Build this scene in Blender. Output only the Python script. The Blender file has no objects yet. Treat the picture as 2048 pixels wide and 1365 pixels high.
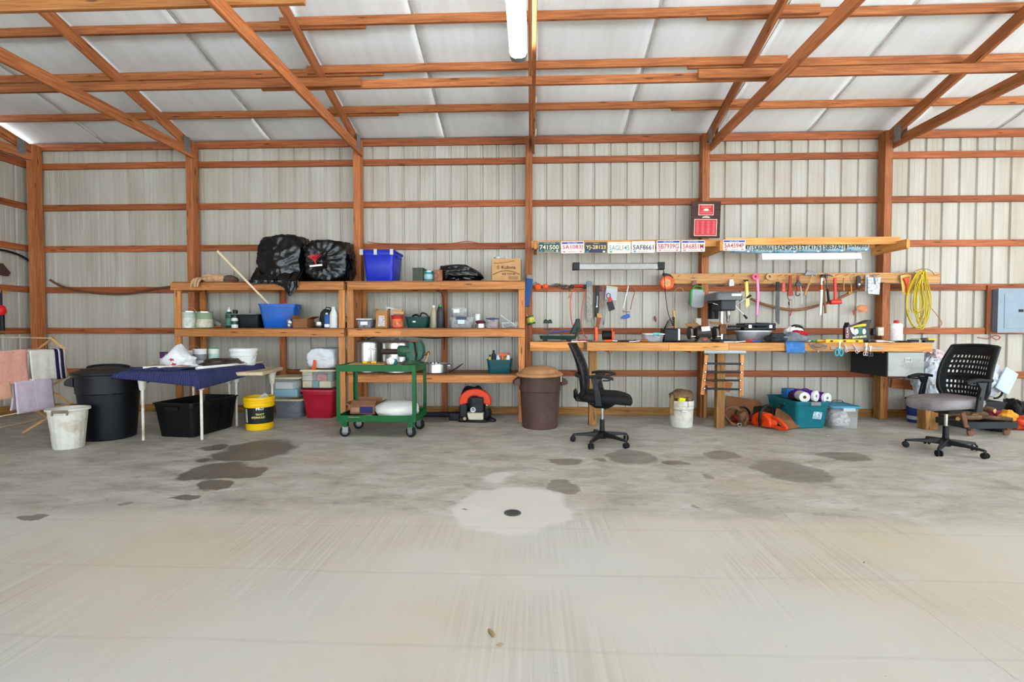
import bpy, math, random
from mathutils import Vector, Matrix, Euler, noise
random.seed(7)
PI = math.pi
R = math.radians
SC = bpy.context.scene
COL = SC.collection

# ------------------------------------------------------------------ camera
CAM_H = 1.25
YAW, PITCH, FPX = 0.03985, 0.02686, 967.7
cd = bpy.data.cameras.new('camera')
cam = bpy.data.objects.new('camera', cd)
COL.objects.link(cam)
cam.location = (0, 0, CAM_H)
cam.rotation_euler = (PI / 2 - PITCH, 0, YAW)
cd.sensor_width = 36.0
cd.lens = FPX / 2048 * 36.0
cd.clip_start = 0.05
cd.clip_end = 300
SC.camera = cam

# ------------------------------------------------------------------ sky, exposure
wd = bpy.data.worlds.new('sky')
SC.world = wd
wd.use_nodes = True
bg = wd.node_tree.nodes['Background']
bg.inputs['Color'].default_value = (0.78, 0.91, 1.0, 1)     # bright overcast
bg.inputs['Strength'].default_value = 2.5
vs = SC.view_settings
vs.view_transform = 'Standard'
vs.look = 'None'
vs.gamma = 1.0
vs.use_curve_mapping = False
vs.exposure = 1.33
LED_STRENGTH = 22.0
sd = bpy.data.lights.new('sun', 'SUN')          # high behind the barn: lights the added pale yard that brightens the ceiling
sd.energy = 20.0
sd.angle = 0.02
sd.color = (0.90, 0.97, 1.0)
sun = bpy.data.objects.new('sun', sd)
COL.objects.link(sun)
sun.rotation_euler = (-R(38), R(14), 0)
SC.cycles.max_bounces = 6
SC.cycles.diffuse_bounces = 3
SC.cycles.glossy_bounces = 3
SC.cycles.transmission_bounces = 4
SC.cycles.transparent_max_bounces = 8
SC.cycles.caustics_reflective = False
SC.cycles.caustics_refractive = False
SC.cycles.use_adaptive_sampling = True
SC.cycles.adaptive_threshold = 0.15


# ------------------------------------------------------------------ a point seen at a pixel, at a known depth / height
def ray(u, v):
    x = (u - 1024) / FPX
    z = -(v - 682.5) / FPX
    c, s = math.cos(PITCH), math.sin(PITCH)
    y1 = c + s * z
    z1 = -s + c * z
    c, s = math.cos(YAW), math.sin(YAW)
    return c * x - s * y1, s * x + c * y1, z1


def PY(u, v, Y):
    x, y, z = ray(u, v)
    k = Y / y
    return Vector((x * k, Y, z * k + CAM_H))


def PX(u, v, X):
    x, y, z = ray(u, v)
    k = X / x
    return Vector((X, y * k, z * k + CAM_H))


def PZ(u, v, Z):
    x, y, z = ray(u, v)
    k = (Z - CAM_H) / z
    return Vector((x * k, y * k, Z))


def span(u0, u1, vt, Y, zb):
    """centre x, width and height of something that stands at depth Y on height zb"""
    a, b = PY(u0, vt, Y), PY(u1, vt, Y)
    return (a.x + b.x) / 2, b.x - a.x, (a.z + b.z) / 2 - zb


# ------------------------------------------------------------------ mesh collector
class MB:
    def __init__(s):
        s.v = []
        s.f = []
        s.M = Matrix()

    def at(s, x=0, y=0, z=0, rx=0, ry=0, rz=0):
        s.M = Matrix.Translation((x, y, z)) @ Euler((rx, ry, rz)).to_matrix().to_4x4()
        return s

    def add(s, vs, fs):
        n = len(s.v)
        s.v += [tuple(s.M @ Vector(p)) for p in vs]
        s.f += [tuple(i + n for i in f) for f in fs]
        return s

    def box(s, x, y, z, sx, sy, sz):
        """centre x,y and BOTTOM z"""
        a, b, c = sx / 2, sy / 2, sz
        return s.add([(x + i * a, y + j * b, z + k * c) for k in (0, 1) for j in (-1, 1) for i in (-1, 1)],
                     [(0, 2, 3, 1), (4, 5, 7, 6), (0, 1, 5, 4), (2, 6, 7, 3), (0, 4, 6, 2), (1, 3, 7, 5)])

    def loft(s, rings, c0=True, c1=True, closed=True):
        n = len(rings[0])
        vs = [p for r in rings for p in r]
        fs = []
        for i in range(len(rings) - 1):
            for j in range(n if closed else n - 1):
                k = (j + 1) % n
                fs.append((i * n + j, i * n + k, (i + 1) * n + k, (i + 1) * n + j))
        if c0:
            fs.append(tuple(range(n - 1, -1, -1)))
        if c1:
            fs.append(tuple((len(rings) - 1) * n + j for j in range(n)))
        return s.add(vs, fs)

    def lathe(s, prof, n=24, x=0, y=0, sx=1, sy=1):
        return s.loft([[(x + r * sx * math.cos(2 * PI * i / n), y + r * sy * math.sin(2 * PI * i / n), z) for i in range(n)] for r, z in prof])

    def cyl(s, p0, p1, r0, r1=None, n=12, caps=True):
        return s.tube([p0, p1], [r0, r0 if r1 is None else r1], n, caps=caps)

    def tube(s, path, r, n=8, closed=False, caps=True):
        P = [Vector(p) for p in path]
        m = len(P)
        rr = r if isinstance(r, (list, tuple)) else [r] * m
        rings = []
        up = None
        for i in range(m):
            a = P[(i - 1) % m] if (closed or i > 0) else P[i]
            b = P[(i + 1) % m] if (closed or i < m - 1) else P[i]
            d = (b - a)
            if d.length < 1e-9:
                d = Vector((0, 0, 1))
            d.normalize()
            if up is None:
                up = Vector((0, 0, 1)) if abs(d.z) < 0.9 else Vector((0, 1, 0))
            e1 = up - d * up.dot(d)
            if e1.length < 1e-5:
                e1 = Vector((1, 0, 0)) - d * d.x
            e1.normalize()
            up = e1
            e2 = d.cross(e1)
            rings.append([tuple(P[i] + (e1 * math.cos(2 * PI * k / n) + e2 * math.sin(2 * PI * k / n)) * rr[i]) for k in range(n)])
        if closed:
            rings.append(rings[0])
            return s.loft(rings, False, False)
        return s.loft(rings, caps, caps)

    def prism(s, poly, d, axis='y', o=0):
        """2D outline pushed d thick; axis is the thickness direction, centred on o"""
        n = len(poly)
        h = d / 2
        f = {'y': lambda a, b, t: (a, t, b), 'z': lambda a, b, t: (a, b, t), 'x': lambda a, b, t: (t, a, b)}[axis]
        vs = [f(a, b, o - h) for a, b in poly] + [f(a, b, o + h) for a, b in poly]
        fs = [tuple(range(n)), tuple(range(2 * n - 1, n - 1, -1))]
        fs += [(i, i + n, (i + 1) % n + n, (i + 1) % n) for i in range(n)]
        return s.add(vs, fs)

    def grid(s, fn, nu, nv, skip=None):
        vs = [tuple(fn(i / nu, j / nv)) for j in range(nv + 1) for i in range(nu + 1)]
        fs = []
        for j in range(nv):
            for i in range(nu):
                if skip and skip(i, j):
                    continue
                a = j * (nu + 1) + i
                fs.append((a, a + 1, a + nu + 2, a + nu + 1))
        return s.add(vs, fs)

    def ball(s, c, r, n=16, m=10, fn=None):
        rx, ry, rz = r if isinstance(r, (tuple, list)) else (r, r, r)
        rings = []
        for j in range(1, m):
            t = PI * j / m - PI / 2
            ring = []
            for i in range(n):
                a = 2 * PI * i / n
                d = Vector((math.cos(t) * math.cos(a), math.cos(t) * math.sin(a), math.sin(t)))
                k = fn(d) if fn else 1
                ring.append((c[0] + d.x * rx * k, c[1] + d.y * ry * k, c[2] + d.z * rz * k))
            rings.append(ring)
        b = len(s.v)
        s.loft(rings, False, False)
        k0 = fn(Vector((0, 0, -1))) if fn else 1
        k1 = fn(Vector((0, 0, 1))) if fn else 1
        nn = len(s.v)
        s.v += [tuple(s.M @ Vector((c[0], c[1], c[2] - rz * k0))), tuple(s.M @ Vector((c[0], c[1], c[2] + rz * k1)))]
        for i in range(n):
            s.f.append((nn, b + (i + 1) % n, b + i))
            s.f.append((nn + 1, b + (m - 2) * n + i, b + (m - 2) * n + (i + 1) % n))
        return s

    def rrect(s, w, d, r, z, n=4, x=0, y=0):
        r = min(r, w / 2 - 1e-4, d / 2 - 1e-4)
        out = []
        for cx, cy, a0 in ((w / 2 - r, d / 2 - r, 0), (-w / 2 + r, d / 2 - r, 90), (-w / 2 + r, -d / 2 + r, 180), (w / 2 - r, -d / 2 + r, 270)):
            for i in range(n + 1):
                a = R(a0 + 90 * i / n)
                out.append((x + cx + r * math.cos(a), y + cy + r * math.sin(a), z))
        return out


def obj(name, mb, m, parent=None, loc=None, rot=None, smooth=35, bevel=0, solid=0, sub=0):
    me = bpy.data.meshes.new(name)
    me.from_pydata(mb.v, [], mb.f)
    me.validate()
    if smooth:
        me.shade_smooth()
        me.set_sharp_from_angle(angle=R(smooth))
    me.materials.append(m)
    o = bpy.data.objects.new(name, me)
    COL.objects.link(o)
    if parent:
        o.parent = parent
    if loc is not None:
        o.location = loc
    if rot is not None:
        o.rotation_euler = rot
    if solid:
        q = o.modifiers.new('thickness', 'SOLIDIFY')
        q.thickness = solid
        q.offset = 0
    if sub:
        q = o.modifiers.new('smooth', 'SUBSURF')
        q.levels = q.render_levels = sub
    if bevel:
        q = o.modifiers.new('bevel', 'BEVEL')
        q.width = bevel
        q.segments = 2
        q.limit_method = 'ANGLE'
        q.angle_limit = R(40)
    return o


def tag(o, label, cat, group=None):
    o['label'] = label
    o['category'] = cat
    if group:
        o['group'] = group
    return o


def thing(name, label, cat, loc=(0, 0, 0), rz=0, group=None, rot=None):
    o = bpy.data.objects.new(name, None)
    o.empty_display_size = 0.1
    COL.objects.link(o)
    o.location = loc
    o.rotation_euler = rot if rot else (0, 0, rz)
    return tag(o, label, cat, group)


def structure(name):
    o = bpy.data.objects.new(name, None)
    COL.objects.link(o)
    o['kind'] = 'structure'
    return o


def copy_tree(o, parent=None):
    c = o.copy()
    COL.objects.link(c)
    c.parent = parent
    for ch in list(o.children):
        copy_tree(ch, c)
    return c


# ------------------------------------------------------------------ materials
def lin(c):
    c = c / 255
    return c / 12.92 if c <= 0.04045 else ((c + 0.055) / 1.055) ** 2.4


def rgb(c):
    return (lin(c[0]), lin(c[1]), lin(c[2]), 1)


class NT:
    def __init__(s, name):
        s.m = bpy.data.materials.new(name)
        s.m.use_nodes = True
        s.t = s.m.node_tree
        s.b = s.t.nodes['Principled BSDF']

    def n(s, typ, **kw):
        q = s.t.nodes.new('ShaderNode' + typ)
        for k, v in kw.items():
            if k.startswith('i_'):
                key = k[2:]
                q.inputs[int(key) if key.isdigit() else key.replace('_', ' ')].default_value = v
            else:
                setattr(q, k, v)
        return q

    def l(s, a, b):
        s.t.links.new(a, b)

    def math(s, op, a, b=None, c=None, clamp=False):
        q = s.n('Math', operation=op, use_clamp=clamp)
        for i, x in enumerate((a, b, c)):
            if x is None:
                continue
            if isinstance(x, (int, float)):
                q.inputs[i].default_value = x
            else:
                s.l(x, q.inputs[i])
        return q.outputs[0]

    def mix(s, fac, a, b, mode='MIX'):
        q = s.n('Mix', data_type='RGBA', blend_type=mode)
        for i, x in ((0, fac), (6, a), (7, b)):
            if isinstance(x, (int, float)):
                q.inputs[i].default_value = x
            elif isinstance(x, tuple):
                q.inputs[i].default_value = x
            else:
                s.l(x, q.inputs[i])
        return q.outputs[2]

    def noise(s, vec, scale, detail=3, rough=0.55, dist=0):
        q = s.n('TexNoise', i_Scale=scale, i_Detail=detail, i_Roughness=rough, i_Distortion=dist)
        if vec is not None:
            s.l(vec, q.inputs['Vector'])
        return q.outputs[0]

    def ramp(s, fac, stops):
        q = s.n('ValToRGB')
        e = q.color_ramp.elements
        e[0].position, e[0].color = stops[0][0], stops[0][1]
        e[1].position, e[1].color = stops[-1][0], stops[-1][1]
        for p, c in stops[1:-1]:
            x = e.new(p)
            x.color = c
        s.l(fac, q.inputs[0])
        return q.outputs[0]

    def objvec(s, scale=(1, 1, 1), rnd=True):
        tc = s.n('TexCoord')
        v = tc.outputs['Object']
        if rnd:
            oi = s.n('ObjectInfo')
            q = s.n('VectorMath', operation='ADD')
            s.l(v, q.inputs[0])
            k = s.math('MULTIPLY', oi.outputs['Random'], 37.0)
            cx = s.n('CombineXYZ')
            for i in range(3):
                s.l(k, cx.inputs[i])
            s.l(cx.outputs[0], q.inputs[1])
            v = q.outputs[0]
        mp = s.n('Mapping')
        mp.inputs['Scale'].default_value = scale
        s.l(v, mp.inputs['Vector'])
        return mp.outputs[0]

    def bump(s, h, strength=0.3, dist=0.01):
        q = s.n('Bump', i_Strength=strength, i_Distance=dist)
        s.l(h, q.inputs['Height'])
        s.l(q.outputs[0], s.b.inputs['Normal'])


W1 = (1, 1, 1, 1)
B0 = (0, 0, 0, 1)
_mats = {}


def mt(name, c, rough=0.5, metal=0.0, var=0.12, scale=9, bump=0.0, trans=0.0, alpha=1.0, emit=0.0, dirt=None, spec=0.28, bscale=None):
    """plain procedural material: colour with cloudy variation, optional grime and relief"""
    if name in _mats:
        return _mats[name]
    q = NT(name)
    base = rgb(c)
    vec = q.objvec()
    nz = q.noise(vec, scale, 3)
    lo = tuple(x * (1 - var) for x in base[:3]) + (1,)
    hi = tuple(min(1, x * (1 + var)) for x in base[:3]) + (1,)
    col = q.ramp(nz, [(0.3, lo), (0.7, hi)])
    if dirt:
        d = q.noise(vec, scale * 0.45, 4, 0.7)
        f = q.ramp(d, [(0.5, B0), (0.72, W1)])
        col = q.mix(f, col, rgb(dirt))
    q.l(col, q.b.inputs['Base Color'])
    q.b.inputs['Roughness'].default_value = rough
    q.b.inputs['Metallic'].default_value = metal
    q.b.inputs['Specular IOR Level'].default_value = spec
    if trans:
        q.b.inputs['Transmission Weight'].default_value = trans
        q.b.inputs['IOR'].default_value = 1.15
    if alpha < 1:
        q.b.inputs['Alpha'].default_value = alpha
    if emit:
        q.l(col, q.b.inputs['Emission Color'])
        q.b.inputs['Emission Strength'].default_value = emit
    if bump:
        q.bump(q.noise(vec, bscale or scale * 5, 3, 0.65), bump, 0.01)
    _mats[name] = q.m
    return q.m


def wood(name, dark, light, knot=(70, 35, 18), rough=0.62, gs=1.0):
    """sawn softwood, grain along the board's own x axis"""
    if name in _mats:
        return _mats[name]
    q = NT(name)
    v = q.objvec((1.1 * gs, 22 * gs, 22 * gs))
    g = q.noise(v, 1.6, 3, 0.6, 1.2)
    v2 = q.objvec((4, 110, 110))
    g2 = q.noise(v2, 1.0, 1)
    f = q.math('ADD', q.math('MULTIPLY', g, 0.72), q.math('MULTIPLY', g2, 0.28))
    col = q.ramp(f, [(0.33, rgb(dark)), (0.5, rgb(tuple((a * 0.45 + b * 0.55) for a, b in zip(dark, light)))), (0.66, rgb(light))])
    oi = q.n('ObjectInfo')
    tone = q.ramp(oi.outputs['Random'], [(0, (0.74, 0.72, 0.7, 1)), (1, (1.12, 1.1, 1.1, 1))])
    col = q.mix(1.0, col, tone, 'MULTIPLY')
    blot = q.ramp(q.noise(q.objvec((0.8, 2, 2)), 1.3, 1), [(0.3, (0.82, 0.8, 0.78, 1)), (0.7, W1)])
    col = q.mix(1.0, col, blot, 'MULTIPLY')
    vk = q.objvec((2.1, 13, 13))
    vo = q.n('TexVoronoi', i_Scale=1.0)
    q.l(vk, vo.inputs['Vector'])
    k = q.ramp(vo.outputs['Distance'], [(0.07, W1), (0.15, B0)])
    col = q.mix(q.math('MULTIPLY', k, 0.85), col, rgb(knot))
    q.l(col, q.b.inputs['Base Color'])
    q.b.inputs['Roughness'].default_value = rough
    q.b.inputs['Specular IOR Level'].default_value = 0.3
    _mats[name] = q.m
    return q.m


FRAME = wood('framing_lumber', (150, 84, 46), (214, 136, 82))
GIRT = wood('girt_lumber', (130, 68, 38), (190, 110, 66))
SHELF = wood('shelf_lumber', (180, 108, 56), (228, 160, 96))
BENCH = wood('bench_lumber', (196, 122, 58), (240, 178, 104))
PLY = wood('weathered_plank', (104, 66, 40), (170, 118, 74))
TREATED = wood('treated_post', (120, 78, 36), (192, 142, 78))
HANDLE = wood('tool_handle', (176, 128, 70), (224, 184, 126), gs=2)
PALE = wood('pale_dowel', (214, 192, 156), (240, 226, 198), knot=(200, 170, 130), gs=2)


def board(name, p0, p1, w, t, m, parent=None, side=(0, 0, 1), bevel=0.004, ext=0):
    """a board from p0 to p1; w is its measure along `side`, t across it"""
    p0, p1 = Vector(p0), Vector(p1)
    d = p1 - p0
    L = d.length + ext
    x = d.normalized()
    z = Vector(side)
    z = (z - x * z.dot(x)).normalized()
    y = z.cross(x)
    mb = MB()
    mb.box(0, 0, -w / 2, L, t, w)
    o = obj(name, mb, m, parent, smooth=0, bevel=bevel)
    M = Matrix((x, y, z)).transposed().to_4x4()
    M.translation = (p0 + p1) / 2
    o.matrix_basis = M
    return o


def text(name, s, width, height, m, parent, loc, rot=(PI / 2, 0, 0), depth=0.0006, bold=0.0):
    """flat lettering fitted into width x height, centred on loc"""
    c = bpy.data.curves.new(name, 'FONT')
    c.body = s
    c.align_x = 'CENTER'
    c.align_y = 'CENTER'
    c.extrude = depth
    c.offset = bold
    c.resolution_u = 2
    o = bpy.data.objects.new(name, c)
    COL.objects.link(o)
    dg = bpy.context.evaluated_depsgraph_get()
    me = bpy.data.meshes.new_from_object(o.evaluated_get(dg))
    bpy.data.objects.remove(o)
    bpy.data.curves.remove(c)
    xs = [v.co.x for v in me.vertices]
    ys = [v.co.y for v in me.vertices]
    w, h = max(xs) - min(xs), max(ys) - min(ys)
    cx, cy = (max(xs) + min(xs)) / 2, (max(ys) + min(ys)) / 2
    for v in me.vertices:
        v.co.x = (v.co.x - cx) * width / w
        v.co.y = (v.co.y - cy) * height / h
    me.name = name
    me.materials.clear()
    me.materials.append(m)
    q = bpy.data.objects.new(name, me)
    COL.objects.link(q)
    q.parent = parent
    q.location = loc
    q.rotation_euler = rot
    return q
# ------------------------------------------------------------------ the building
GY = 6.96            # inner face of the girts on the back wall
SY = 6.998           # inner face of the metal siding
PFY = 6.82           # front of the posts
LX = -7.45           # left wall siding
RXW = 11.2           # right wall
FY = -5.2            # open front
SLOPE = 0.28


def zp(y):           # underside of the purlins
    return 3.90 + SLOPE * (GY - y)


RIDGE = 0.88


def floor_material():
    q = NT('stained_concrete')
    tc = q.n('TexCoord')
    P = tc.outputs['Object']
    warp = q.n('TexNoise', i_Scale=3.4, i_Detail=5)
    q.l(P, warp.inputs['Vector'])
    sub = q.n('VectorMath', operation='SUBTRACT')
    q.l(warp.outputs['Color'], sub.inputs[0])
    sub.inputs[1].default_value = (0.5, 0.5, 0.5)
    sc = q.n('VectorMath', operation='SCALE')
    q.l(sub.outputs[0], sc.inputs[0])
    sc.inputs['Scale'].default_value = 0.34
    ad = q.n('VectorMath', operation='ADD')
    q.l(P, ad.inputs[0])
    q.l(sc.outputs[0], ad.inputs[1])
    PW = ad.outputs[0]
    sep = q.n('SeparateXYZ')
    q.l(P, sep.inputs[0])
    # base: pale brushed slab, warm and cool clouds
    n1 = q.noise(P, 0.55, 5, 0.6)
    base = q.ramp(n1, [(0.32, rgb((198, 185, 163))), (0.5, rgb((200, 194, 181))), (0.68, rgb((196, 197, 195)))])
    mp = q.n('Mapping')
    mp.inputs['Scale'].default_value = (55, 1.1, 1)
    mp.inputs['Rotation'].default_value = (0, 0, 0.05)
    q.l(P, mp.inputs['Vector'])
    br = q.noise(mp.outputs[0], 1.0, 4, 0.6)
    brc = q.ramp(br, [(0.32, (0.80, 0.79, 0.77, 1)), (0.62, W1)])
    patch = q.ramp(q.noise(P, 0.9, 2), [(0.42, B0), (0.6, W1)])
    base = q.mix(patch, base, q.mix(1.0, base, brc, 'MULTIPLY'))
    # worked, grimy half of the slab towards the wall
    edge = q.math('ADD', sep.outputs[1], q.math('MULTIPLY', q.math('SUBTRACT', q.noise(P, 0.6, 4), 0.5), 0.9))
    old = q.math('MULTIPLY', q.math('SUBTRACT', edge, 3.05), 5.0, clamp=True)
    mp2 = q.n('Mapping')
    mp2.inputs['Scale'].default_value = (1.5, 2.8, 1)
    q.l(P, mp2.inputs['Vector'])
    g1 = q.noise(mp2.outputs[0], 1.5, 7, 0.72, 0.45)
    grime = q.ramp(g1, [(0.24, rgb((122, 117, 106))), (0.40, rgb((164, 158, 144))), (0.56, rgb((188, 183, 170))), (0.75, rgb((206, 205, 200)))])
    rust = q.ramp(q.noise(P, 0.8, 5, 0.65), [(0.56, B0), (0.72, W1)])
    grime = q.mix(q.math('MULTIPLY', rust, 0.5), grime, rgb((178, 152, 116)))
    vein = q.ramp(q.noise(mp2.outputs[0], 4.2, 7, 0.78, 0.7), [(0.36, W1), (0.46, B0)])
    grime = q.mix(q.math('MULTIPLY', vein, 0.42), grime, rgb((112, 110, 104)))
    col = q.mix(old, base, grime)

    def spot(x, y, rx, ry, rot, soft=0.25, vec=PW):
        m = q.n('Mapping', vector_type='TEXTURE')
        m.inputs['Location'].default_value = (x, y, 0)
        m.inputs['Rotation'].default_value = (0, 0, rot)
        m.inputs['Scale'].default_value = (rx, ry, 1)
        q.l(vec, m.inputs['Vector'])
        ln = q.n('VectorMath', operation='LENGTH')
        q.l(m.outputs[0], ln.inputs[0])
        return q.math('DIVIDE', q.math('SUBTRACT', 1.0, ln.outputs['Value']), soft, clamp=True)

    # ground-down patch around the drain
    for (x, y, rx, ry, rot, s) in ((-0.13, 3.33, 0.44, 0.46, 0, 0.12), (-0.42, 3.30, 0.16, 0.13, 0, 0.3), (-0.26, 4.0, 0.12, 0.17, 0, 0.4)):
        col = q.mix(q.math('MULTIPLY', spot(x, y, rx, ry, rot, s), 0.85), col, rgb((212, 208, 200)))
    # oil and water stains
    spots = []
    for (u0, v0, u1, v1) in ((405, 890, 448, 904), (440, 880, 585, 924), (370, 926, 490, 962), (462, 936, 530, 956), (382, 960, 462, 980), (395, 917, 432, 924),
                             (350, 990, 398, 1002), (50, 1027, 98, 1037), (1105, 919, 1156, 932), (1182, 915, 1215, 924), (1218, 900, 1312, 928), (1405, 901, 1478, 920), (1520, 922, 1645, 968), (1645, 905, 1735, 921),
                             (1102, 961, 1150, 988), (1405, 948, 1425, 958), (1375, 1016, 1392, 1023), (245, 1003, 275, 1010), (1320, 920, 1370, 928), (830, 832, 900, 846)):
        a, b = PZ((u0 + u1) / 2, v0, 0), PZ((u0 + u1) / 2, v1, 0)
        c = PZ(u0, (v0 + v1) / 2, 0)
        d = PZ(u1, (v0 + v1) / 2, 0)
        spots.append(((c.x + d.x) / 2, (a.y + b.y) / 2, (d.x - c.x) / 2 * 1.12, (a.y - b.y) / 2 * 1.12))
    acc = None
    for i, (x, y, rx, ry) in enumerate(spots):
        f = spot(x, y, rx, ry, 0, 0.16)
        if i >= 8:
            f = q.math('MULTIPLY', f, 0.72)
        acc = f if acc is None else q.math('MAXIMUM', acc, f)
    col = q.mix(q.math('MULTIPLY', acc, 0.8), col, rgb((90, 78, 64)))
    # arcs left by the power trowel
    wv = q.n('TexWave', wave_type='RINGS', i_Scale=0.55, i_Distortion=0.6, i_Detail=2)
    m = q.n('Mapping')
    m.inputs['Location'].default_value = (0.6, 9.0, 0)
    q.l(P, m.inputs['Vector'])
    q.l(m.outputs[0], wv.inputs['Vector'])
    arc = q.ramp(wv.outputs[1], [(0.0, W1), (0.004, B0)])
    col = q.mix(q.math('MULTIPLY', arc, q.math('MULTIPLY', q.math('SUBTRACT', 1.0, old), 0.12)), col, rgb((120, 112, 104)))
    # specks of dirt
    vo = q.n('TexVoronoi', i_Scale=9)
    q.l(P, vo.inputs['Vector'])
    sp = q.ramp(vo.outputs['Distance'], [(0.018, W1), (0.03, B0)])
    col = q.mix(q.math('MULTIPLY', sp, 0.5), col, rgb((70, 62, 54)))
    q.l(col, q.b.inputs['Base Color'])
    ro = q.ramp(g1, [(0.3, (0.46, 0.46, 0.46, 1)), (0.7, (0.66, 0.66, 0.66, 1))])
    ro2 = q.mix(q.math('MULTIPLY', acc, 0.6), ro, (0.35, 0.35, 0.35, 1))
    q.l(ro2, q.b.inputs['Roughness'])
    q.b.inputs['Specular IOR Level'].default_value = 0.35
    q.bump(q.noise(P, 60, 4), 0.12, 0.004)
    return q.m


fl = obj('floor', MB().box(1.9, 0.7, -0.12, 18.9, 12.8, 0.12), floor_material(), smooth=0)
fl['kind'] = 'structure'
gm = NT('pale_bounce_ground')  # unseen pale ground outside, added to bounce sunlight up onto the ceiling
gv = gm.objvec(rnd=False)
gm.l(gm.ramp(gm.noise(gv, 1.5, 6), [(0.3, rgb((168, 170, 170))), (0.7, rgb((198, 202, 204)))]), gm.b.inputs['Base Color'])
gm.b.inputs['Roughness'].default_value = 0.9
gr = obj('floor_bounce_yard', MB().box(0, -6, -0.2, 90, 70, 0.07), gm.m, smooth=0)
gr['kind'] = 'structure'
# a long hairline crack, recessed into the slab
crack = [PZ(u, v, 0.0008) for u, v in ((1545, 1006), (1580, 1040), (1625, 1075), (1690, 1120), (1745, 1160), (1790, 1185), (1850, 1220), (1920, 1275), (1975, 1318), (2060, 1380))]
mb = MB()
for i in range(len(crack) - 1):
    a, b = crack[i], crack[i + 1]
    for t in range(3):
        p = a.lerp(b, t / 3)
        w = a.lerp(b, (t + 1) / 3)
        j = Vector((noise.noise(p * 9) * 0.012, noise.noise(p * 7 + Vector((5, 0, 0))) * 0.012, 0))
        p = p + j
        d = (w - p).normalized()
        n_ = Vector((-d.y, d.x, 0)) * 0.0009
        mb.add([p - n_, w - n_, w + n_, p + n_], [(0, 1, 2, 3)])
obj('floor_crack', mb, mt('crack_dark', (150, 144, 134), 0.9), fl, smooth=0)
# drain
dr = PZ(1025, 1027, 0)
mb = MB().at(dr.x, dr.y, 0)
mb.lathe([(0.058, 0.0005), (0.058, 0.004), (0.050, 0.005), (0.0495, 0.003), (0.001, 0.003)], 28)
obj('drain_ring', mb, mt('drain_steel', (112, 112, 112), 0.5, 0.6, dirt=(70, 66, 60)), fl)
mb = MB().at(dr.x, dr.y, 0)
for i in range(-4, 5):
    L = 2 * math.sqrt(0.049 ** 2 - (i * 0.0105) ** 2)
    mb.box(0, i * 0.0105, 0.003, L, 0.006, 0.0025)
obj('drain_grate', mb, mt('grate_steel', (92, 92, 92), 0.5, 0.6), fl)


def siding_material():
    q = NT('primed_steel_siding')
    v = q.objvec((1, 1, 1), rnd=False)
    a = q.noise(q.objvec((3.2, 3.2, 0.55), rnd=False), 1.2, 5, 0.6)
    col = q.ramp(a, [(0.3, rgb((172, 160, 143))), (0.55, rgb((184, 177, 164))), (0.75, rgb((192, 189, 181)))])
    s = q.noise(q.objvec((24, 24, 0.25), rnd=False), 1.0, 3)
    col = q.mix(1.0, col, q.ramp(s, [(0.3, (0.955, 0.945, 0.93, 1)), (0.65, W1)]), 'MULTIPLY')
    r = q.ramp(q.noise(v, 0.9, 6, 0.7), [(0.6, B0), (0.74, W1)])
    col = q.mix(q.math('MULTIPLY', r, 0.3), col, rgb((176, 138, 100)))
    q.l(col, q.b.inputs['Base Color'])
    q.b.inputs['Roughness'].default_value = 0.42
    q.b.inputs['Metallic'].default_value = 0.0
    q.b.inputs['Specular IOR Level'].default_value = 0.5
    return q.m


SIDING = siding_material()
PITCHR = 0.2286


def rib_profile(n):
    """(along, outward) of n pitches: a deep rib, then two shallow ones"""
    out = []
    for i in range(n):
        b = i * PITCHR
        out += [(b, 0.0), (b + 0.012, 0.023), (b + 0.033, 0.023), (b + 0.045, 0.0),
                (b + 0.092, 0.0), (b + 0.096, 0.0016), (b + 0.108, 0.0016), (b + 0.112, 0.0),
                (b + 0.156, 0.0), (b + 0.160, 0.0016), (b + 0.172, 0.0016), (b + 0.176, 0.0)]
    out.append((n * PITCHR, 0.0))
    return out


def siding(parent, n_panels, place, z0, z1):
    pr = rib_profile(4)
    for k in range(n_panels):
        mb = MB()
        vs = []
        for a, d in pr:
            for z in (z0, z1):
                p = place(k * 4 * PITCHR + a, d)
                vs.append((p[0], p[1], z))
        fs = [(2 * i, 2 * i + 1, 2 * i + 3, 2 * i + 2) for i in range(len(pr) - 1)]
        mb.add(vs, fs)
        obj('siding_panel', mb, SIDING, parent, smooth=20)


wb = structure('wall_back')
x_rib = PY(1119.5, 510, 7.0).x
x_start = x_rib - 0.2286 * math.ceil((x_rib - LX) / 0.2286)
siding(wb, 21, lambda a, d: (x_start + a, SY + d), 0.02, 4.02)
GZ = [0.60 + 0.6087 * k for k in range(6)]
for z in GZ:
    cuts = [LX] + [(-0.036 + 2.44 * i) for i in (-2, 0, 2)] + [RXW]
    for a, b in zip(cuts[:-1], cuts[1:]):
        board('girt', (a, GY + 0.019, z), (b, GY + 0.019, z + random.uniform(-0.006, 0.006)), 0.089, 0.037, GIRT, wb)
for a, b in ((LX, -2.47), (-2.47, 2.40), (2.40, RXW)):
    board('eave_plate', (a, GY + 0.019, 3.925), (b, GY + 0.019, 3.925), 0.10, 0.037, GIRT, wb)
POSTX = [-0.036 + 2.44 * i for i in range(-3, 5)]
POSTX[0] = -7.30
for i, x in enumerate(POSTX):
    board('post', (x, (PFY + GY) / 2, 0), (x, (PFY + GY) / 2, 3.93), 0.10, GY - PFY - 0.002, FRAME, wb, side=(1, 0, 0))
bb = structure('baseboard_back')
for a, b in ((LX, -2.0), (-2.0, 3.4), (3.4, RXW)):
    board('skirt_board', (a, GY + 0.018, 0.055), (b, GY + 0.018, 0.055), 0.11, 0.036, TREATED, bb)

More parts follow.
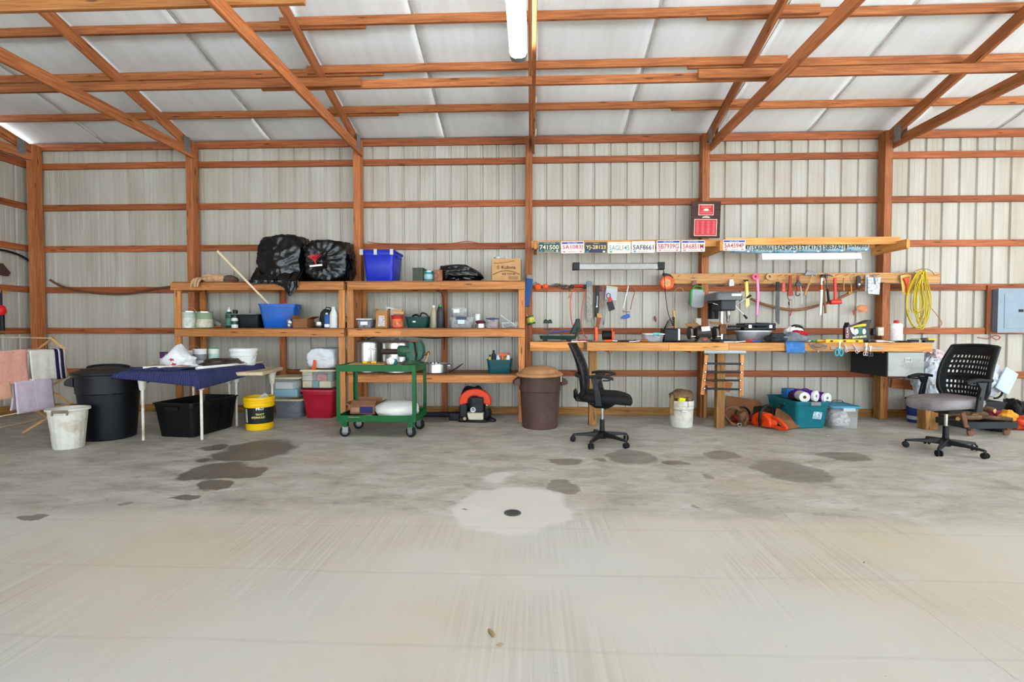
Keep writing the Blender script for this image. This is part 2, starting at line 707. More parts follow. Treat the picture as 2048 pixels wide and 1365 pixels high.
wl = structure('wall_left')
siding(wl, 13, lambda a, d: (LX - d, 7.0 - a), 0.02, 3.66)
for z in GZ:
    board('girt', (LX + 0.02, GY, z), (LX + 0.02, 2.2, z), 0.089, 0.037, GIRT, wl)
    board('girt', (LX + 0.02, 2.2, z), (LX + 0.02, FY, z), 0.089, 0.037, GIRT, wl)
board('skirt_board', (LX + 0.02, GY, 0.07), (LX + 0.02, FY, 0.07), 0.14, 0.036, TREATED, wl)
for y in (4.4, 1.9, -0.6, -3.0):
    board('post', (LX + 0.1, y, 0), (LX + 0.1, y, 3.7), 0.12, 0.14, FRAME, wl)

# gable above the left wall, stopping just short of the roof
mb = MB()
mb.prism([(7.0, 3.6), (7.0, zp(7.0) + 0.0), (RIDGE, zp(RIDGE) + 0.03), (FY, zp(GY) + 0.0), (FY, 3.6)], 0.004, 'x', LX - 0.004)
obj('gable_panel', mb, SIDING, wl, smooth=0)
board('gable_trim', (LX + 0.02, GY, 3.66), (LX + 0.02, FY, 3.66), 0.10, 0.036, GIRT, wl)
wr = structure('wall_right')
mb = MB()
mb.box(RXW + 0.02, 4.5, 0, 0.04, 5.1, 4.0)
mb.box(RXW + 0.02, -4.6, 0, 0.04, 1.3, 4.0)
mb.box(RXW + 0.02, -1.0, 2.9, 0.04, 6.0, 1.1)
obj('siding_panel', mb, SIDING, wr, smooth=0)

# ---- roof
cl = structure('ceiling')


def foil_material():
    q = NT('white_woven_insulation')
    v = q.objvec((1, 1, 1), rnd=True)
    col = q.ramp(q.noise(v, 0.9, 5), [(0.3, rgb((232, 233, 234))), (0.7, rgb((244, 245, 247)))])
    st = q.ramp(q.noise(q.objvec((7, 0.8, 0.8)), 1.0, 4), [(0.35, (0.93, 0.925, 0.91, 1)), (0.6, W1)])
    col = q.mix(1.0, col, st, 'MULTIPLY')
    q.l(col, q.b.inputs['Base Color'])
    q.b.inputs['Roughness'].default_value = 0.55
    ck = q.n('TexChecker', i_Scale=95)
    q.l(v, ck.inputs['Vector'])
    q.bump(ck.outputs[1], 0.12, 0.002)
    return q.m


FOIL = foil_material()
PURY = [6.352, 5.70, 5.085, 4.47, 3.85, 3.24, 2.62, 2.0, 1.4]
SEAM0 = PY(547, 286, 6.95).x
xs = [SEAM0 + 1.27 * k for k in range(-3, 11)]


def sheet(x0, x1, seed, lift):
    def fn(a, b):
        x = x0 + (x1 - x0) * a
        y = 7.04 + (RIDGE - 7.04) * b
        z = zp(y) + 0.092
        ph = ((y - 6.352) / 0.62) % 1.0
        if y > 6.352:
            ph = (y - 6.352) / 0.7
        sag = -0.018 * math.sin(PI * ph)
        w = noise.noise(Vector((x * 1.1, y * 0.7, seed))) * 0.016 * math.sin(PI * ph) ** 0.5 if ph > 0 else 0
        return (x, y, z + sag * 0.6 + w + lift)
    return fn


for k in range(len(xs) - 1):
    mb = MB()
    mb.grid(sheet(max(xs[k] - 0.05, LX - 0.03), min(xs[k + 1], RXW), k * 3.1, 0.004 if k % 2 else 0.011), 10, 70)
    obj('insulation_sheet', mb, FOIL, cl, smooth=60, solid=0.003)
# stitched seam beads
for k in range(1, len(xs) - 1):
    pth = []
    for t in range(36):
        y = 7.0 + (RIDGE - 7.0) * t / 35
        ph = ((y - 6.352) / 0.62) % 1.0
        pth.append((xs[k] - 0.025 + 0.006 * math.sin(t * 1.3), y, zp(y) + 0.088 - 0.012 * math.sin(PI * ph)))
    obj('seam', MB().tube(pth, 0.006, 5), mt('seam_tape', (198, 190, 176), 0.6, var=0.25, scale=30), cl)
# front half of the roof, over and behind the camera
mb = MB()
mb.add([(LX, RIDGE, zp(RIDGE) + 0.1), (RXW, RIDGE, zp(RIDGE) + 0.1), (RXW, FY, zp(GY) + 0.1), (LX, FY, zp(GY) + 0.1)], [(0, 1, 2, 3)])
obj('insulation_sheet', mb, FOIL, cl, smooth=0, solid=0.003)

segs = [(LX, -1.75), (-2.65, 2.90), (1.80, 7.6), (6.7, RXW)]
for k, y in enumerate(PURY):
    for j, (a, b) in enumerate(segs):
        dy = 0.0 if j % 2 else 0.042
        if j % 2 == 0 and False:
            pass
        z = zp(y + dy) + 0.0445
        board('purlin', (a, y + dy, z), (b, y + dy, z + random.uniform(-0.004, 0.004)), 0.089, 0.038, FRAME, cl)
for i, x in enumerate(POSTX):
    xx = x + (0.02 if i else -0.02)
    n_ = Vector((0, SLOPE, 1)).normalized()
    a = Vector((xx, 6.92, zp(6.92) - 0.072))
    b = Vector((xx, RIDGE, zp(RIDGE) - 0.072))
    board('rafter', a, b, 0.138, 0.038, FRAME, cl, side=n_)
    board('rafter', b, (xx, FY, zp(GY) - 0.072), 0.138, 0.038, FRAME, cl, side=(0, -SLOPE, 1))
    board('tie_beam', (xx + 0.0395, 6.86, 3.752), (xx + 0.0395, 0.9, 3.752), 0.13, 0.038, FRAME, cl)
    board('tie_beam', (xx + 0.0395, 0.9, 3.752), (xx + 0.0395, FY, 3.752), 0.13, 0.038, FRAME, cl)
    # toothed heel plate on both faces
    PL = mt('galvanised_plate', (150, 150, 148), 0.45, 0.7, var=0.2, scale=40, bump=0.5, bscale=120)
    for s in (-1, 1):
        mb = MB().at(xx + 0.02 + s * 0.0415, 6.68, 3.73)
        mb.box(0, 0, 0, 0.0015, 0.12, 0.21)
        for r in range(6):
            mb.box(s * 0.0012, -0.05 + r * 0.02, 0.01, 0.0016, 0.008, 0.19)
        obj('truss_plate', mb, PL, cl, smooth=0)
for (u0, u1, y, z) in ((None, 722, 5.13, 3.86), (520, 1560, 5.16, 3.865), (1396, None, 5.12, 3.86)):
    a = LX if u0 is None else PY(u0, 165, y).x
    b = RXW if u1 is None else PY(u1, 165, y).x
    dy = 0.04 if u0 == 520 else 0
    board('lateral_brace', (a, y + dy, z), (b, y + dy, z), 0.089, 0.038, FRAME, cl)
yb = PZ(300, 6, 3.862).y
board('lateral_brace', (LX, yb, 3.862), (PY(610, 6, yb).x, yb, 3.862), 0.089, 0.038, SHELF, cl)

# front posts of the open side, behind the camera
for i, x in enumerate(POSTX):
    if i % 2 == 0:
        board('post', (x, FY, 0), (x, FY, 3.9), 0.14, 0.14, FRAME, cl, side=(1, 0, 0))
# ------------------------------------------------------------------ storage shelves against the back wall
SF = 6.39                       # front plane of the shelving
ZT, ZM, ZL = 1.874, 1.250, 0.640  # shelf heights


def ux(u, Y, v=660):
    return PY(u, v, Y).x


BK = 6.945


def shelf_unit(label, u0, u1, lower):
    x0, x1 = ux(u0, SF), ux(u1, SF)
    t = thing('shelving_unit', label, 'shelf', (0, 0, 0), 0, 'wooden shelving units')
    xm = (x0 + x1) / 2
    for x in (x0 + 0.045, x1 - 0.045):
        board('leg', (x, SF + 0.019, 0), (x, SF + 0.019, ZT - 0.02), 0.085, 0.038, SHELF, t, side=(1, 0, 0))
        board('leg', (x, BK - 0.03, 0), (x, BK - 0.03, ZT - 0.02), 0.085, 0.036, SHELF, t, side=(1, 0, 0))
    xr = ux(568, BK) if not lower else ux(890, BK)
    board('leg', (xr, BK - 0.03, 0), (xr, BK - 0.03, ZT - 0.02), 0.085, 0.036, GIRT, t, side=(1, 0, 0))
    for z in (ZT, ZM, ZL):
        if z == ZL and not lower:
            continue
        # front rail is doubled in two lengths
        cut = x0 + (x1 - x0) * (0.53 if z != ZM else 0.31)
        rail_x0 = x0 - 0.02 if z == ZT and not lower else x0 + 0.03
        for a, b in ((rail_x0, cut), (cut, x1)) if lower and z != ZL else ((rail_x0, x1),):
            board('front_rail', (a, SF - 0.0195, z - 0.066), (b, SF - 0.0195, z - 0.066), 0.098, 0.037, SHELF, t)
        board('back_rail', (x0, BK - 0.005, z - 0.066), (x1, BK - 0.005, z - 0.066), 0.09, 0.012, SHELF, t)
        for x in (x0 + 0.02, xm, x1 - 0.02):
            board('cross_rail', (x, SF + 0.04, z - 0.062), (x, BK - 0.05, z - 0.062), 0.085, 0.036, SHELF, t)
        n = 3
        dpt = (BK - 0.05 - (SF - 0.036)) / n
        for k in range(n):
            y = SF - 0.036 + dpt * (k + 0.5)
            board('shelf_plank', (x0, y, z - 0.0085), (x1, y, z - 0.0085 + random.uniform(-0.002, 0)), dpt - 0.006, 0.017, PLY, t, side=(0, 1, 0), bevel=0.002)
    return t


shelf_unit('two-tier wooden shelving unit behind the blanket-covered table', 349, 690, False)
shelf_unit('three-tier wooden shelving unit behind the green cart', 694, 1050, True)

# ------------------------------------------------------------------ workbench
BF = 6.05                       # front of the bench
BZ = 1.07                       # its top
wbn = thing('workbench', 'long wooden workbench under the wall of hanging tools', 'workbench')
bx0, bx1 = ux(1174, BF), ux(1866, BF)
for a, b in ((bx0, ux(1338, BF)), (ux(1338, BF), ux(1458, BF)), (ux(1458, BF), ux(1692, BF)), (ux(1692, BF), bx1)):
    board('front_rail', (a, BF + 0.019, BZ - 0.055), (b - 0.002, BF + 0.019, BZ - 0.055 + random.uniform(-0.004, 0.002)), 0.098, 0.037, BENCH, wbn)
for k in range(4):
    y = BF + 0.11 + k * 0.215
    board('top_plank', (bx0, y, BZ - 0.02), (bx1, y, BZ - 0.02), 0.209, 0.036, BENCH if k < 1 else PLY, wbn, side=(0, 1, 0))
xl = ux(1060, 6.42)
for k in range(2):
    y = 6.50 + k * 0.21
    board('top_plank', (xl, y, BZ - 0.018), (bx0 - 0.004, y, BZ - 0.018), 0.2, 0.034, PLY, wbn, side=(0, 1, 0))
board('front_rail', (xl, 6.40, BZ - 0.045), (bx0 - 0.002, 6.40, BZ - 0.045), 0.085, 0.036, BENCH, wbn)
board('ledger', (xl, 6.38, BZ - 0.105), (bx0 + 0.1, 6.38, BZ - 0.105), 0.036, 0.06, BENCH, wbn)
for u, Y in ((1186.5, 6.20), (1443.5, 6.10)):
    x = ux(u, Y)
    board('leg', (x, Y + 0.045, 0), (x, Y + 0.045, BZ - 0.045), 0.10, 0.09, TREATED, wbn, side=(1, 0, 0))
for x in (ux(1400, 6.82) + 0.06, POSTX[5] - 0.07):
    board('leg', (x, 6.84, 0), (x, 6.84, BZ - 0.045), 0.036, 0.14, TREATED, wbn, side=(1, 0, 0))
for x in (bx0 + 0.3, 2.0, 3.2, 4.3):
    board('joist', (x, BF + 0.04, BZ - 0.085), (x, 6.92, BZ - 0.085), 0.085, 0.036, FRAME, wbn)
# diagonal brace by the right-hand post
board('brace', (POSTX[5] + 0.07, 6.80, 0.50), (POSTX[5] + 0.62, 6.80, 0.44), 0.13, 0.036, FRAME, wbn)

# plank screwed across the posts, carrying the tools
tp = thing('tool_plank', 'long pale plank across the posts with tools hanging from nails', 'plank')
z0 = PY(1600, 557, 6.80).z
TBY = 6.78
for a, b in ((ux(1326, TBY), ux(1592, TBY)), (ux(1592, TBY), ux(1878, TBY))):
    board('plank', (a, 6.80, z0), (b - 0.001, 6.80, z0), 0.142, 0.038, wood('pale_plank', (178, 124, 72), (222, 172, 114)), tp)
NAIL = mt('nail_steel', (96, 92, 88), 0.45, 0.8)
for u in (1355, 1383, 1462, 1495, 1510, 1537, 1556, 1567, 1580, 1596, 1622, 1645, 1668, 1687, 1700, 1716, 1740, 1748, 1798, 1812, 1840, 1868):
    x = ux(u, TBY)
    mb = MB().cyl((x, 6.785, z0 + 0.03), (x, 6.70, z0 + 0.042), 0.0028, n=6)
    obj('nail', mb, NAIL, tp)

# display rack for the licence plates
rk = thing('plate_rack', 'pine rack on brackets carrying old licence plates', 'rack')


def bracket(u, Y, va, vb):
    p = PY(u, va, Y)
    q_ = PY(u, vb, Y)
    board('bracket', (p.x, Y, (p.z + q_.z) / 2), (p.x, 6.83, (p.z + q_.z) / 2), abs(p.z - q_.z), 0.04, BENCH, rk)


bracket(1071, 6.32, 481, 498)
bracket(1443, 6.22, 480, 502)
bracket(1817, 6.22, 478, 497)
zr = PY(1240, 488, 6.36).z
board('rail', (ux(1063, 6.36), 6.36, zr), (ux(1436, 6.36), 6.36, zr), 0.09, 0.036, BENCH, rk)
zr2 = PY(1620, 482, 6.38).z
board('rail', (ux(1449, 6.38), 6.40, zr2), (ux(1797, 6.38), 6.40, zr2), 0.095, 0.036, BENCH, rk)
zr3 = PY(1620, 490, 6.60).z
board('rail', (ux(1449, 6.6), 6.60, zr3), (ux(1745, 6.6), 6.60, zr3), 0.09, 0.03, SHELF, rk)

PLATE_W = mt('plate_white', (226, 222, 214), 0.4, var=0.06)
PLATE_P = mt('plate_pinkish', (232, 214, 208), 0.4, var=0.06)
PLATE_G = mt('plate_green', (34, 74, 78), 0.45, var=0.2, dirt=(60, 84, 80))
PLATE_N = mt('plate_navy', (36, 44, 74), 0.45, var=0.2, dirt=(78, 66, 56))
PLATE_C = mt('plate_cream', (236, 228, 198), 0.4, var=0.05)


def plate_fade():
    q = NT('plate_blue_fade')
    tc = q.n('TexCoord')
    sp = q.n('SeparateXYZ')
    q.l(tc.outputs['Object'], sp.inputs[0])
    h = q.math('ADD', sp.outputs[2], q.math('MULTIPLY', q.math('ABSOLUTE', sp.outputs[0]), -0.08))
    c = q.ramp(q.math('MULTIPLY_ADD', h, 6.0, 0.5), [(0.02, rgb((60, 104, 140))), (0.2, rgb((140, 176, 188))), (0.45, rgb((206, 212, 202)))])
    q.l(c, q.b.inputs['Base Color'])
    q.b.inputs['Roughness'].default_value = 0.45
    return q.m


PLATE_B = plate_fade()
RED_INK = mt('ink_red', (172, 52, 58), 0.5)
BLACK_INK = mt('ink_black', (34, 34, 38), 0.5)
CREAM_INK = mt('ink_cream', (232, 218, 180), 0.5)
TEAL_INK = mt('ink_teal', (70, 130, 150), 0.5)
YEL_INK = mt('ink_yellow', (228, 200, 120), 0.5)
WHITE_INK = mt('ink_white', (236, 236, 236), 0.5)
BLUE_BAND = mt('band_blue', (38, 66, 150), 0.45, var=0.25, scale=40)
PINK_INK = mt('ink_pink', (226, 120, 116), 0.5)


def plate(num, u0, u1, v0, v1, Y, body, ink, top=None, bot=None, band=None, botink=None, tilt=0, desc=''):
    a, b = PY((u0 + u1) / 2, (v0 + v1) / 2, Y), PY(u0, v0, Y)
    w = PY(u1, v0, Y).x - b.x
    h = PY(u0, v0, Y).z - PY(u0, v1, Y).z
    t = thing('licence_plate', desc, 'licence plate', a, 0, 'licence plates on the rack', rot=(0, R(tilt), 0))
    mb = MB()
    ring = [(x, z) for x, z, _ in mb.rrect(w, h, 0.012, 0)]
    mb.prism(ring, 0.0016, 'y')
    obj('plate', mb, body, t, smooth=30)
    mb = MB()
    mb.tube([(x * 0.985, -0.0008, z * 0.97) for x, z in ring], 0.0018, 4, closed=True)
    obj('embossed_edge', mb, ink if body in (PLATE_G, PLATE_N) else body, t)
    text('number', num, w * 0.87, h * 0.43, ink, t, (0, -0.0016, -h * 0.02), bold=0.012)
    if band:
        mb = MB().box(0, -0.001, h * 0.29, w * 0.93, 0.0012, h * 0.15)
        obj('top_band', mb, band, t, smooth=0)
        text('band_lettering', top, w * 0.42, h * 0.075, WHITE_INK, t, (0, -0.0022, h * 0.365))
    elif top:
        text('top_lettering', top, w * (0.5 if len(top) > 6 else 0.26), h * 0.09, botink or ink, t, (0, -0.0016, h * 0.36))
    if bot:
        text('bottom_lettering', bot, w * 0.44, h * 0.1, botink or ink, t, (0, -0.0016, -h * 0.37))
    for sx in (-1, 1):
        mb = MB().box(sx * w * 0.36, -0.001, -h * 0.43, w * 0.1, 0.001, h * 0.13)
        obj('sticker', mb, PINK_INK if band else WHITE_INK if sx > 0 else TEAL_INK, t, smooth=0)
    return t


D = 'licence plate numbered '
plate('741500', 1076.5, 1120.5, 484, 505, 6.32, PLATE_G, CREAM_INK, 'THE FIRST STATE', 'DELAWARE', tilt=0.3, desc='dark green ' + D + '741500')
plate('5A1083J', 1122, 1168, 483, 507, 6.32, PLATE_P, RED_INK, 'Heart of Dixie', 'Alabama', BLUE_BAND, RED_INK, tilt=-0.8, desc='white ' + D + '5A1083J in red, blue top band')
plate('YJ-28123', 1169, 1214.5, 484, 506.5, 6.32, PLATE_N, YEL_INK, 'TRUCK', None, tilt=0.3, desc='navy ' + D + 'YJ-28123 in yellow')
plate('5AGL145', 1215.5, 1261.5, 484, 507, 6.32, PLATE_C, TEAL_INK, 'ALABAMA', None, desc='cream ' + D + '5AGL145 in teal')
plate('5AF8661', 1263, 1310, 483, 506, 6.32, PLATE_W, BLACK_INK, 'Stars Fell On', 'Alabama', None, RED_INK, desc='white ' + D + '5AF8661 in black')
plate('5B7939G', 1313, 1360.5, 481, 504, 6.32, PLATE_P, RED_INK, 'Heart of Dixie', 'Alabama', BLUE_BAND, RED_INK, tilt=-0.3, desc='white ' + D + '5B7939G in red, blue top band')
plate('5A6851M', 1362.5, 1410, 481, 504, 6.32, PLATE_P, RED_INK, 'Heart of Dixie', 'Alabama', BLUE_BAND, RED_INK, desc='white ' + D + '5A6851M in red, blue top band')
plate('5A4594P', 1446, 1491, 480, 502, 6.37, PLATE_P, RED_INK, 'Heart of Dixie', 'Alabama', BLUE_BAND, RED_INK, tilt=0.5, desc='white ' + D + '5A4594P in red, beside the bracket')
plate('5A47247', 1461, 1502.5, 484, 506, 6.58, PLATE_B, BLACK_INK, tilt=0.8, desc='blue-edged licence plate mostly hidden behind plate 5A4594P')
plate('5A60B66', 1503, 1547.5, 485, 507, 6.57, PLATE_B, BLACK_INK, desc='pale blue-edged ' + D + '5A60B66')
plate('5A24P25', 1549, 1595.5, 484, 507, 6.57, PLATE_B, BLACK_INK, desc='pale blue-edged ' + D + '5A24P25')
plate('5T14176', 1598, 1643, 483.5, 506, 6.57, PLATE_B, BLACK_INK, tilt=0.6, desc='pale blue-edged ' + D + '5T14176')
plate('5B57A21', 1645.5, 1690.5, 482, 505, 6.57, PLATE_B, BLACK_INK, desc='pale blue-edged ' + D + '5B57A21')
plate('5A98J03', 1694, 1738.5, 481, 503, 6.57, PLATE_B, BLACK_INK, tilt=-0.4, desc='pale blue-edged ' + D + '5A98J03')

# plaque
p0, p1 = PY(1382.5, 404, 6.80), PY(1440, 476, 6.80)
w, h = p1.x - p0.x, p0.z - p1.z
pq = thing('wall_plaque', 'dark wooden award plaque with two red panels above the plates', 'plaque', ((p0.x + p1.x) / 2, 6.80, (p0.z + p1.z) / 2), rot=(R(2), R(0.8), 0))
obj('backboard', MB().box(0, 0, -h / 2, w, 0.02, h), wood('walnut_board', (58, 34, 30), (92, 58, 50)), pq, smooth=0, bevel=0.004)
REDP = mt('plaque_red', (200, 44, 56), 0.35, var=0.06)
GOLD = mt('plaque_cream_border', (240, 214, 186), 0.35)
for (cx, cz, ww, hh, rows, colx) in ((-0.005, 0.27, 0.52, 0.30, 5, (0,)), (-0.005, -0.215, 0.78, 0.46, 13, (-0.28, -0.095, 0.095, 0.28))):
    obj('panel_border', MB().box(cx * w, -0.0105, (cz - hh / 2) * h, ww * w, 0.003, hh * h), GOLD, pq, smooth=0)
    rp = obj('red_panel', MB().box(cx * w, -0.0122, (cz - hh / 2) * h + 0.008, ww * w - 0.016, 0.003, hh * h - 0.016), REDP, pq, smooth=0)
    mb = MB()
    for c in colx:
        for r in range(rows):
            L = (0.09 if len(colx) > 1 else 0.38) * w * random.uniform(0.75, 1.15)
            if len(colx) == 1 and r == 2:
                continue
            mb.box((cx + c) * w + (0 if len(colx) == 1 else 0), -0.0142, (cz + hh / 2) * h - hh * h * (0.12 + 0.8 * r / rows) - 0.006, L, 0.0008, hh * h * 0.34 / rows)
    obj('engraved_lines', mb, PINK_INK, rp, smooth=0)
    if len(colx) == 1:
        mb = MB().at(cx * w, -0.0142, cz * h)
        mb.prism([(0.035 * math.cos(a * PI / 8), 0.017 * math.sin(a * PI / 8)) for a in range(16)], 0.001, 'y')
        obj('emblem', mb, GOLD, rp, smooth=0)
mb = MB().at(0, -0.012, 0.067 * h)
mb.prism([(0.055 * math.cos(a * PI / 8), 0.011 * math.sin(a * PI / 8) - 0.004 * math.cos(a * PI / 4)) for a in range(16)], 0.004, 'y')
obj('ornament', mb, GOLD, pq, smooth=30)

# two shop lights hung under the rack
SHOPW = mt('shop_light_white', (238, 238, 240), 0.35, var=0.03)
ALU = mt('brushed_aluminium', (196, 198, 200), 0.32, 0.85, var=0.08, scale=14)
BLK = mt('black_plastic', (15, 15, 17), 0.42, var=0.15)


def shop_light(label, u0, u1, va, vb, Y, m, caps):
    a, b = PY(u0, va, Y), PY(u1, vb, Y)
    L = b.x - a.x
    hh = a.z - b.z
    t = thing('shop_light', label, 'light', ((a.x + b.x) / 2, Y, b.z), 0)
    mb = MB()
    poly = [(-0.045, 0.0), (-0.03, hh * 0.8), (-0.015, hh), (0.015, hh), (0.03, hh * 0.8), (0.045, 0.0), (0.04, 0.0), (0.0, hh * 0.55), (-0.04, 0.0)]
    mb.prism(poly, L - (0.14 if caps else 0), 'x')
    obj('housing', mb, m, t, smooth=20)
    mb = MB().cyl((-L / 2 + 0.08, 0, 0.018), (L / 2 - 0.08, 0, 0.018), 0.012, n=10)
    obj('tube', mb, mt('unlit_tube', (232, 234, 236), 0.3), t)
    for s in (-1, 1):
        if caps:
            mb = MB().box(s * (L / 2 - 0.045), 0, -0.006, 0.09, 0.10, hh + 0.012)
            obj('end_cap', mb, BLK, t, smooth=0, bevel=0.008)
        else:
            mb = MB()
            mb.prism([(-0.05, -0.004), (-0.03, hh), (0.03, hh), (0.05, -0.004)], 0.006, 'x', s * L / 2)
            obj('end_cap', mb, SHOPW, t, smooth=0)
        n = 9
        mb = MB()
        top = 0.17 if caps else 0.10
        for i in range(n):
            z = hh + (top - hh) * i / n
            mb.tube([(s * (L / 2 - 0.12) + 0.004 * math.cos(k * PI / 3 + i), 0.0, z + 0.008 + 0.009 * math.sin(k * PI / 3)) for k in range(6)], 0.0013, 4, closed=True)
        obj('hanging_chain', mb, mt('bright_chain', (170, 164, 150), 0.35, 0.7), t)
    return t


shop_light('aluminium shop light with black ends hung under the left-hand plates', 1145, 1328, 527, 539, 6.46, ALU, True)
shop_light('white shop light hung under the right-hand plates', 1522, 1718, 507.5, 519, 6.30, SHOPW, False)
# ------------------------------------------------------------------ builders shared by the clutter
def tub_mesh(w, d, h, taper=0.88, r=0.04, lip=0.012, t=0.004, ribs=0, fill=None):
    """open-topped moulded tub: outside, rolled rim, inside"""
    mb = MB()
    wb, db = w * taper, d * taper
    R_ = lambda a, b, z, rr=r: mb.rrect(a, b, rr, z, 4)
    k = lambda z: taper + (1 - taper) * z / h
    rings = [R_(wb * 0.97, db * 0.97, 0.0), R_(wb, db, 0.008), R_(w * k(h * 0.5), d * k(h * 0.5), h * 0.5), R_(w * k(h * 0.86), d * k(h * 0.86), h * 0.86),
             R_(w * k(h * 0.87) + 0.008, d * k(h * 0.87) + 0.008, h * 0.875), R_(w, d, h * 0.955), R_(w + 2 * lip, d + 2 * lip, h * 0.96), R_(w + 2 * lip, d + 2 * lip, h),
             R_(w - 0.004, d - 0.004, h), R_(w * k(h * 0.5) - 2 * t, d * k(h * 0.5) - 2 * t, h * 0.5), R_(wb - 2 * t, db - 2 * t, t + 0.004)]
    mb.loft(rings)
    if ribs:
        for s in (-1, 1):
            for i in range(ribs):
                x = (i + 0.5) / ribs - 0.5
                mb.loft([[(x * wb * 0.9 - 0.012, s * db / 2, 0.02), (x * wb * 0.9 + 0.012, s * db / 2, 0.02), (x * wb * 0.9 + 0.012, s * (db / 2 + 0.006), 0.02), (x * wb * 0.9 - 0.012, s * (db / 2 + 0.006), 0.02)],
                         [(x * w * 0.9 - 0.012, s * d * 0.985 / 2, h * 0.85), (x * w * 0.9 + 0.012, s * d * 0.985 / 2, h * 0.85), (x * w * 0.9 + 0.012, s * (d * 0.985 / 2 + 0.006), h * 0.85), (x * w * 0.9 - 0.012, s * (d * 0.985 / 2 + 0.006), h * 0.85)]])
    return mb


def lid_mesh(w, d, z, h=0.03, r=0.045, over=0.018):
    mb = MB()
    R_ = lambda a, b, zz: mb.rrect(a, b, r, zz, 4)
    W_, D_ = w + 2 * over, d + 2 * over
    mb.loft([R_(W_, D_, z - h * 0.6), R_(W_ + 0.004, D_ + 0.004, z - h * 0.5), R_(W_, D_, z), R_(W_ - 0.02, D_ - 0.02, z + h * 0.25), R_(W_ - 0.05, D_ - 0.05, z + h * 0.25),
             R_(W_ - 0.065, D_ - 0.065, z + h * 0.1)])
    return mb


def tote(name, label, loc, rz, w, d, h, m, lidm=None, cat='tote', taper=0.88, ribs=0, grips=True, gripm=None, group=None, r=0.04):
    t = thing(name, label, cat, loc, rz, group)
    obj('body', tub_mesh(w, d, h, taper, r, ribs=ribs), m, t, smooth=32)
    if lidm:
        obj('lid', lid_mesh(w, d, h + 0.006, r=r + 0.012), lidm, t, smooth=32)
    if grips:
        for s in (-1, 1):
            mb = MB().box(s * (w / 2 + 0.012), 0, h * 0.8, 0.022, d * 0.34, h * 0.1)
            obj('handle', mb, gripm or m, t, smooth=0, bevel=0.006)
    return t


def rnd_can(name, label, loc, r, h, m, bandm=None, lidm=None, bail=False, cat='can', group=None, band=(0.12, 0.8), rt=None, rz=0, lidh=0.012):
    """straight can with seams, paper band, lid and wire bail"""
    t = thing(name, label, cat, loc, rz, group)
    rt = rt or r
    f = lambda z: r + (rt - r) * z
    obj('body', MB().lathe([(r * 0.96, 0), (r, 0.004), (f(0.5), h * 0.5), (f(1), h - 0.006), (f(1) * 1.02, h - 0.003), (f(1) * 1.0, h), (f(1) * 0.9, h), (f(1) * 0.88, h - 0.01)], 24), m, t)
    if bandm:
        a, b = band
        obj('label_band', MB().lathe([(f(a) + 0.0008, h * a), (f(b) + 0.0008, h * b), (f(b), h * b), (f(a), h * a), (f(a) + 0.0008, h * a)], 24), bandm, t)
    if lidm:
        obj('lid', MB().lathe([(rt * 1.01, h - lidh * 0.5), (rt * 1.03, h - lidh * 0.4), (rt * 1.03, h + lidh * 0.5), (rt * 0.96, h + lidh * 0.6), (rt * 0.9, h + lidh * 0.1), (0.002, h + lidh * 0.1)], 24), lidm, t)
    if bail:
        pts = [(rt * math.cos(a) * 1.03, 0.0, h * 0.86 + (rt * 0.95) * math.sin(a)) for a in [PI * i / 14 for i in range(15)]]
        obj('bail_handle', MB().tube(pts, 0.0022, 6), mt('wire', (190, 186, 176), 0.35, 0.8), t)
    return t


def bottle(name, label, loc, prof, m, capm=None, cap=None, lab=None, labm=None, cat='bottle', n=20, sx=1, sy=1, group=None, rz=0):
    t = thing(name, label, cat, loc, rz, group)
    obj('body', MB().lathe(prof, n, sx=sx, sy=sy), m, t, smooth=50)
    if cap:
        obj('cap', MB().lathe(cap, 14), capm, t, smooth=40)
    if lab:
        (r0, a), (r1, b) = lab
        obj('label', MB().lathe([(r0 + 0.001, a), (r1 + 0.001, b), (r1 - 0.001, b), (r0 - 0.001, a), (r0 + 0.001, a)], n, sx=sx, sy=sy), labm, t, smooth=50)
    return t


def bag_mesh(rx, ry, rz, seed, n=56, m=34, crease=0.10, lump=0.12, flat=0.35, box=0.0, gather=None):
    """a stuffed plastic bag: flattened underneath, sharp creases running over lumps"""
    mb = MB()

    def fn(d):
        s = Vector((seed * 3.7, seed * 1.3, seed))
        k = 1.0
        if box:
            q = max(abs(d.x), abs(d.y), abs(d.z))
            k = (1 - box) + box * min(1.45, 1 / q) * 0.86
        k += lump * noise.noise(d * 1.7 + s)
        a = noise.noise(d * 4.2 + s)
        k -= crease * (1 - min(1, abs(a) * 3.2)) * 0.5
        b = noise.noise(Vector((d.x * 9, d.y * 9, d.z * 4)) + s)
        k -= crease * 0.5 * (1 - min(1, abs(b) * 3)) * 0.5
        if gather:
            g = Vector(gather).normalized()
            c = d.dot(g)
            if c > 0.2:
                side = (d - g * c)
                e1 = g.cross(Vector((0.3, 0.2, 1))).normalized()
                e2 = g.cross(e1)
                an = math.atan2(side.dot(e1), side.dot(e2))
                k -= 0.035 * (c - 0.2) * math.cos(an * 17 + 2 * a) + 0.10 * max(0, c - 0.86) / 0.14
        return k
    mb.ball((0, 0, 0), (rx, ry, rz), n, m, fn)
    lo = -rz * (1 - flat)
    mb.v = [(x, y, max(z, lo + 0.012 * noise.noise(Vector((x * 14, y * 14, seed))) if z < lo else z) - lo) for x, y, z in mb.v]
    zmin = min(z for _, _, z in mb.v)
    mb.v = [(x, y, z - zmin) for x, y, z in mb.v]
    return mb


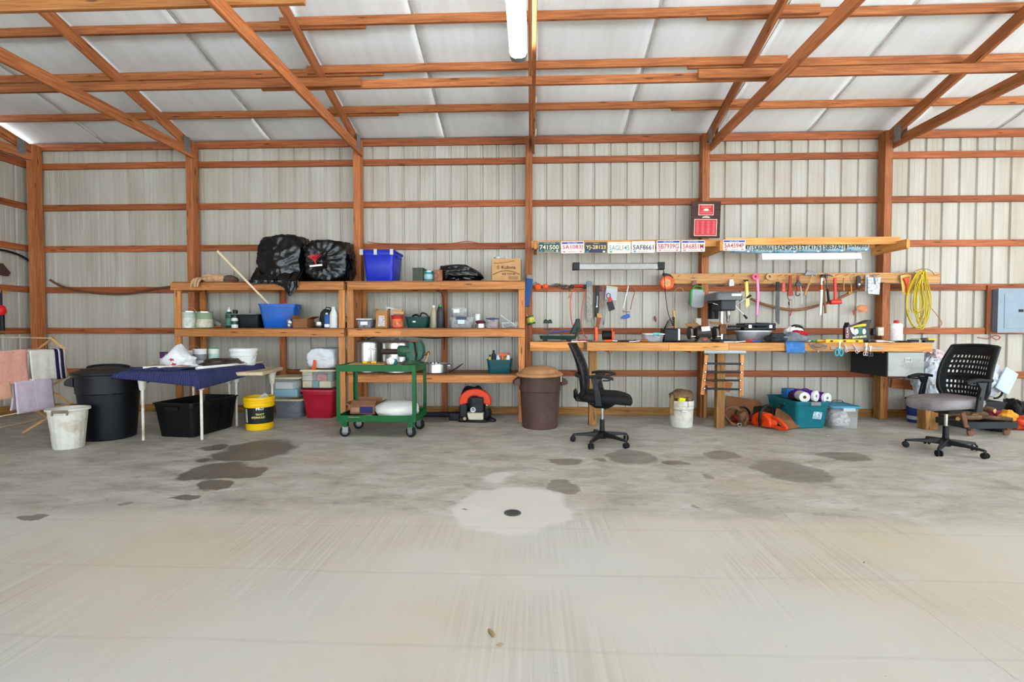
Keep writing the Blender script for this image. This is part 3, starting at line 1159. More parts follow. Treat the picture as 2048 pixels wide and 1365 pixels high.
def cloth_mesh(path, width, nu=26, nv=14, wob=0.012, seed=0, axis='x', hem=0.0):
    """a cloth whose cross-section follows path [(s, z)], with soft folds; width runs along the other axis"""
    P = path
    ls = [0]
    for a, b in zip(P[:-1], P[1:]):
        ls.append(ls[-1] + math.hypot(b[0] - a[0], b[1] - a[1]))
    T = ls[-1]

    def at(t):
        t *= T
        for i in range(len(P) - 1):
            if t <= ls[i + 1] + 1e-9:
                k = (t - ls[i]) / max(1e-9, ls[i + 1] - ls[i])
                return P[i][0] + (P[i + 1][0] - P[i][0]) * k, P[i][1] + (P[i + 1][1] - P[i][1]) * k
        return P[-1]

    def fn(a, b):
        s, z = at(b)
        w = (a - 0.5) * width
        dz = noise.noise(Vector((w * 7, s * 5, seed))) * wob
        ds = noise.noise(Vector((w * 11, z * 3, seed + 9))) * wob * 1.4
        return (w, s + ds, z + dz) if axis == 'x' else (s + ds, w, z + dz)
    return MB().grid(fn, nu, nv)


def carton(name, label, loc, rz, w, d, h, m, flaps=(), cat='box', group=None, tape=True):
    t = thing(name, label, cat, loc, rz, group)
    k = 0.004
    mb = MB()
    mb.box(0, 0, 0, w, d, k)
    for s in (-1, 1):
        mb.box(0, s * (d - k) / 2, 0, w, k, h)
        mb.box(s * (w - k) / 2, 0, 0, k, d, h)
    obj('box_body', mb, m, t, smooth=0)
    if not flaps:
        for s in (-1, 1):
            obj('flap', MB().box(0, s * d / 4, h - 0.001, w, d / 2 - 0.002, 0.005), m, t, smooth=0)
    for side, ang, ln in flaps:
        mb = MB()
        mb.box(0, 0, 0, (w if side in 'fb' else d) * 0.99, k, ln)
        rx = {'f': ang, 'b': ang, 'l': ang, 'r': ang}[side]
        o = obj('flap', mb, m, t, smooth=0)
        if side in 'fb':
            s = -1 if side == 'f' else 1
            o.location = (0, s * d / 2, h)
            o.rotation_euler = (-s * R(ang), 0, 0)
        else:
            s = -1 if side == 'l' else 1
            o.location = (s * w / 2, 0, h)
            o.rotation_euler = (-R(ang) , 0, s * -PI / 2)
    return t


def bezier(pts, n=8):
    """smooth curve through the points"""
    P = [Vector(p) for p in pts]
    out = []
    for i in range(len(P) - 1):
        p0 = P[max(i - 1, 0)]
        p1, p2 = P[i], P[i + 1]
        p3 = P[min(i + 2, len(P) - 1)]
        for k in range(n):
            t = k / n
            out.append(0.5 * ((2 * p1) + (p2 - p0) * t + (2 * p0 - 5 * p1 + 4 * p2 - p3) * t * t + (3 * p1 - p0 - 3 * p2 + p3) * t ** 3))
    out.append(P[-1])
    return out


# common finishes
BAGB = mt('black_bag_film', (7, 7, 8), 0.24, var=0.3, scale=6, bump=0.35, bscale=20, spec=0.45)
BAGW = mt('white_bag_film', (226, 226, 228), 0.35, var=0.05, bump=0.3, bscale=30)
CARD = mt('cardboard', (172, 128, 84), 0.8, var=0.1, scale=5, bump=0.08)
CARD2 = mt('dark_cardboard', (140, 92, 58), 0.8, var=0.12, scale=5)
WHT = mt('white_plastic', (224, 224, 220), 0.4, var=0.05)
GRYP = mt('grey_plastic', (128, 130, 134), 0.45)
STEEL = mt('polished_steel', (200, 200, 202), 0.22, 0.95, var=0.06)
DSTEEL = mt('dark_steel', (84, 84, 88), 0.4, 0.8, var=0.2)
RUSTY = mt('rusty_steel', (122, 80, 56), 0.65, 0.4, var=0.3, scale=20, dirt=(84, 46, 30))
RUB = mt('black_rubber', (22, 22, 24), 0.65, var=0.2)
CLEAR = mt('cloudy_clear_plastic', (228, 232, 234), 0.25, var=0.04, alpha=0.15)
CLEAR2 = mt('smoky_clear_plastic', (150, 156, 168), 0.28, var=0.08, alpha=0.42)
ORNG = mt('orange_plastic', (232, 88, 30), 0.4, var=0.08)
REDPL = mt('red_plastic', (198, 44, 36), 0.4, var=0.08)
BLUEP = mt('blue_plastic', (28, 84, 176), 0.36, var=0.08)
GRNP = mt('green_plastic', (40, 150, 60), 0.4)
TEALP = mt('teal_plastic', (16, 106, 118), 0.4, var=0.08)
YELP = mt('yellow_plastic', (236, 190, 30), 0.4, var=0.06)
PAPER = mt('paper_white', (232, 230, 224), 0.7, var=0.04)
NAVY = mt('navy_fabric', (30, 36, 84), 0.85, var=0.2, scale=16, bump=0.2)
# ------------------------------------------------------------------ left corner: drying rack, towels, bins
rf = PZ(48, 868, 0)
RYk = rf.y
ra = math.radians(3)


def rk_pt(u, v):
    return PY(u, v, RYk)


rack = thing('drying_rack', 'folding wooden clothes drying rack by the left wall', 'drying rack')
N = {'top': (103, 677), 'R0': (132, 699), 'L0': (74, 699), 'R1': (137, 752), 'L1': (50, 752), 'R2': (140, 808), 'L2': (46, 806), 'FL': (48, 868), 'FR': (140, 868)}
NP = {k: rk_pt(*v) for k, v in N.items()}
NP['FL'].z = NP['FR'].z = 0.012
NEAR = Vector((0.10, -1.15, 0.0))
arms = [('top', 'R0'), ('top', 'L0'), ('R0', 'L1'), ('L0', 'R1'), ('R1', 'L2'), ('L1', 'R2'), ('R2', 'FL'), ('L2', 'FR')]
for end in (Vector((0, 0, 0)), NEAR):
    for i, (a, b) in enumerate(arms):
        o = Vector((0, 0.012 * (1 if i % 2 else -1), 0))
        board('slat', NP[a] + o + end, NP[b] + o + end, 0.026, 0.011, HANDLE, rack, ext=0.02)
for k in ('top', 'R0', 'L0', 'R1', 'L1', 'R2', 'L2'):
    a = NP[k]
    lift = Vector((0, 0, 0.05)) if k == 'top' else Vector((0, 0, 0))
    mb = MB().cyl((0, 0, 0), NEAR + lift, 0.0065, n=8)
    obj('dowel', mb, PALE, rack, loc=a)
for a, b in ((('R2', 'FL')), ('L2', 'FR')):
    p = NP[a].lerp(NP[b], 0.5)
    obj('dowel', MB().cyl((0, 0, 0), NEAR, 0.0065, n=8), PALE, rack, loc=p)

TW = lambda n, c: mt(n, c, 0.95, var=0.08, scale=22, bump=0.2, bscale=120, spec=0.1)


def towel(name, label, k, y0, y1, dl, dr, m, seed, stripes=None, dx=0.0):
    """folded over the dowel that leaves node k, between y0 and y1 along it"""
    a = NP[k]
    f0, f1 = (a.y - y1) / 1.15, (a.y - y0) / 1.15
    p = a + NEAR * ((f0 + f1) / 2) + Vector((dx, 0, 0.0))
    w = y1 - y0
    t = thing(name, label, 'towel', p, math.atan2(NEAR.y, NEAR.x) + PI / 2)
    path = [(-0.022 - 0.02, -dl), (-0.016, -dl * 0.5), (-0.012, -0.02), (-0.006, 0.008), (0.0, 0.012), (0.006, 0.008), (0.012, -0.02), (0.018, -dr * 0.5), (0.03, -dr)]
    obj('towel_cloth', cloth_mesh(path, w, 22, 26, 0.007, seed, axis='y'), m, t, smooth=80, solid=0.007)
    if stripes:
        for c, ww, sm in stripes:
            pp = [(s * 1.32 + (0.004 if s > 0 else -0.004), z + (0.003 if abs(s) < 0.01 else 0)) for s, z in path]
            mb = cloth_mesh(pp, ww, 3, 26, 0.007, seed, axis='y')
            mb.v = [(x, y + c * w, z) for x, y, z in mb.v]
            obj('stripe', mb, sm, t, smooth=80, solid=0.004)
    return t


yy = NP['R0'].y
towel('towel', 'cream towel with navy and white end stripes on the drying rack', 'R0', yy - 0.46, yy - 0.02, 0.30, 0.335, TW('cream_terry', (232, 226, 212)), 1,
      [(0.36, 0.034, TW('navy_terry', (44, 34, 72))), (0.20, 0.042, TW('navy_terry', (44, 34, 72))), (0.28, 0.022, TW('white_terry', (226, 218, 226)))])
towel('towel', 'salmon pink towel on the upper rail of the drying rack', 'R0', yy - 1.05, yy - 0.49, 0.28, 0.33, TW('pink_terry', (236, 172, 156)), 4)
yy = NP['R1'].y
towel('towel', 'lavender towel on the middle rail of the drying rack', 'R1', yy - 0.66, yy - 0.22, 0.30, 0.34, TW('lavender_terry', (218, 200, 214)), 6, [(0.0, 0.0001, TW('lavender_terry', (218, 200, 214)))])
towel('towel', 'peach towel at the picture edge beside the lavender one', 'R1', yy - 1.05, yy - 0.70, 0.12, 0.16, TW('peach_terry', (232, 178, 150)), 9)

# white ribbed bin (oval, tapered)
p = PZ(137, 903, 0)
t = thing('waste_bin', 'dirty white ribbed plastic waste bin on the floor', 'bin', (ux(137, p.y + 0.15, 860), p.y + 0.15, 0), R(18))
mb = MB()
n = 72
prof = [(0.72, 0.0), (0.74, 0.01), (0.80, 0.12), (0.87, 0.25), (0.935, 0.36), (0.965, 0.40)]
rings = []
for k, z in prof:
    ring = []
    for i in range(n):
        a = 2 * PI * i / n
        rb = 1 + (0.018 * (1 if (i // 2) % 2 else 0) if 0.005 < z < 0.37 else 0)
        ring.append((0.172 * k * rb * math.cos(a), 0.16 * k * rb * math.sin(a), z))
    rings.append(ring)
inner = [[(0.163 * k * math.cos(2 * PI * i / n), 0.15 * k * math.sin(2 * PI * i / n), z) for i in range(n)] for k, z in ((0.95, 0.405), (0.75, 0.02))]
BINW = mt('dirty_white_plastic', (214, 210, 198), 0.5, var=0.06, dirt=(176, 154, 126))
obj('body', mb.loft(rings + inner), BINW, t, smooth=30)
mb = MB()
mb.loft([[(a * math.cos(2 * PI * i / n), b * math.sin(2 * PI * i / n), z) for i in range(n)] for a, b, z in ((0.163, 0.152, 0.395), (0.184, 0.171, 0.395), (0.187, 0.174, 0.405), (0.184, 0.171, 0.418), (0.164, 0.153, 0.414), (0.163, 0.152, 0.395))], False, False)
obj('rim', mb, BINW, t, smooth=30)
mb = MB().at(0.02, -0.182, 0.375, 0, 0, 0)
mb.box(0, 0, 0.012, 0.135, 0.012, 0.03)
mb.box(-0.063, 0, -0.012, 0.016, 0.014, 0.03)
mb.box(0.063, 0, -0.012, 0.016, 0.014, 0.03)
obj('handle', mb, mt('worn_brown_grip', (120, 104, 86), 0.6, var=0.3), t, smooth=0, bevel=0.004)

# big black bin with lid
def round_bin(name, label, loc, rz, rb, rt, h, m, lidm, lid_z, tall, panels, tilt=0):
    t = thing(name, label, 'trash can', loc, rz)
    n = 64
    prof = [(rb * 0.96, 0), (rb, 0.012), (rb + (rt - rb) * 0.5, h * 0.5), (rb + (rt - rb) * 0.66, h * 0.70), (rb + (rt - rb) * 0.66 + 0.012, h * 0.715), (rt * 0.985, h * 0.95), (rt * 1.03, h * 0.955), (rt * 1.03, h), (rt * 0.96, h), (rt * 0.9, h * 0.6), (rb * 0.9, 0.02)]
    mb = MB()
    rings = []
    for r, z in prof:
        ring = []
        for i in range(n):
            a = 2 * PI * i / n
            k = 1.0
            if 0.03 * h < z < 0.68 * h and panels and (i % 16) in (0, 1, 2, 3, 4, 5, 6):
                k = 0.972
            ring.append((r * k * math.cos(a), r * k * math.sin(a), z))
        rings.append(ring)
    mb.loft(rings)
    obj('body', mb, m, t, smooth=28)
    for s in (-1, 1):
        mb = MB()
        mb.prism([(s * rt * 0.98, h * 0.80), (s * (rt + 0.075), h * 0.83), (s * (rt + 0.08), h * 0.885), (s * (rt + 0.05), h * 0.93), (s * rt * 0.98, h * 0.97)], 0.16, 'y')
        obj('handle', mb, m, t, smooth=0, bevel=0.008)
    lp = [(rt * 1.10, lid_z - 0.03), (rt * 1.12, lid_z - 0.02), (rt * 1.10, lid_z), (rt * 1.0, lid_z + 0.012), (rt * 0.92, lid_z + 0.014), (rt * 0.8, lid_z + tall * 0.62), (rt * 0.55, lid_z + tall * 0.9), (rt * 0.22, lid_z + tall), (0.003, lid_z + tall * 1.01)]
    lo = obj('lid', MB().lathe(lp, 48), lidm, t, smooth=28)
    lo.rotation_euler = (R(tilt), R(-tilt * 0.6), 0)
    return t, lo


BLKCAN = mt('charcoal_bin_plastic', (16, 18, 23), 0.42, var=0.12, dirt=(26, 28, 33))
p = PZ(226, 886, 0)
t, lo = round_bin('trash_can', 'large black plastic trash can with a domed lid beside the table', (ux(219, p.y + 0.27, 820), p.y + 0.27, 0), R(20), 0.245, 0.305, 0.735, BLKCAN, BLKCAN, 0.755, 0.055, False)
mb = MB().tube([(0.2 * math.cos(a), 0.05 * math.sin(a * 2) * 0, 0.80 + 0.03 * math.sin(a)) for a in [PI * i / 10 for i in range(11)]], 0.014, 8)
obj('lid_handle', mb, BLKCAN, lo)
mb = MB()
for s in (-1, 1):
    pth = [(0.0, 0.0, 0)]
    arc = []
    for i in range(17):
        a = R(-125 + 70 * i / 16) if s < 0 else R(-50 + 70 * i / 16)
        r = 0.2925
        arc.append((r * math.cos(a), r * math.sin(a), 0.50 + 0.04 * math.sin(PI * i / 16)))
    mb.tube(arc, 0.007, 6)
obj('moulded_ridge', mb, BLKCAN, t)

# hoses along the girts
HOSE = mt('brown_pipe', (104, 62, 40), 0.5, var=0.2)
pts = [PY(u, v, Y) for u, v, Y in ((100, 560, 6.90), (125, 574, 6.925), (165, 583, 6.93), (215, 588, 6.93), (260, 587, 6.93), (300, 580, 6.93), (346, 573, 6.93))]
tag(obj('pipe', MB().tube(bezier(pts), 0.017, 8), HOSE), 'brown flexible pipe sagging along the girt left of the shelves', 'pipe')
pts = [PX(u, v, -7.375) for u, v in ((-70, 505), (-30, 499), (0, 500), (20, 504), (42, 512), (58, 522))]
tag(obj('hose', MB().tube(bezier(pts), 0.016, 8), RUB), 'black hose arching across the left wall', 'hose')

# tools hanging on the left wall, cut by the frame
p = PX(2, 540, -7.36)
t = thing('hand_broom', 'brown bristle broom head hanging on the left wall', 'broom', p)
BR = mt('bristle_brown', (74, 54, 44), 0.9, var=0.3, scale=40)
mb = MB()
mb.loft([[(-0.02, -0.16, 0.06), (0.03, -0.16, 0.06), (0.03, 0.0, 0.09), (-0.02, 0.0, 0.09)], [(-0.02, -0.16, 0.0), (0.03, -0.16, 0.0), (0.03, 0.10, -0.03), (-0.02, 0.10, -0.03)], [(-0.02, -0.14, -0.06), (0.03, -0.14, -0.06), (0.03, 0.07, -0.08), (-0.02, 0.07, -0.08)]])
obj('bristles', mb, BR, t, smooth=0)
obj('handle', MB().cyl((0.005, -0.12, 0.06), (0.005, -0.16, 0.75), 0.012), HANDLE, t)
p = PX(3, 630, -7.34)
t = thing('grabber_tool', 'black tool with a red grip hanging on the left wall', 'tool', p)
obj('shaft', MB().cyl((0, 0, -0.02), (0, 0, 0.34), 0.014, n=8), BLK, t)
obj('grip', MB().ball((0, 0, 0.06), (0.05, 0.055, 0.075), 12, 8), mt('bright_red_grip', (222, 30, 36), 0.4), t)
obj('lower_grip', MB().cyl((0, 0.005, -0.22), (0, 0, 0.0), 0.028, 0.032, n=10), BLK, t)
mb = MB()
mb.prism([(-0.1, 0.31), (0.09, 0.30), (0.06, 0.335), (-0.1, 0.35)], 0.02, 'x')
obj('cross_handle', mb, HANDLE, t, smooth=0)

# ------------------------------------------------------------------ folding tables
TLEG = mt('cream_tube_leg', (226, 220, 206), 0.4, var=0.06, dirt=(180, 160, 128))
TTOP = mt('cream_table_top', (206, 186, 152), 0.5, var=0.1, dirt=(150, 118, 84))


def folding_table(name, label, corners, ztop, thick, legs):
    t = thing(name, label, 'table')
    mb = MB()
    mb.prism([(c[0], c[1]) for c in corners], thick, 'z', ztop - thick / 2)
    obj('table_top', mb, TTOP, t, smooth=0, bevel=0.012)
    for (x, y) in legs:
        lg = obj('leg', MB().cyl((0, 0, 0.0), (0, 0, ztop - 0.16), 0.0145, n=12), TLEG, t, loc=(x, y, 0))
        obj('leg_socket', MB().lathe([(0.022, ztop - 0.215), (0.03, ztop - 0.205), (0.042, ztop - 0.10), (0.06, ztop - thick)], 14), TLEG, lg)
    return t


l1, l2, l3, l4 = PZ(287, 881, 0), PZ(404, 880, 0), PZ(483, 849, 0), PZ(464, 828, 0)
ZA, ZB_ = 0.772, 0.728
folding_table('folding_table', 'cream folding table under a blue quilted blanket', [(-4.38, 5.02), (-3.60, 5.06), (-3.48, 6.08), (-4.36, 6.04)], ZA, 0.04,
              [(l1.x, l1.y), (l2.x, l2.y), (-4.28, 5.95), (l3.x, l3.y - 0.10)])
folding_table('folding_table', 'second cream folding table tucked behind the blanket-covered one', [(-3.75, 5.52), (-3.18, 5.60), (-3.33, 6.36), (-4.12, 6.34)], ZB_, 0.045,
              [(-3.42, 6.24), (-4.0, 6.24)])

# quilted blanket: covers the top and hangs over the near and right sides
q = NT('quilted_navy')
v = q.objvec(rnd=False)
wv = q.n('TexWave', wave_type='BANDS', bands_direction='DIAGONAL', wave_profile='TRI', i_Scale=5.0)
ab = q.n('VectorMath', operation='ABSOLUTE')
pp = q.n('VectorMath', operation='FRACTION')
s5 = q.n('VectorMath', operation='MULTIPLY')
s5.inputs[1].default_value = (5, 5, 0)
q.l(v, s5.inputs[0])
q.l(s5.outputs[0], pp.inputs[0])
s6 = q.n('VectorMath', operation='SUBTRACT')
s6.inputs[1].default_value = (0.5, 0.5, 0.5)
q.l(pp.outputs[0], s6.inputs[0])
q.l(s6.outputs[0], ab.inputs[0])
q.l(ab.outputs[0], wv.inputs['Vector'])
stitch = q.ramp(wv.outputs[1], [(0.0, W1), (0.12, B0)])
col = q.mix(q.math('MULTIPLY', stitch, 0.8), rgb((32, 36, 84)), rgb((92, 98, 144)))
q.l(col, q.b.inputs['Base Color'])
q.b.inputs['Roughness'].default_value = 0.85
q.bump(wv.outputs[1], 0.6, 0.01)
QUILT = q.m
bl = thing('moving_blanket', 'navy blue quilted moving blanket draped over the table', 'blanket', (0, 0, 0))


def drape(a, b):
    # a across the table (left to right), b along it (near to far)
    s = -0.13 + a * 1.14       # 0..0.95 lies on the top, outside of that it hangs
    r = -0.17 + b * 1.27
    wv_ = noise.noise(Vector((s * 5, r * 5, 2)))
    z = ZA + 0.012 + 0.003 * wv_
    x, y = -4.40 + s, 5.00 + r
    ex = 0.80 + 0.135 * b
    dx = s - ex
    dl = -s
    dy = -r
    drop = 0.0
    if dx > 0:
        lim = 0.17 * (1 - 0.65 * b) + 0.03
        h = min(dx, lim)
        x = -4.40 + ex + 0.012 + 0.045 * min(1, dx / 0.1) + 0.016 * wv_
        drop = max(drop, h)
    if dl > 0:
        x = -4.40 - 0.07 * min(1, dl / 0.13)
        drop = max(drop, dl * 0.55)
    if dy > 0:
        k = 0.35 + 0.65 * a if a < 0.9 else 1
        y = 5.0 - 0.012 - 0.02 * min(1, dy / 0.1) - 0.014 * wv_
        drop = max(drop, dy * k)
    return (x, y, z - drop)


mb = MB().grid(drape, 54, 46)
obj('quilt', mb, QUILT, bl, smooth=60, solid=0.012)
mb = MB()
mb.grid(lambda a, b: (-4.36 + a * 0.60, 5.03 + b * 0.24 + 0.02 * math.sin(a * 6), ZA + 0.024 + 0.03 * math.sin(PI * min(1, max(0, b))) * (0.6 + 0.4 * noise.noise(Vector((a * 4, b * 2, 3))))), 20, 8)
obj('folded_edge', mb, QUILT, bl, smooth=60, solid=0.01)

# things lying on the tables
zt = ZA + 0.018
PVC = mt('white_pvc', (226, 224, 216), 0.4, var=0.05)


def pvc(label, p0, p1, r, coupl):
    p0, p1 = Vector(p0), Vector(p1)
    t = thing('pvc_pipe', label, 'pipe', p0, 0, 'white pipes on the blanket')
    d = p1 - p0
    e = d.normalized()
    obj('pipe', MB().tube([(0, 0, 0), d], r, 14, caps=False), PVC, t, solid=0.003)
    if coupl:
        obj('coupling', MB().tube([-e * 0.01, e * 0.09], r * 1.35, 14, caps=False), PVC, t, solid=0.004)
    return t


pvc('white pipe with open end nearest the blanket corner', (-4.05, 5.10, zt + 0.025), (-3.55, 5.98, zt + 0.025), 0.016, True)
pvc('long white pipe along the right edge of the blanket', (-3.66, 5.14, zt + 0.02), (-3.46, 6.10, zt + 0.022), 0.014, False)
pvc('white pipe crossing the blanket at its left', (-4.22, 5.09, zt + 0.028), (-3.74, 5.70, zt + 0.02), 0.012, False)

tag(obj('cardboard_sheet', MB().grid(lambda a, b: (-4.33 + a * 0.45, 5.20 + b * 0.3, zt + 0.03 + 0.022 * noise.noise(Vector((a * 4, b * 4, 1)))), 14, 8), mt('kraft_paper', (186, 160, 136), 0.8, var=0.12), smooth=40, solid=0.006), 'crumpled tan paper on the left end of the blanket', 'paper')

PURP = mt('purple_label', (78, 38, 84), 0.45, var=0.1)
cx, cw, ch = span(317, 348, 706, 5.55, zt)
rnd_can('paint_tub', 'white tub with a purple top behind the shopping bag', (cx, 5.60, zt), cw / 2, ch, WHT, PURP, mt('dark_purple_lid', (58, 30, 60), 0.4), cat='tub', band=(0.62, 0.97))

# shopping bag
cx, cw, ch = span(337, 394, 700, 5.45, zt)
t = thing('shopping_bag', 'white plastic shopping bag with red print on the blanket', 'bag', (cx, 5.40, zt + 0.004), R(10))
mb = bag_mesh(cw / 2, 0.13, 0.105, 3, 44, 26, 0.2, 0.25, 0.3)
mb.v = [(x - max(0, z - 0.12) * 0.3, y, z * (1.0 + 0.5 * math.exp(-((x + 0.0) / 0.06) ** 2) * (1 if z > 0.08 else 0))) for x, y, z in mb.v]
obj('bag_film', mb, BAGW, t, smooth=70)
for i, (dx, dz, s) in enumerate(((-0.02, 0.10, 0.03), (0.0, 0.045, 0.035))):
    mb = MB().at(dx, -0.128, dz)
    mb.prism([(s * math.cos(a * PI / 5) * (1 if a % 2 else 0.45), s * 0.6 * math.sin(a * PI / 5) * (1 if a % 2 else 0.5)) for a in range(10)], 0.012, 'y')
    obj('red_print', mb, mt('red_print', (188, 40, 50), 0.5), t, smooth=0)

cx, cw, ch = span(372, 400, 702, 5.85, zt)
rnd_can('plastic_pail', 'white pail with raised wire handle behind the shopping bag', (cx, 5.86, zt), cw / 2, ch, WHT, mt('grey_print_label', (150, 154, 158), 0.5, var=0.3, scale=30), None, True, cat='bucket', band=(0.3, 0.7))
cx, cw, ch = span(397, 420, 699, 5.8, zt)
rnd_can('compound_tub', 'white tub with a grey label band left of the green-lidded one', (cx, 5.72, zt), cw / 2, ch, WHT, mt('silver_label', (128, 132, 136), 0.4, var=0.2), WHT, cat='tub', band=(0.35, 0.72))
cx, cw, ch = span(416, 435, 697, 5.85, zt)
rnd_can('compound_tub', 'white tub with a green lid on the blanket table', (cx + 0.02, 5.84, zt), cw / 2, ch, WHT, mt('pale_green_print', (176, 206, 190), 0.5, var=0.2, scale=30), mt('green_lid', (40, 152, 92), 0.4), cat='tub', band=(0.2, 0.7))
# crumpled dark plastic
t = thing('plastic_wrap', 'crumpled dark brown plastic sheeting on the blanket table', 'plastic', (-3.68, 5.66, zt + 0.002), R(60))
obj('film', bag_mesh(0.30, 0.12, 0.055, 8, 40, 20, 0.3, 0.4, 0.3), mt('dark_wrap', (66, 54, 48), 0.3, var=0.4, scale=12, bump=0.4), t, smooth=60)
t = thing('caulk_tube', 'small blue-capped tube lying beside the white pail', 'tube', (-3.52, 5.90, zt + 0.016), R(75))
obj('body', MB().cyl((-0.07, 0, 0), (0.05, 0, 0), 0.014, 0.016), mt('purple_pink_tube', (190, 160, 200), 0.4), t)
obj('cap', MB().cyl((0.05, 0, 0), (0.085, 0, 0), 0.017, 0.015), BLUEP, t)
# pail with handle hanging down
cx, cw, ch = span(466, 514, 697, 5.95, ZB_)
t = thing('white_pail', 'white plastic pail with lid standing at the end of the blanket table', 'bucket', (cx, 5.92, ZB_ + 0.003))
r = cw / 2
obj('body', MB().lathe([(r * 0.80, 0), (r * 0.82, 0.006), (r * 0.92, ch * 0.62), (r * 0.93, ch * 0.64), (r * 1.0, ch * 0.66), (r * 1.0, ch * 0.74), (r * 0.95, ch * 0.75), (r * 0.96, ch * 0.9)], 32), WHT, t)
obj('lid', MB().lathe([(r * 0.97, ch * 0.84), (r * 1.03, ch * 0.85), (r * 1.03, ch * 0.97), (r * 0.98, ch), (r * 0.9, ch * 0.985), (0.002, ch * 0.985)], 32), WHT, t)
pts = [(r * 1.05 * math.cos(a), -r * 0.75 * math.sin(a) - 0.01, ch * 0.62 - r * 0.95 * math.sin(a)) for a in [PI * i / 16 for i in range(17)]]
obj('bail_handle', MB().tube(pts, 0.004, 6), WHT, t)

# black tote under the table
a, b, c = PZ(330, 876, 0), PZ(372, 881, 0), PZ(447, 858, 0)
tote('storage_tote', 'large open black storage tote under the blanket table', ((-4.02), 5.66, 0), R(84), 0.74, 0.50, 0.40, mt('black_tote_plastic', (10, 11, 13), 0.38, var=0.1), None, ribs=4, taper=0.86)

# yellow bucket
p = PZ(518, 862, 0)
cx, cw, ch = span(491, 546, 793, p.y + 0.15, 0)
t = thing('oil_bucket', 'yellow bucket with a black label in front of the clear totes', 'bucket', (cx, p.y + 0.15, 0), R(-4))
r = cw / 2
obj('body', MB().lathe([(r * 0.86, 0), (r * 0.88, 0.006), (r * 0.94, ch * 0.70), (r * 0.94, ch * 0.72), (r * 1.01, ch * 0.73), (r * 0.97, ch * 0.74), (r * 0.98, ch * 0.83), (r * 1.02, ch * 0.835), (r * 0.98, ch * 0.845), (r * 0.99, ch * 0.91), (r * 1.03, ch * 0.915), (r * 1.0, ch * 0.93), (r * 1.0, ch), (r * 0.96, ch), (r * 0.9, ch * 0.5), (r * 0.84, 0.01)], 40), mt('bucket_yellow', (240, 190, 16), 0.38, var=0.05), t)
obj('label', MB().lathe([(r * 0.8975, ch * 0.20), (r * 0.9425, ch * 0.69), (r * 0.935, ch * 0.69), (r * 0.89, ch * 0.20), (r * 0.8975, ch * 0.20)], 40), mt('black_print_label', (26, 28, 26), 0.4, var=0.3, scale=20), t)


def on_cyl(R0, z, ang, w, h, name, s, m, parent, bold=0.0):
    """lettering wrapped round a drum"""
    o = text(name, s, w, h, m, parent, (0, 0, 0), (0, 0, 0), bold=bold)
    for v_ in o.data.vertices:
        a = ang + v_.co.x / R0
        rr = R0 + v_.co.z + 0.0008
        v_.co = Vector((rr * math.sin(a), -rr * math.cos(a), z + v_.co.y))
    return o


YI = mt('label_yellow_text', (240, 226, 130), 0.5)
on_cyl(r * 0.943, ch * 0.655, 0.62, 0.085, 0.028, 'lettering', 'PRO', WHITE_INK, t, 0.02)
on_cyl(r * 0.932, ch * 0.49, 0.62, 0.095, 0.024, 'lettering', 'TRACT', YI, t, 0.02)
on_cyl(r * 0.925, ch * 0.40, 0.50, 0.15, 0.024, 'lettering', 'HYDRAULIC', YI, t, 0.02)
mb = MB()
for i in range(5):
    a0, a1 = -0.62 + 0.30 * i / 5, -0.62 + 0.30 * (i + 1) / 5
    vs = []
    for a in (a0, a1):
        for k, z in ((0.900, 0.24), (0.938, 0.66)):
            vs.append((r * k * math.sin(a), -r * k * math.cos(a), ch * z))
    mb.add(vs, [(0, 2, 3, 1)])
obj('side_panel', mb, mt('pale_info_panel', (206, 210, 190), 0.5, var=0.25, scale=40), t)
t = thing('paper_cup', 'white paper cup lying in the yellow bucket', 'cup', (cx + 0.03, p.y + 0.17, ch - 0.025), rot=(R(20), R(62), R(20)))
obj('cup', MB().lathe([(0.030, -0.05), (0.031, -0.05), (0.042, 0.05), (0.044, 0.052), (0.040, 0.05), (0.028, -0.046)], 20), PAPER, t)

# stacked totes by the shelving legs
def clear_tote(label, u0, u1, vt, vb, Y, zb, m, lidm, d=0.42, rz=0):
    cx, cw, ch = span(u0, u1, vt, Y, zb)
    return tote('storage_tote', label, (cx, Y + d / 2, zb), rz, cw * 0.94, d, ch, m, lidm, grips=True), (cx, cw, ch)


LIDY = mt('yellowed_lid', (214, 204, 166), 0.45, var=0.08)
Yc = PZ(572, 838, 0).y
t1, (cx1, cw1, ch1) = clear_tote('smoky clear storage tote with yellowed lid at the bottom of its stack', 545, 602, 801, 838, Yc, 0, CLEAR2, LIDY, 0.40)
t = thing('tote_contents', 'grey and tan odds and ends inside the smoky clear tote', 'contents', (cx1, Yc + 0.2, 0.012))
obj('dark_bundle', bag_mesh(cw1 * 0.36, 0.14, 0.07, 5, 24, 14, 0.1, 0.2, 0.2), mt('grey_bundle', (92, 96, 104), 0.8, var=0.3), t)
mb = MB().tube(bezier([(-0.02, -0.14, 0.12), (0.06, -0.15, 0.15), (0.12, -0.14, 0.19)]), 0.006, 6)
obj('cord', mb, mt('tan_cord', (186, 166, 130), 0.7), t)
zs = ch1 + 0.03
t2, (cx2, cw2, ch2) = clear_tote('clear storage tote of blue and white things, upper of its stack', 535, 597, 757, 797, Yc - 0.02, zs, CLEAR, LIDY, 0.42)
t = thing('tote_contents', 'blue and white folded things inside the upper clear tote', 'contents', (cx2, Yc + 0.19, zs + 0.012))
obj('blue_stack', MB().box(0, 0, 0, cw2 * 0.74, 0.30, ch2 * 0.36), mt('sky_blue_stack', (96, 170, 196), 0.6, var=0.1), t, smooth=0, bevel=0.012)
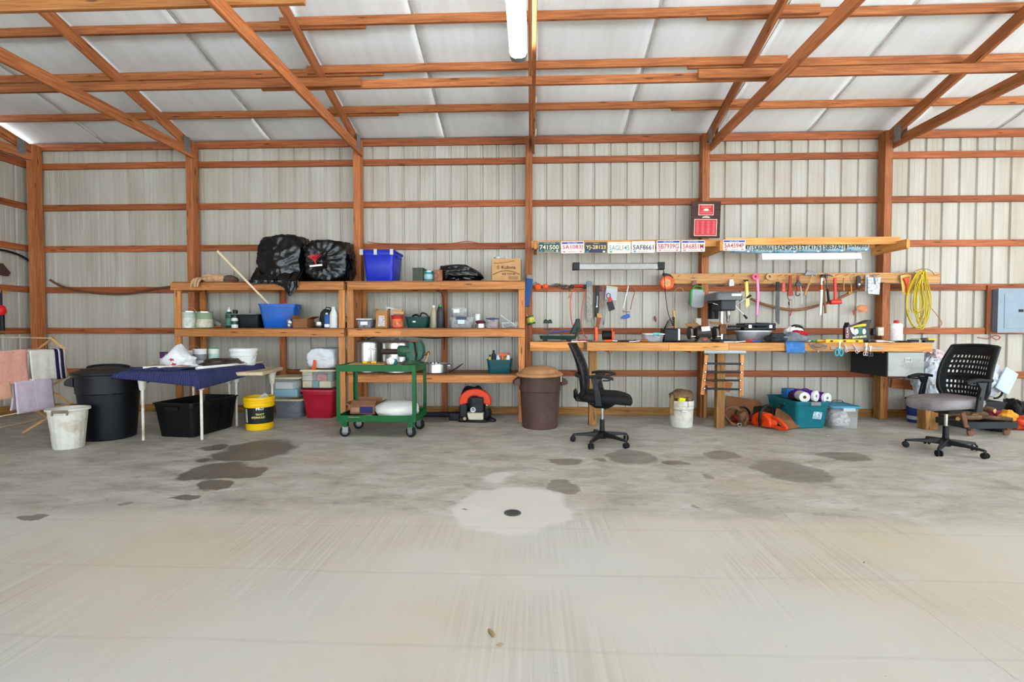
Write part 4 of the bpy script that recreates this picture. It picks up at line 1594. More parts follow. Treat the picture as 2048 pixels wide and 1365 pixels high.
obj('white_stack', MB().box(-0.04, 0.02, ch2 * 0.37, cw2 * 0.58, 0.26, ch2 * 0.36), PAPER, t, smooth=0, bevel=0.012)
Yr = PZ(636, 838, 0).y
cx, cw, ch = span(600, 668, 782, Yr, 0)
REDT = mt('red_tote_plastic', (172, 26, 48), 0.4, var=0.08)
tote('storage_tote', 'dark red storage tote with lid under a clear one', (cx, Yr + 0.2, 0), 0, cw * 0.95, 0.40, ch, REDT, mt('red_tote_lid', (196, 44, 68), 0.4), taper=0.8)
zs = ch + 0.03
cx, cw, ch = span(598, 668, 742, Yr - 0.02, zs)
tote('storage_tote', 'clear storage tote full of small boxes on the red tote', (cx, Yr + 0.19, zs), 0, cw * 0.95, 0.40, ch, CLEAR, LIDY)
t = thing('tote_contents', 'small coloured cartons inside the clear tote on the red one', 'contents', (cx, Yr + 0.18, zs + 0.012))
for (dx, dz, w_, h_, c) in ((-0.15, 0, 0.13, 0.09, (214, 190, 140)), (-0.035, 0, 0.08, 0.085, (60, 140, 150)), (0.10, 0, 0.16, 0.085, (226, 206, 158)), (-0.15, 0.095, 0.14, 0.07, (196, 186, 170)), (0.06, 0.095, 0.13, 0.08, (196, 70, 78)), (-0.15, 0.17, 0.14, 0.05, (220, 200, 160)), (0.17, 0.09, 0.06, 0.1, (90, 120, 104))):
    obj('carton', MB().box(dx, -0.06, dz, w_, 0.2, h_), mt('carton_%d_%d' % (c[0], c[1]), c, 0.7), t, smooth=0, bevel=0.004)
# white bag with orange tie on top
zs2 = zs + ch + 0.016
cx, cw, ch = span(606, 672, 696, Yr + 0.02, zs2)
t = thing('trash_bag', 'stuffed white trash bag with an orange drawstring on the clear tote', 'bag', (cx + 0.01, Yr + 0.20, zs2))
obj('bag_film', bag_mesh(cw * 0.52, 0.22, ch * 0.56, 12, 60, 36, 0.07, 0.06, 0.14, box=0.75, gather=(-0.25, -1, -0.05)), BAGW, t, smooth=60)
mb = MB()
mb.grid(lambda a, b: (-0.065 + 0.035 * (a - 0.5) * (1 + b) + 0.01 * math.sin(b * 5), -0.215 - 0.02 * math.sin(PI * b), 0.13 - 0.15 * b), 4, 10)
obj('drawstring', mb, mt('orange_film', (232, 96, 36), 0.35, var=0.15), t, smooth=60, solid=0.003)
# ------------------------------------------------------------------ on the shelves
def ondepth(Y, d):
    return Y + d / 2


# --- top shelf, left unit
Zt = ZT + 0.001
t = thing('work_gloves', 'pair of dirty tan work gloves hanging over the top shelf edge', 'gloves', PY(420, 562, 6.42) + Vector((0, 0, 0)))
t.location.z = Zt
GL = mt('tan_glove_leather', (206, 160, 122), 0.8, var=0.2, scale=14, bump=0.3, dirt=(120, 92, 72))
GL2 = mt('dark_glove_cuff', (96, 74, 60), 0.85, var=0.25, scale=14, bump=0.3)


def glove(x, y, rz, hang, seed):
    g = obj('glove', bag_mesh(0.15, 0.075, 0.06, seed, 30, 16, 0.14, 0.25, 0.25), GL, t, loc=(x, y, 0.002), rot=(0, 0, rz))
    for k in range(4):
        a = (k - 1.5) * 0.3
        pts = [(-0.10, (k - 1.5) * 0.026, 0.03), (-0.16, (k - 1.5) * 0.03, 0.035), (-0.20 - 0.01 * (k % 2), (k - 1.5) * 0.036, 0.024 - hang * 0.4), (-0.22, (k - 1.5) * 0.04, 0.01 - hang)]
        obj('finger', MB().tube(bezier(pts, 5), [0.021] * 10 + [0.018] * 4 + [0.013] * 2, 8), GL, g, smooth=60)
    pts = [(-0.02, 0.05, 0.03), (-0.07, 0.085, 0.035), (-0.12, 0.095, 0.03)]
    obj('thumb', MB().tube(bezier(pts, 5), [0.017] * 9 + [0.014, 0.010], 8), GL, g, smooth=60)
    obj('cuff', bag_mesh(0.12, 0.08, 0.055, seed + 4, 24, 12, 0.15, 0.15, 0.25), GL2, g, loc=(0.15, 0, 0))
    return g


glove(0.04, 0.12, R(8), 0.0, 2)
glove(-0.04, 0.07, R(66), 0.09, 5)

# wooden pole leaning out of the blue bin
a, b = PY(434, 502, 5.95), PY(538, 609, 6.52)
tag(obj('wooden_pole', MB().cyl(a, b + (b - a) * 0.06, 0.0145, n=10), PALE), 'long pale wooden pole leaning out of the blue bin', 'pole')

# draped black bag over furniture, left
cx, cw, ch = span(508, 608, 473, 6.45, Zt)
t = thing('black_trash_bag', 'large black plastic bag draped over the shelf edge above the blue bin', 'bag', (cx, 6.62, Zt))
mb = bag_mesh(cw * 0.55, 0.27, ch * 0.62, 21, 84, 56, 0.10, 0.10, 0.2, box=0.55)
obj('bag_film', mb, BAGB, t, smooth=50)


def tongue(a, b):
    # a loose skirt of film that spills over the shelf front
    x = -cw * 0.50 + a * cw * 0.98
    edge = 0.05 + 0.05 * max(0, math.sin(a * 5.2 + 3.6)) + 0.115 * math.exp(-((a - 0.84) / 0.1) ** 2)
    f = b * (0.15 + edge)
    k = 0.03 * noise.noise(Vector((a * 9, b * 2, 4))) + 0.012 * noise.noise(Vector((a * 30, b * 5, 4)))
    if f < 0.15:
        return (x, -0.135 - f + k, 0.20 - f * 1.25)
    return (x * (1 - 0.1 * (f - 0.15)), -0.29 - 0.02 * b + k, 0.0125 - (f - 0.15))


mb = MB().grid(tongue, 60, 22)
obj('loose_film', mb, BAGB, t, smooth=50, solid=0.002)

cx, cw, ch = span(603, 700, 482, 6.42, Zt)
t = thing('black_trash_bag', 'square black plastic bag tied with red drawstring on the top shelf', 'bag', (cx, 6.58, Zt))
obj('bag_film', bag_mesh(cw * 0.52, 0.24, ch * 0.60, 33, 84, 56, 0.08, 0.06, 0.16, box=0.8, gather=(-0.28, -1, 0.05)), BAGB, t, smooth=50)
mb = MB()
for k in range(7):
    a0 = -0.5 + k * 0.17
    mb.tube(bezier([(-0.11, -0.24, 0.27), (-0.12 + 0.07 * math.sin(a0 * 2), -0.265 - 0.01 * (k % 3), 0.31), (-0.14 + 0.12 * (k / 6), -0.27, 0.335 + 0.02 * (k % 2))], 5), 0.0055, 5)
mb.tube(bezier([(-0.11, -0.255, 0.29), (-0.095, -0.275, 0.25), (-0.085, -0.265, 0.215)], 5), 0.010, 5)
obj('drawstring', mb, mt('red_drawstring', (214, 34, 48), 0.4), t)
obj('tape_strip', MB().at(-0.09, -0.262, 0.19, 0, R(-5), 0).box(0, 0, 0, 0.17, 0.004, 0.024), PAPER, t, smooth=0)

# --- middle shelf, left unit
Zm = ZM + 0.001
Y = 6.42
PALEG = mt('pale_green_paint', (176, 192, 170), 0.5, var=0.1, dirt=(206, 206, 196))


def can_on(u0, u1, vt, Y, z, name, label, m, bandm=None, lidm=None, bail=False, band=(0.1, 0.8), cat='can'):
    Yc = Y + 0.08
    cx, cw, ch = span(u0, u1, vt, Yc, z)
    return rnd_can(name, label, (cx, Yc, z), cw / 2, ch, m, bandm, lidm, bail, cat, band=band)


can_on(366, 393, 624, Y, Zm, 'paint_can', 'pale green paint can with raised handle at the shelf end', PALEG, mt('paint_drips', (206, 208, 196), 0.5, var=0.25, scale=20), STEEL, True, (0.0, 0.62))
can_on(395, 424, 625, Y, Zm, 'paint_can', 'green paint can with a paper label beside the pale one', mt('sage_green', (136, 156, 122), 0.5, var=0.12), mt('cream_label', (200, 192, 170), 0.6, var=0.25, scale=18), STEEL, False, (0.05, 0.55))
t = thing('paint_scraper', 'paint scraper with brown handle lying beside the paint cans', 'scraper', (ux(440, 6.46), 6.46, Zm + 0.012), R(-12))
obj('handle', MB().tube([(-0.07, 0, 0.0), (-0.03, 0, 0.008), (0.03, 0, 0.002)], [0.012, 0.017, 0.012], 10), mt('brown_handle', (160, 84, 40), 0.5), t)
obj('blade', MB().prism([(0.03, -0.014), (0.10, -0.02), (0.10, 0.02), (0.03, 0.014)], 0.002, 'z', 0), STEEL, t, smooth=0)
t = thing('paint_brush', 'grey paint brush leaning behind the brown scraper', 'brush', (ux(432, 6.60), 6.60, Zm + 0.085), rot=(0, R(38), 0))
obj('handle', MB().prism([(-0.1, -0.012), (0.0, -0.02), (0.0, 0.02), (-0.1, 0.012)], 0.014, 'y'), GRYP, t, smooth=0, bevel=0.004)
obj('bristles', MB().prism([(0.0, -0.022), (0.09, -0.026), (0.09, 0.026), (0.0, 0.022)], 0.02, 'y'), mt('grey_bristle', (150, 146, 138), 0.9), t, smooth=0)

GB = mt('dark_green_bottle', (22, 70, 56), 0.35, var=0.15, scale=30)
for u0, u1, vt, nm, sp in ((450, 464, 615, 'dark green oil bottle with a white spout on the middle shelf', True), (464, 475, 620, 'dark green oil bottle with black cap beside the spouted one', False)):
    cx, cw, ch = span(u0, u1, vt, Y + 0.05, Zm)
    r = cw / 2
    bottle('oil_bottle', nm, (cx, Y + 0.06, Zm), [(r * 0.9, 0), (r, 0.006), (r, ch * 0.62), (r * 0.75, ch * 0.74), (r * 0.45, ch * 0.8), (r * 0.45, ch * 0.82)], GB,
           PAPER if sp else BLK, [(r * 0.5, ch * 0.78), (r * 0.5, ch * 0.86), (r * 0.22, ch * 0.9), (r * 0.12, ch)] if sp else [(r * 0.8, ch * 0.72), (r * 0.78, ch * 0.98), (r * 0.6, ch)], ((r, ch * 0.12), (r, ch * 0.46)), mt('green_print', (80, 124, 106), 0.5, var=0.4, scale=60), sy=0.7)
cx, cw, ch = span(466, 478, 634, Y + 0.03, Zm)
bottle('spray_can', 'small white and green can in front of the dark tray', (cx, Y + 0.0, Zm), [(cw * 0.48, 0), (cw * 0.5, 0.004), (cw * 0.5, ch * 0.8), (cw * 0.36, ch * 0.9)], WHT, GB, [(cw * 0.36, ch * 0.88), (cw * 0.34, ch)], ((cw * 0.5, ch * 0.3), (cw * 0.5, ch * 0.62)), GB)
# dark tray with a rim
cx, cw, ch = span(474, 522, 629, 6.60, Zm)
t = thing('plastic_tray', 'black plastic paint tray standing behind the oil bottles', 'tray', (cx - 0.02, 6.66, Zm))
obj('tray', tub_mesh(cw + 0.1, 0.4, ch, 0.92, 0.03), mt('dull_black_tray', (24, 24, 26), 0.5), t)
obj('rim_edge', MB().box(0.0, -0.21, ch - 0.006, cw + 0.08, 0.008, 0.008), GRYP, t, smooth=0)
# blue bin
cx, cw, ch = span(509, 589, 608, 6.47, Zm)
t = tote('storage_bin', 'open blue plastic bin with a pole leaning out, middle shelf', (cx, 6.63, Zm), R(9), cw * 0.86, 0.30, ch, mt('royal_blue_plastic', (24, 90, 184), 0.35, var=0.08, dirt=(60, 90, 130)), None, taper=0.8)
t = thing('hand_tool', 'red-handled tool sticking out of the blue bin', 'tool', (cx + 0.10, 6.58, Zm + ch + 0.0), rot=(0, R(-40), 0))
obj('grip', MB().cyl((0, 0, -0.03), (0, 0, 0.06), 0.014, 0.012), REDPL, t)
obj('shaft', MB().cyl((0, 0, -0.16), (0, 0, -0.03), 0.006), DSTEEL, t)
t = thing('hand_tool', 'brown-handled tool sticking out of the blue bin', 'tool', (cx + 0.03, 6.60, Zm + ch - 0.01), rot=(0, R(22), 0))
obj('grip', MB().ball((0, 0, 0.03), (0.03, 0.025, 0.05), 10, 8), mt('brown_grip', (120, 82, 60), 0.6), t)
obj('shaft', MB().cyl((0, 0, -0.16), (0, 0, 0.0), 0.006), DSTEEL, t)
# foil packet, box, tin, black caddy, blue bottle, white jug
cx, cw, ch = span(573, 584, 637, 6.43, Zm)
tag(obj('foil_packet', bag_mesh(cw * 0.5, 0.03, ch * 0.55, 15, 24, 14, 0.25, 0.2, 0.1), mt('crumpled_foil', (150, 152, 160), 0.25, 0.7, var=0.4, scale=30), loc=(cx, 6.42, Zm)), 'crumpled silver packet beside the blue bin', 'packet')
cx, cw, ch = span(585, 616, 638, 6.44, Zm)
carton('cardboard_box', 'small open cardboard box beside the blue bin', (cx, 6.53, Zm), R(-4), cw, 0.18, ch, CARD2, flaps=[('r', 70, 0.09), ('l', 8, 0.05)])
cx, cw, ch = span(626, 646, 644, 6.46, Zm)
tag(obj('tin_dish', MB().lathe([(cw * 0.36, 0), (cw * 0.4, 0.004), (cw * 0.5, ch * 0.4), (cw * 0.48, ch * 0.8), (cw * 0.5, ch), (cw * 0.46, ch), (cw * 0.3, 0.01)], 24), STEEL, loc=(cx, 6.50, Zm)), 'small round tin dish beside the open carton', 'dish')
cx, cw, ch = span(640, 662, 618, 6.72, Zm)
t = thing('tool_case', 'black rounded plastic case behind the blue bottle', 'case', (cx, 6.75, Zm))
obj('case_body', MB().prism([(-cw / 2, 0), (cw / 2, 0), (cw / 2, ch * 0.9), (-cw * 0.1, ch), (-cw * 0.42, ch * 0.8), (-cw / 2, ch * 0.45)], 0.12, 'y'), BLK, t, smooth=0, bevel=0.015)
obj('case_handle', MB().tube([(-cw * 0.1, 0, ch * 0.98), (0, 0, ch * 1.08), (cw * 0.35, 0, ch * 1.06), (cw * 0.4, 0, ch * 0.9)], 0.008, 6), BLK, t)
cx, cw, ch = span(648, 658, 626, 6.43, Zm)
bottle('caulk_bottle', 'blue and white bottle beside the white jug', (cx, 6.44, Zm), [(cw * 0.48, 0), (cw * 0.5, 0.004), (cw * 0.5, ch * 0.82), (cw * 0.25, ch * 0.9)], mt('mid_blue_bottle', (48, 92, 150), 0.4, var=0.3, scale=30), WHT, [(cw * 0.28, ch * 0.88), (cw * 0.22, ch)], ((cw * 0.5, ch * 0.05), (cw * 0.5, ch * 0.25)), WHT)
cx, cw, ch = span(658, 674, 614, 6.44, Zm)
bottle('white_jug', 'tall white plastic jug at the right end of the middle shelf', (cx, 6.46, Zm), [(cw * 0.48, 0), (cw * 0.5, 0.006), (cw * 0.5, ch * 0.62), (cw * 0.42, ch * 0.72), (cw * 0.2, ch * 0.9), (cw * 0.2, ch * 0.92)], WHT, WHT, [(cw * 0.22, ch * 0.9), (cw * 0.22, ch)], sy=0.8)
cx, cw, ch = span(684, 694, 616, 6.72, Zm)
bottle('spray_can', 'dark spray can with white label seen between the two shelving units', (ux(689, 6.60), 6.60, Zm), [(0.03, 0), (0.032, 0.004), (0.032, 0.15), (0.02, 0.17)], BLK, BLK, [(0.02, 0.165), (0.02, 0.2)], ((0.032, 0.08), (0.032, 0.14)), WHT)

# --- top shelf, right unit
cx, cw, ch = span(722, 806, 497, 6.44, Zt)
wB = PY(786, 560, 6.44).x - PY(722, 560, 6.44).x
BLT = mt('cobalt_tote', (28, 44, 176), 0.36, var=0.06)
t = tote('storage_tote', 'cobalt blue storage tote with taped lid on the top shelf', (PY(722, 560, 6.44).x + wB / 2 + 0.01, 6.69, Zt), 0, wB * 0.97, 0.46, ch - 0.03, BLT, BLT, taper=0.86)
TAPE = mt('duct_tape', (176, 176, 172), 0.4, 0.2, var=0.1)
for x, y in ((-0.03, -0.25), (0.19, -0.25), (-0.22, -0.25)):
    obj('tape', MB().box(x, y, ch - 0.085, 0.045, 0.003, 0.075), TAPE, t, smooth=0)
    obj('tape', MB().box(x, y + 0.09, ch - 0.014, 0.045, 0.18, 0.003), TAPE, t, smooth=0)
cx, cw, ch = span(825, 852, 536, 6.45, Zt)
AM = mt('olive_ammo_green', (58, 64, 48), 0.45, var=0.12)
t = thing('ammunition_box', 'olive green metal ammunition box on the top shelf', 'box', (cx - 0.015, 6.56, Zt))
obj('box_body', MB().box(0, 0, 0, cw * 0.78, 0.26, ch * 0.86), AM, t, smooth=0, bevel=0.006)
obj('lid', MB().box(0, 0, ch * 0.84, cw * 0.82, 0.27, ch * 0.16), AM, t, smooth=0, bevel=0.006)
obj('latch', MB().box(0, -0.138, ch * 0.5, 0.05, 0.008, ch * 0.4), AM, t, smooth=0)
can_on(848, 867, 544, 6.37, Zt, 'paint_can', 'turquoise printed can next to the ammunition box', mt('turquoise_print', (52, 132, 142), 0.4, var=0.4, scale=40), mt('pale_print_band', (150, 180, 184), 0.4, var=0.3, scale=40), STEEL, False, (0.2, 0.7))
cx, cw, ch = span(867, 884, 538, 6.38, Zt)
carton('printed_carton', 'small brown carton with autumn leaf print next to the turquoise can', (cx, 6.44, Zt), R(6), cw * 0.92, 0.10, ch * 0.9, mt('leaf_print', (140, 92, 66), 0.7, var=0.6, scale=36))
cx, cw, ch = span(869, 968, 529, 6.5, Zt)
t = thing('black_trash_bag', 'slumped black plastic bag tapering to the right on the top shelf', 'bag', (cx, 6.62, Zt))
mb = bag_mesh(cw * 0.5, 0.2, ch * 0.58, 44, 76, 44, 0.12, 0.12, 0.2, box=0.5)
mb.v = [(x, y * (1 - 0.45 * max(0, x / (cw * 0.5)) ** 2), z * (1 - 0.75 * max(0, x / (cw * 0.5) - 0.25) ** 1.2)) for x, y, z in mb.v]
obj('bag_film', mb, BAGB, t, smooth=50)
cx, cw, ch = span(983, 1042, 518, 6.43, Zt)
t = carton('oil_case', 'cardboard oil case with printed lettering at the right shelf end', (cx, 6.57, Zt), 0, cw, 0.26, ch, mt('case_cardboard', (190, 144, 96), 0.75, var=0.06), cat='box')
DI = mt('dark_ink', (62, 44, 34), 0.6)
text('lettering', 'Kubota', cw * 0.48, ch * 0.15, DI, t, (cw * 0.08, -0.1315, ch * 0.62), bold=0.02)
text('lettering', 'SAE 15W-40', cw * 0.46, ch * 0.09, DI, t, (cw * 0.08, -0.1315, ch * 0.32), bold=0.025)
mb = MB()
mb.tube([(-cw * 0.28 + 0.022 * math.cos(a), -0.131, ch * 0.62 + 0.022 * math.sin(a)) for a in [2 * PI * i / 16 for i in range(16)]], 0.0018, 4, closed=True)
mb.tube([(-cw * 0.285, -0.131, ch * 0.57), (-cw * 0.285, -0.131, ch * 0.67)], 0.0025, 4)
mb.tube([(-cw * 0.26, -0.131, ch * 0.67), (-cw * 0.29, -0.131, ch * 0.62), (-cw * 0.26, -0.131, ch * 0.57)], 0.0025, 4)
for k in (0, 1):
    mb.tube([(cw * (-0.46 + 0.92 * i / 16), -0.131, ch * (0.30 + 0.18 * math.sin(PI * i / 16) - 0.025 * k)) for i in range(17)], 0.002, 4)
    mb.tube([(cw * (-0.44 + 0.72 * i / 14), -0.131, ch * (0.82 + 0.12 * (i / 14) ** 2 - 0.03 * k)) for i in range(15)], 0.0016, 4)
obj('printed_lines', mb, DI, t)
mb = MB()
mb.tube([(cw * x, -0.131, ch * z) for x, z in ((0.06, 0.09), (0.40, 0.09), (0.40, 0.21), (0.06, 0.21))], 0.002, 4, closed=True)
for i in range(22):
    if i % 3 != 1:
        mb.box(cw * (0.08 + 0.3 * i / 21), -0.131, ch * 0.115, 0.0035, 0.0012, ch * 0.07)
obj('stamp_box', mb, DI, t)
tag(obj('plastic_scrap', bag_mesh(0.08, 0.06, 0.03, 9, 26, 14, 0.3, 0.3, 0.3), mt('clear_film', (226, 228, 230), 0.2, alpha=0.6), loc=(cx - 0.10, 6.56, Zt + ch + 0.006)), 'scrap of clear plastic film on the oil case', 'plastic')

# --- middle shelf, right unit
Y = 6.42


def clear_box(name, label, u0, u1, vt, Y, z, d, m=CLEAR, lidm=None, latch=None, fillc=None):
    cx, cw, ch = span(u0, u1, vt, Y, z)
    t = thing(name, label, 'box', (cx, Y + d / 2, z))
    obj('body', tub_mesh(cw * 0.95, d, ch * 0.94, 0.86, 0.02, lip=0.005, t=0.003), m, t)
    if lidm:
        obj('lid', lid_mesh(cw * 0.95, d, ch * 0.94, 0.018, 0.024, 0.008), lidm, t)
    if fillc:
        obj('contents', bag_mesh(cw * 0.38, d * 0.36, ch * 0.36, int(cx * 100) % 17 + 1, 20, 12, 0.2, 0.3, 0.2), mt('fill_%d_%d_%d' % fillc, fillc, 0.7, var=0.5, scale=40), t, loc=(0, 0, 0.006))
    if latch:
        obj('latch', MB().box(0, -d / 2 - 0.006, ch * 0.76, cw * 0.42, 0.012, ch * 0.26), latch, t, smooth=0, bevel=0.004)
    return t, cx, cw, ch


t, cx, cw, ch = clear_box('plastic_box', 'smoky plastic box with white lid and paper label', 712, 744, 637, 6.42, Zm, 0.2, CLEAR2, WHT, None, (84, 86, 96))
obj('paper_label', MB().box(0, -0.105, ch * 0.3, cw * 0.44, 0.003, ch * 0.36), PAPER, t, smooth=0)
cx, cw, ch = span(749, 776, 622, 6.40, Zm)
t = carton('paper_bag_box', 'brown cardboard box with a cut-out window of nails', (cx, 6.47, Zm), 0, cw * 0.9, 0.12, ch, mt('kraft_box', (176, 122, 68), 0.75), flaps=[('l', -12, 0.03), ('r', 12, 0.03)])
obj('window', MB().at(0, -0.0625, ch * 0.1).prism([(-0.05, 0), (0.05, 0), (0.04, ch * 0.62), (-0.035, ch * 0.62)], 0.004, 'y'), mt('nail_print', (190, 184, 184), 0.6, var=0.6, scale=60), t, smooth=0)
cx, cw, ch = span(764, 785, 614, 6.62, Zm)
t = thing('white_tub', 'white rectangular tub leaning behind the brown box', 'tub', (ux(775, 6.6), 6.62, Zm + 0.012), rot=(0, R(14), 0))
obj('tub_body', tub_mesh(0.13, 0.12, 0.27, 0.9, 0.02), WHT, t)
cx, cw, ch = span(782, 806, 631, 6.42, Zm)
can_on(783, 806, 632, 6.40, Zm, 'coffee_can', 'red plastic coffee can with a wood block on top', REDPL, mt('coffee_label', (216, 110, 70), 0.5, var=0.5, scale=24), mt('dark_red_lid', (150, 30, 26), 0.4), False, (0.1, 0.72))
zc = Zm + ch + 0.01
t = thing('wood_block', 'tan wood block lying on the red coffee can', 'block', (ux(797, 6.47), 6.49, zc + 0.006), R(6))
obj('block', MB().box(0, 0, 0, 0.14, 0.09, 0.04), HANDLE, t, smooth=0, bevel=0.003)
obj('block_piece', MB().box(-0.01, 0, 0.041, 0.12, 0.08, 0.025), HANDLE, t, smooth=0, bevel=0.003)
cx, cw, ch = span(808, 857, 634, 6.42, Zm)
DGR = mt('dark_green_bin', (16, 62, 52), 0.4, var=0.1)
t = tote('parts_bin', 'dark green plastic bin of black tools on the middle shelf', (cx, 6.54, Zm), 0, cw * 0.93, 0.24, ch, DGR, None, cat='bin', taper=0.86, grips=False)
obj('tag', MB().box(-0.03, -0.118, ch * 0.5, 0.04, 0.004, 0.018), PAPER, t, smooth=0)
t = thing('hand_tool', 'black curved tool handle rising from the dark green bin, left', 'tool', (cx - 0.03, 6.52, Zm + ch - 0.01))
obj('handle', MB().tube(bezier([(-0.05, 0, 0), (-0.03, 0, 0.03), (0.02, 0, 0.035), (0.06, 0, 0.0)]), 0.014, 8), BLK, t)
t = thing('hand_tool', 'looped black tool handle rising from the dark green bin, right', 'tool', (cx + 0.08, 6.52, Zm + ch - 0.01))
obj('handle', MB().tube(bezier([(-0.05, 0, 0), (-0.03, 0, 0.06), (0.03, 0, 0.05), (0.06, 0, 0.01), (0.06, 0, -0.02)]), 0.010, 8), BLK, t)
# jugs
cx, cw, ch = span(858, 873, 611, 6.44, Zm)
t = thing('oil_jug', 'clear jug half full of brown oil with a white cap', 'jug', (cx, 6.50, Zm))
r = cw / 2
obj('body', MB().lathe([(r * 0.94, 0), (r, 0.008), (r, ch * 0.55), (r * 0.8, ch * 0.72), (r * 0.4, ch * 0.9), (r * 0.4, ch * 0.93)], 20), mt('amber_clear', (196, 184, 156), 0.25, alpha=0.55), t)
obj('oil', MB().lathe([(r * 0.9, 0.006), (r * 0.94, 0.012), (r * 0.94, ch * 0.45), (0.002, ch * 0.45)], 20), mt('brown_oil', (92, 78, 52), 0.3), t)
obj('cap', MB().lathe([(r * 0.45, ch * 0.9), (r * 0.45, ch * 0.99), (r * 0.4, ch)], 14), WHT, t)
obj('handle', MB().tube(bezier([(-r * 0.9, 0, ch * 0.5), (-r * 1.15, 0, ch * 0.7), (-r * 0.4, 0, ch * 0.88)]), 0.008, 6), mt('amber_clear', (196, 184, 156), 0.25, alpha=0.55), t)
cx, cw, ch = span(872, 886, 609, 6.43, Zm)
bottle('oil_bottle', 'black quart bottle with a green cap beside the oil jug', (cx, 6.47, Zm), [(cw * 0.46, 0), (cw * 0.5, 0.006), (cw * 0.5, ch * 0.68), (cw * 0.36, ch * 0.84), (cw * 0.25, ch * 0.92)], mt('charcoal_bottle', (48, 50, 54), 0.4), GRNP, [(cw * 0.26, ch * 0.9), (cw * 0.25, ch)], sy=0.8)
# clear boxes
t, cx, cw, ch = clear_box('plastic_box', 'clear box with blue latch, lower of the pair beside the jugs', 897, 948, 634, 6.40, Zm, 0.24, CLEAR, CLEAR, mt('navy_latch', (50, 58, 100), 0.4), (150, 146, 140))
obj('paper_label', MB().box(0, -0.128, ch * 0.36, 0.09, 0.003, ch * 0.36), mt('pale_blue_label', (200, 222, 230), 0.5, var=0.2, scale=40), t, smooth=0)
t, cx2, cw2, ch2 = clear_box('plastic_box', 'small clear box with paper label on the latched box', 901, 934, 615, 6.44, Zm + ch + 0.012, 0.18, CLEAR, CLEAR, None, (170, 164, 156))
obj('paper_label', MB().box(-0.03, -0.098, ch2 * 0.36, 0.08, 0.003, ch2 * 0.4), PAPER, t, smooth=0)
cx, cw, ch = span(949, 960, 628, 6.46, Zm)
bottle('pill_bottle', 'plain white plastic bottle between the clear boxes', (cx, 6.50, Zm), [(cw * 0.48, 0), (cw * 0.5, 0.004), (cw * 0.5, ch * 0.8), (cw * 0.47, ch * 0.82)], WHT, WHT, [(cw * 0.52, ch * 0.82), (cw * 0.52, ch * 0.99), (cw * 0.4, ch)])
cx, cw, ch = span(949, 972, 643, 6.38, Zm)
t = thing('gift_tin', 'round tin with a burgundy ribbon in front of the white bottle', 'tin', (cx, 6.42, Zm))
obj('tin_body', MB().lathe([(cw * 0.44, 0), (cw * 0.46, 0.004), (cw * 0.46, ch * 0.6), (cw * 0.46, ch * 0.62)], 20), STEEL, t)
obj('ribbon', bag_mesh(cw * 0.46, cw * 0.4, ch * 0.32, 4, 24, 12, 0.3, 0.4, 0.2), mt('burgundy', (100, 28, 48), 0.7), t, loc=(0, 0, ch * 0.55))
clear_box('plastic_box', 'clear box with blue lid beside the burgundy-ribboned tin', 972, 997, 636, 6.41, Zm, 0.16, CLEAR, mt('blue_clear_lid', (66, 84, 130), 0.35, alpha=0.8), mt('navy_latch', (50, 58, 100), 0.4), (160, 110, 116))
clear_box('plastic_box', 'low clear box of hardware under the leaning lid', 1000, 1038, 644, 6.40, Zm, 0.2, CLEAR, None, None, (120, 116, 108))
t = thing('loose_container_lid', 'clear box lid leaning at a slant against the right leg', 'lid', (ux(1017, 6.50), 6.52, Zm + 0.10), rot=(0, R(34), 0))
obj('lid_panel', lid_mesh(0.24, 0.16, 0, 0.02, 0.02, 0.008), CLEAR, t)
obj('lid_rim', MB().tube([(x, y, 0) for x, y, _ in MB().rrect(0.255, 0.175, 0.02, 0)], 0.004, 5, closed=True), WHT, t)

# cords on the shelf wall
pts = [PY(u, v, 6.93) for u, v in ((735, 484), (760, 487), (800, 488), (850, 489), (905, 487), (935, 483), (965, 488), (1000, 489), (1045, 486))]
tag(obj('electric_cable', MB().tube(bezier(pts), 0.006, 6), mt('brick_red_cable', (176, 84, 60), 0.5)), 'red cable running along the girt above the blue tote', 'cable')
pts = [PY(u, v, 6.90) for u, v in ((735, 678), (770, 671), (820, 673), (870, 677), (930, 672), (990, 675), (1042, 670))]
tag(obj('electric_cable', MB().tube(bezier(pts), 0.006, 6), RUB), 'black cable looping behind the stock pots', 'cable')
pts = [PY(u, v, 6.86) for u, v in ((872, 582), (884, 588), (887, 612), (889, 650), (888, 700))]
tag(obj('electric_cable', MB().tube(bezier(pts), 0.005, 6), RUB), 'dark cable hanging down the middle leg behind the jugs', 'cable')

# --- lower shelf: pots
Zl = ZL + 0.001


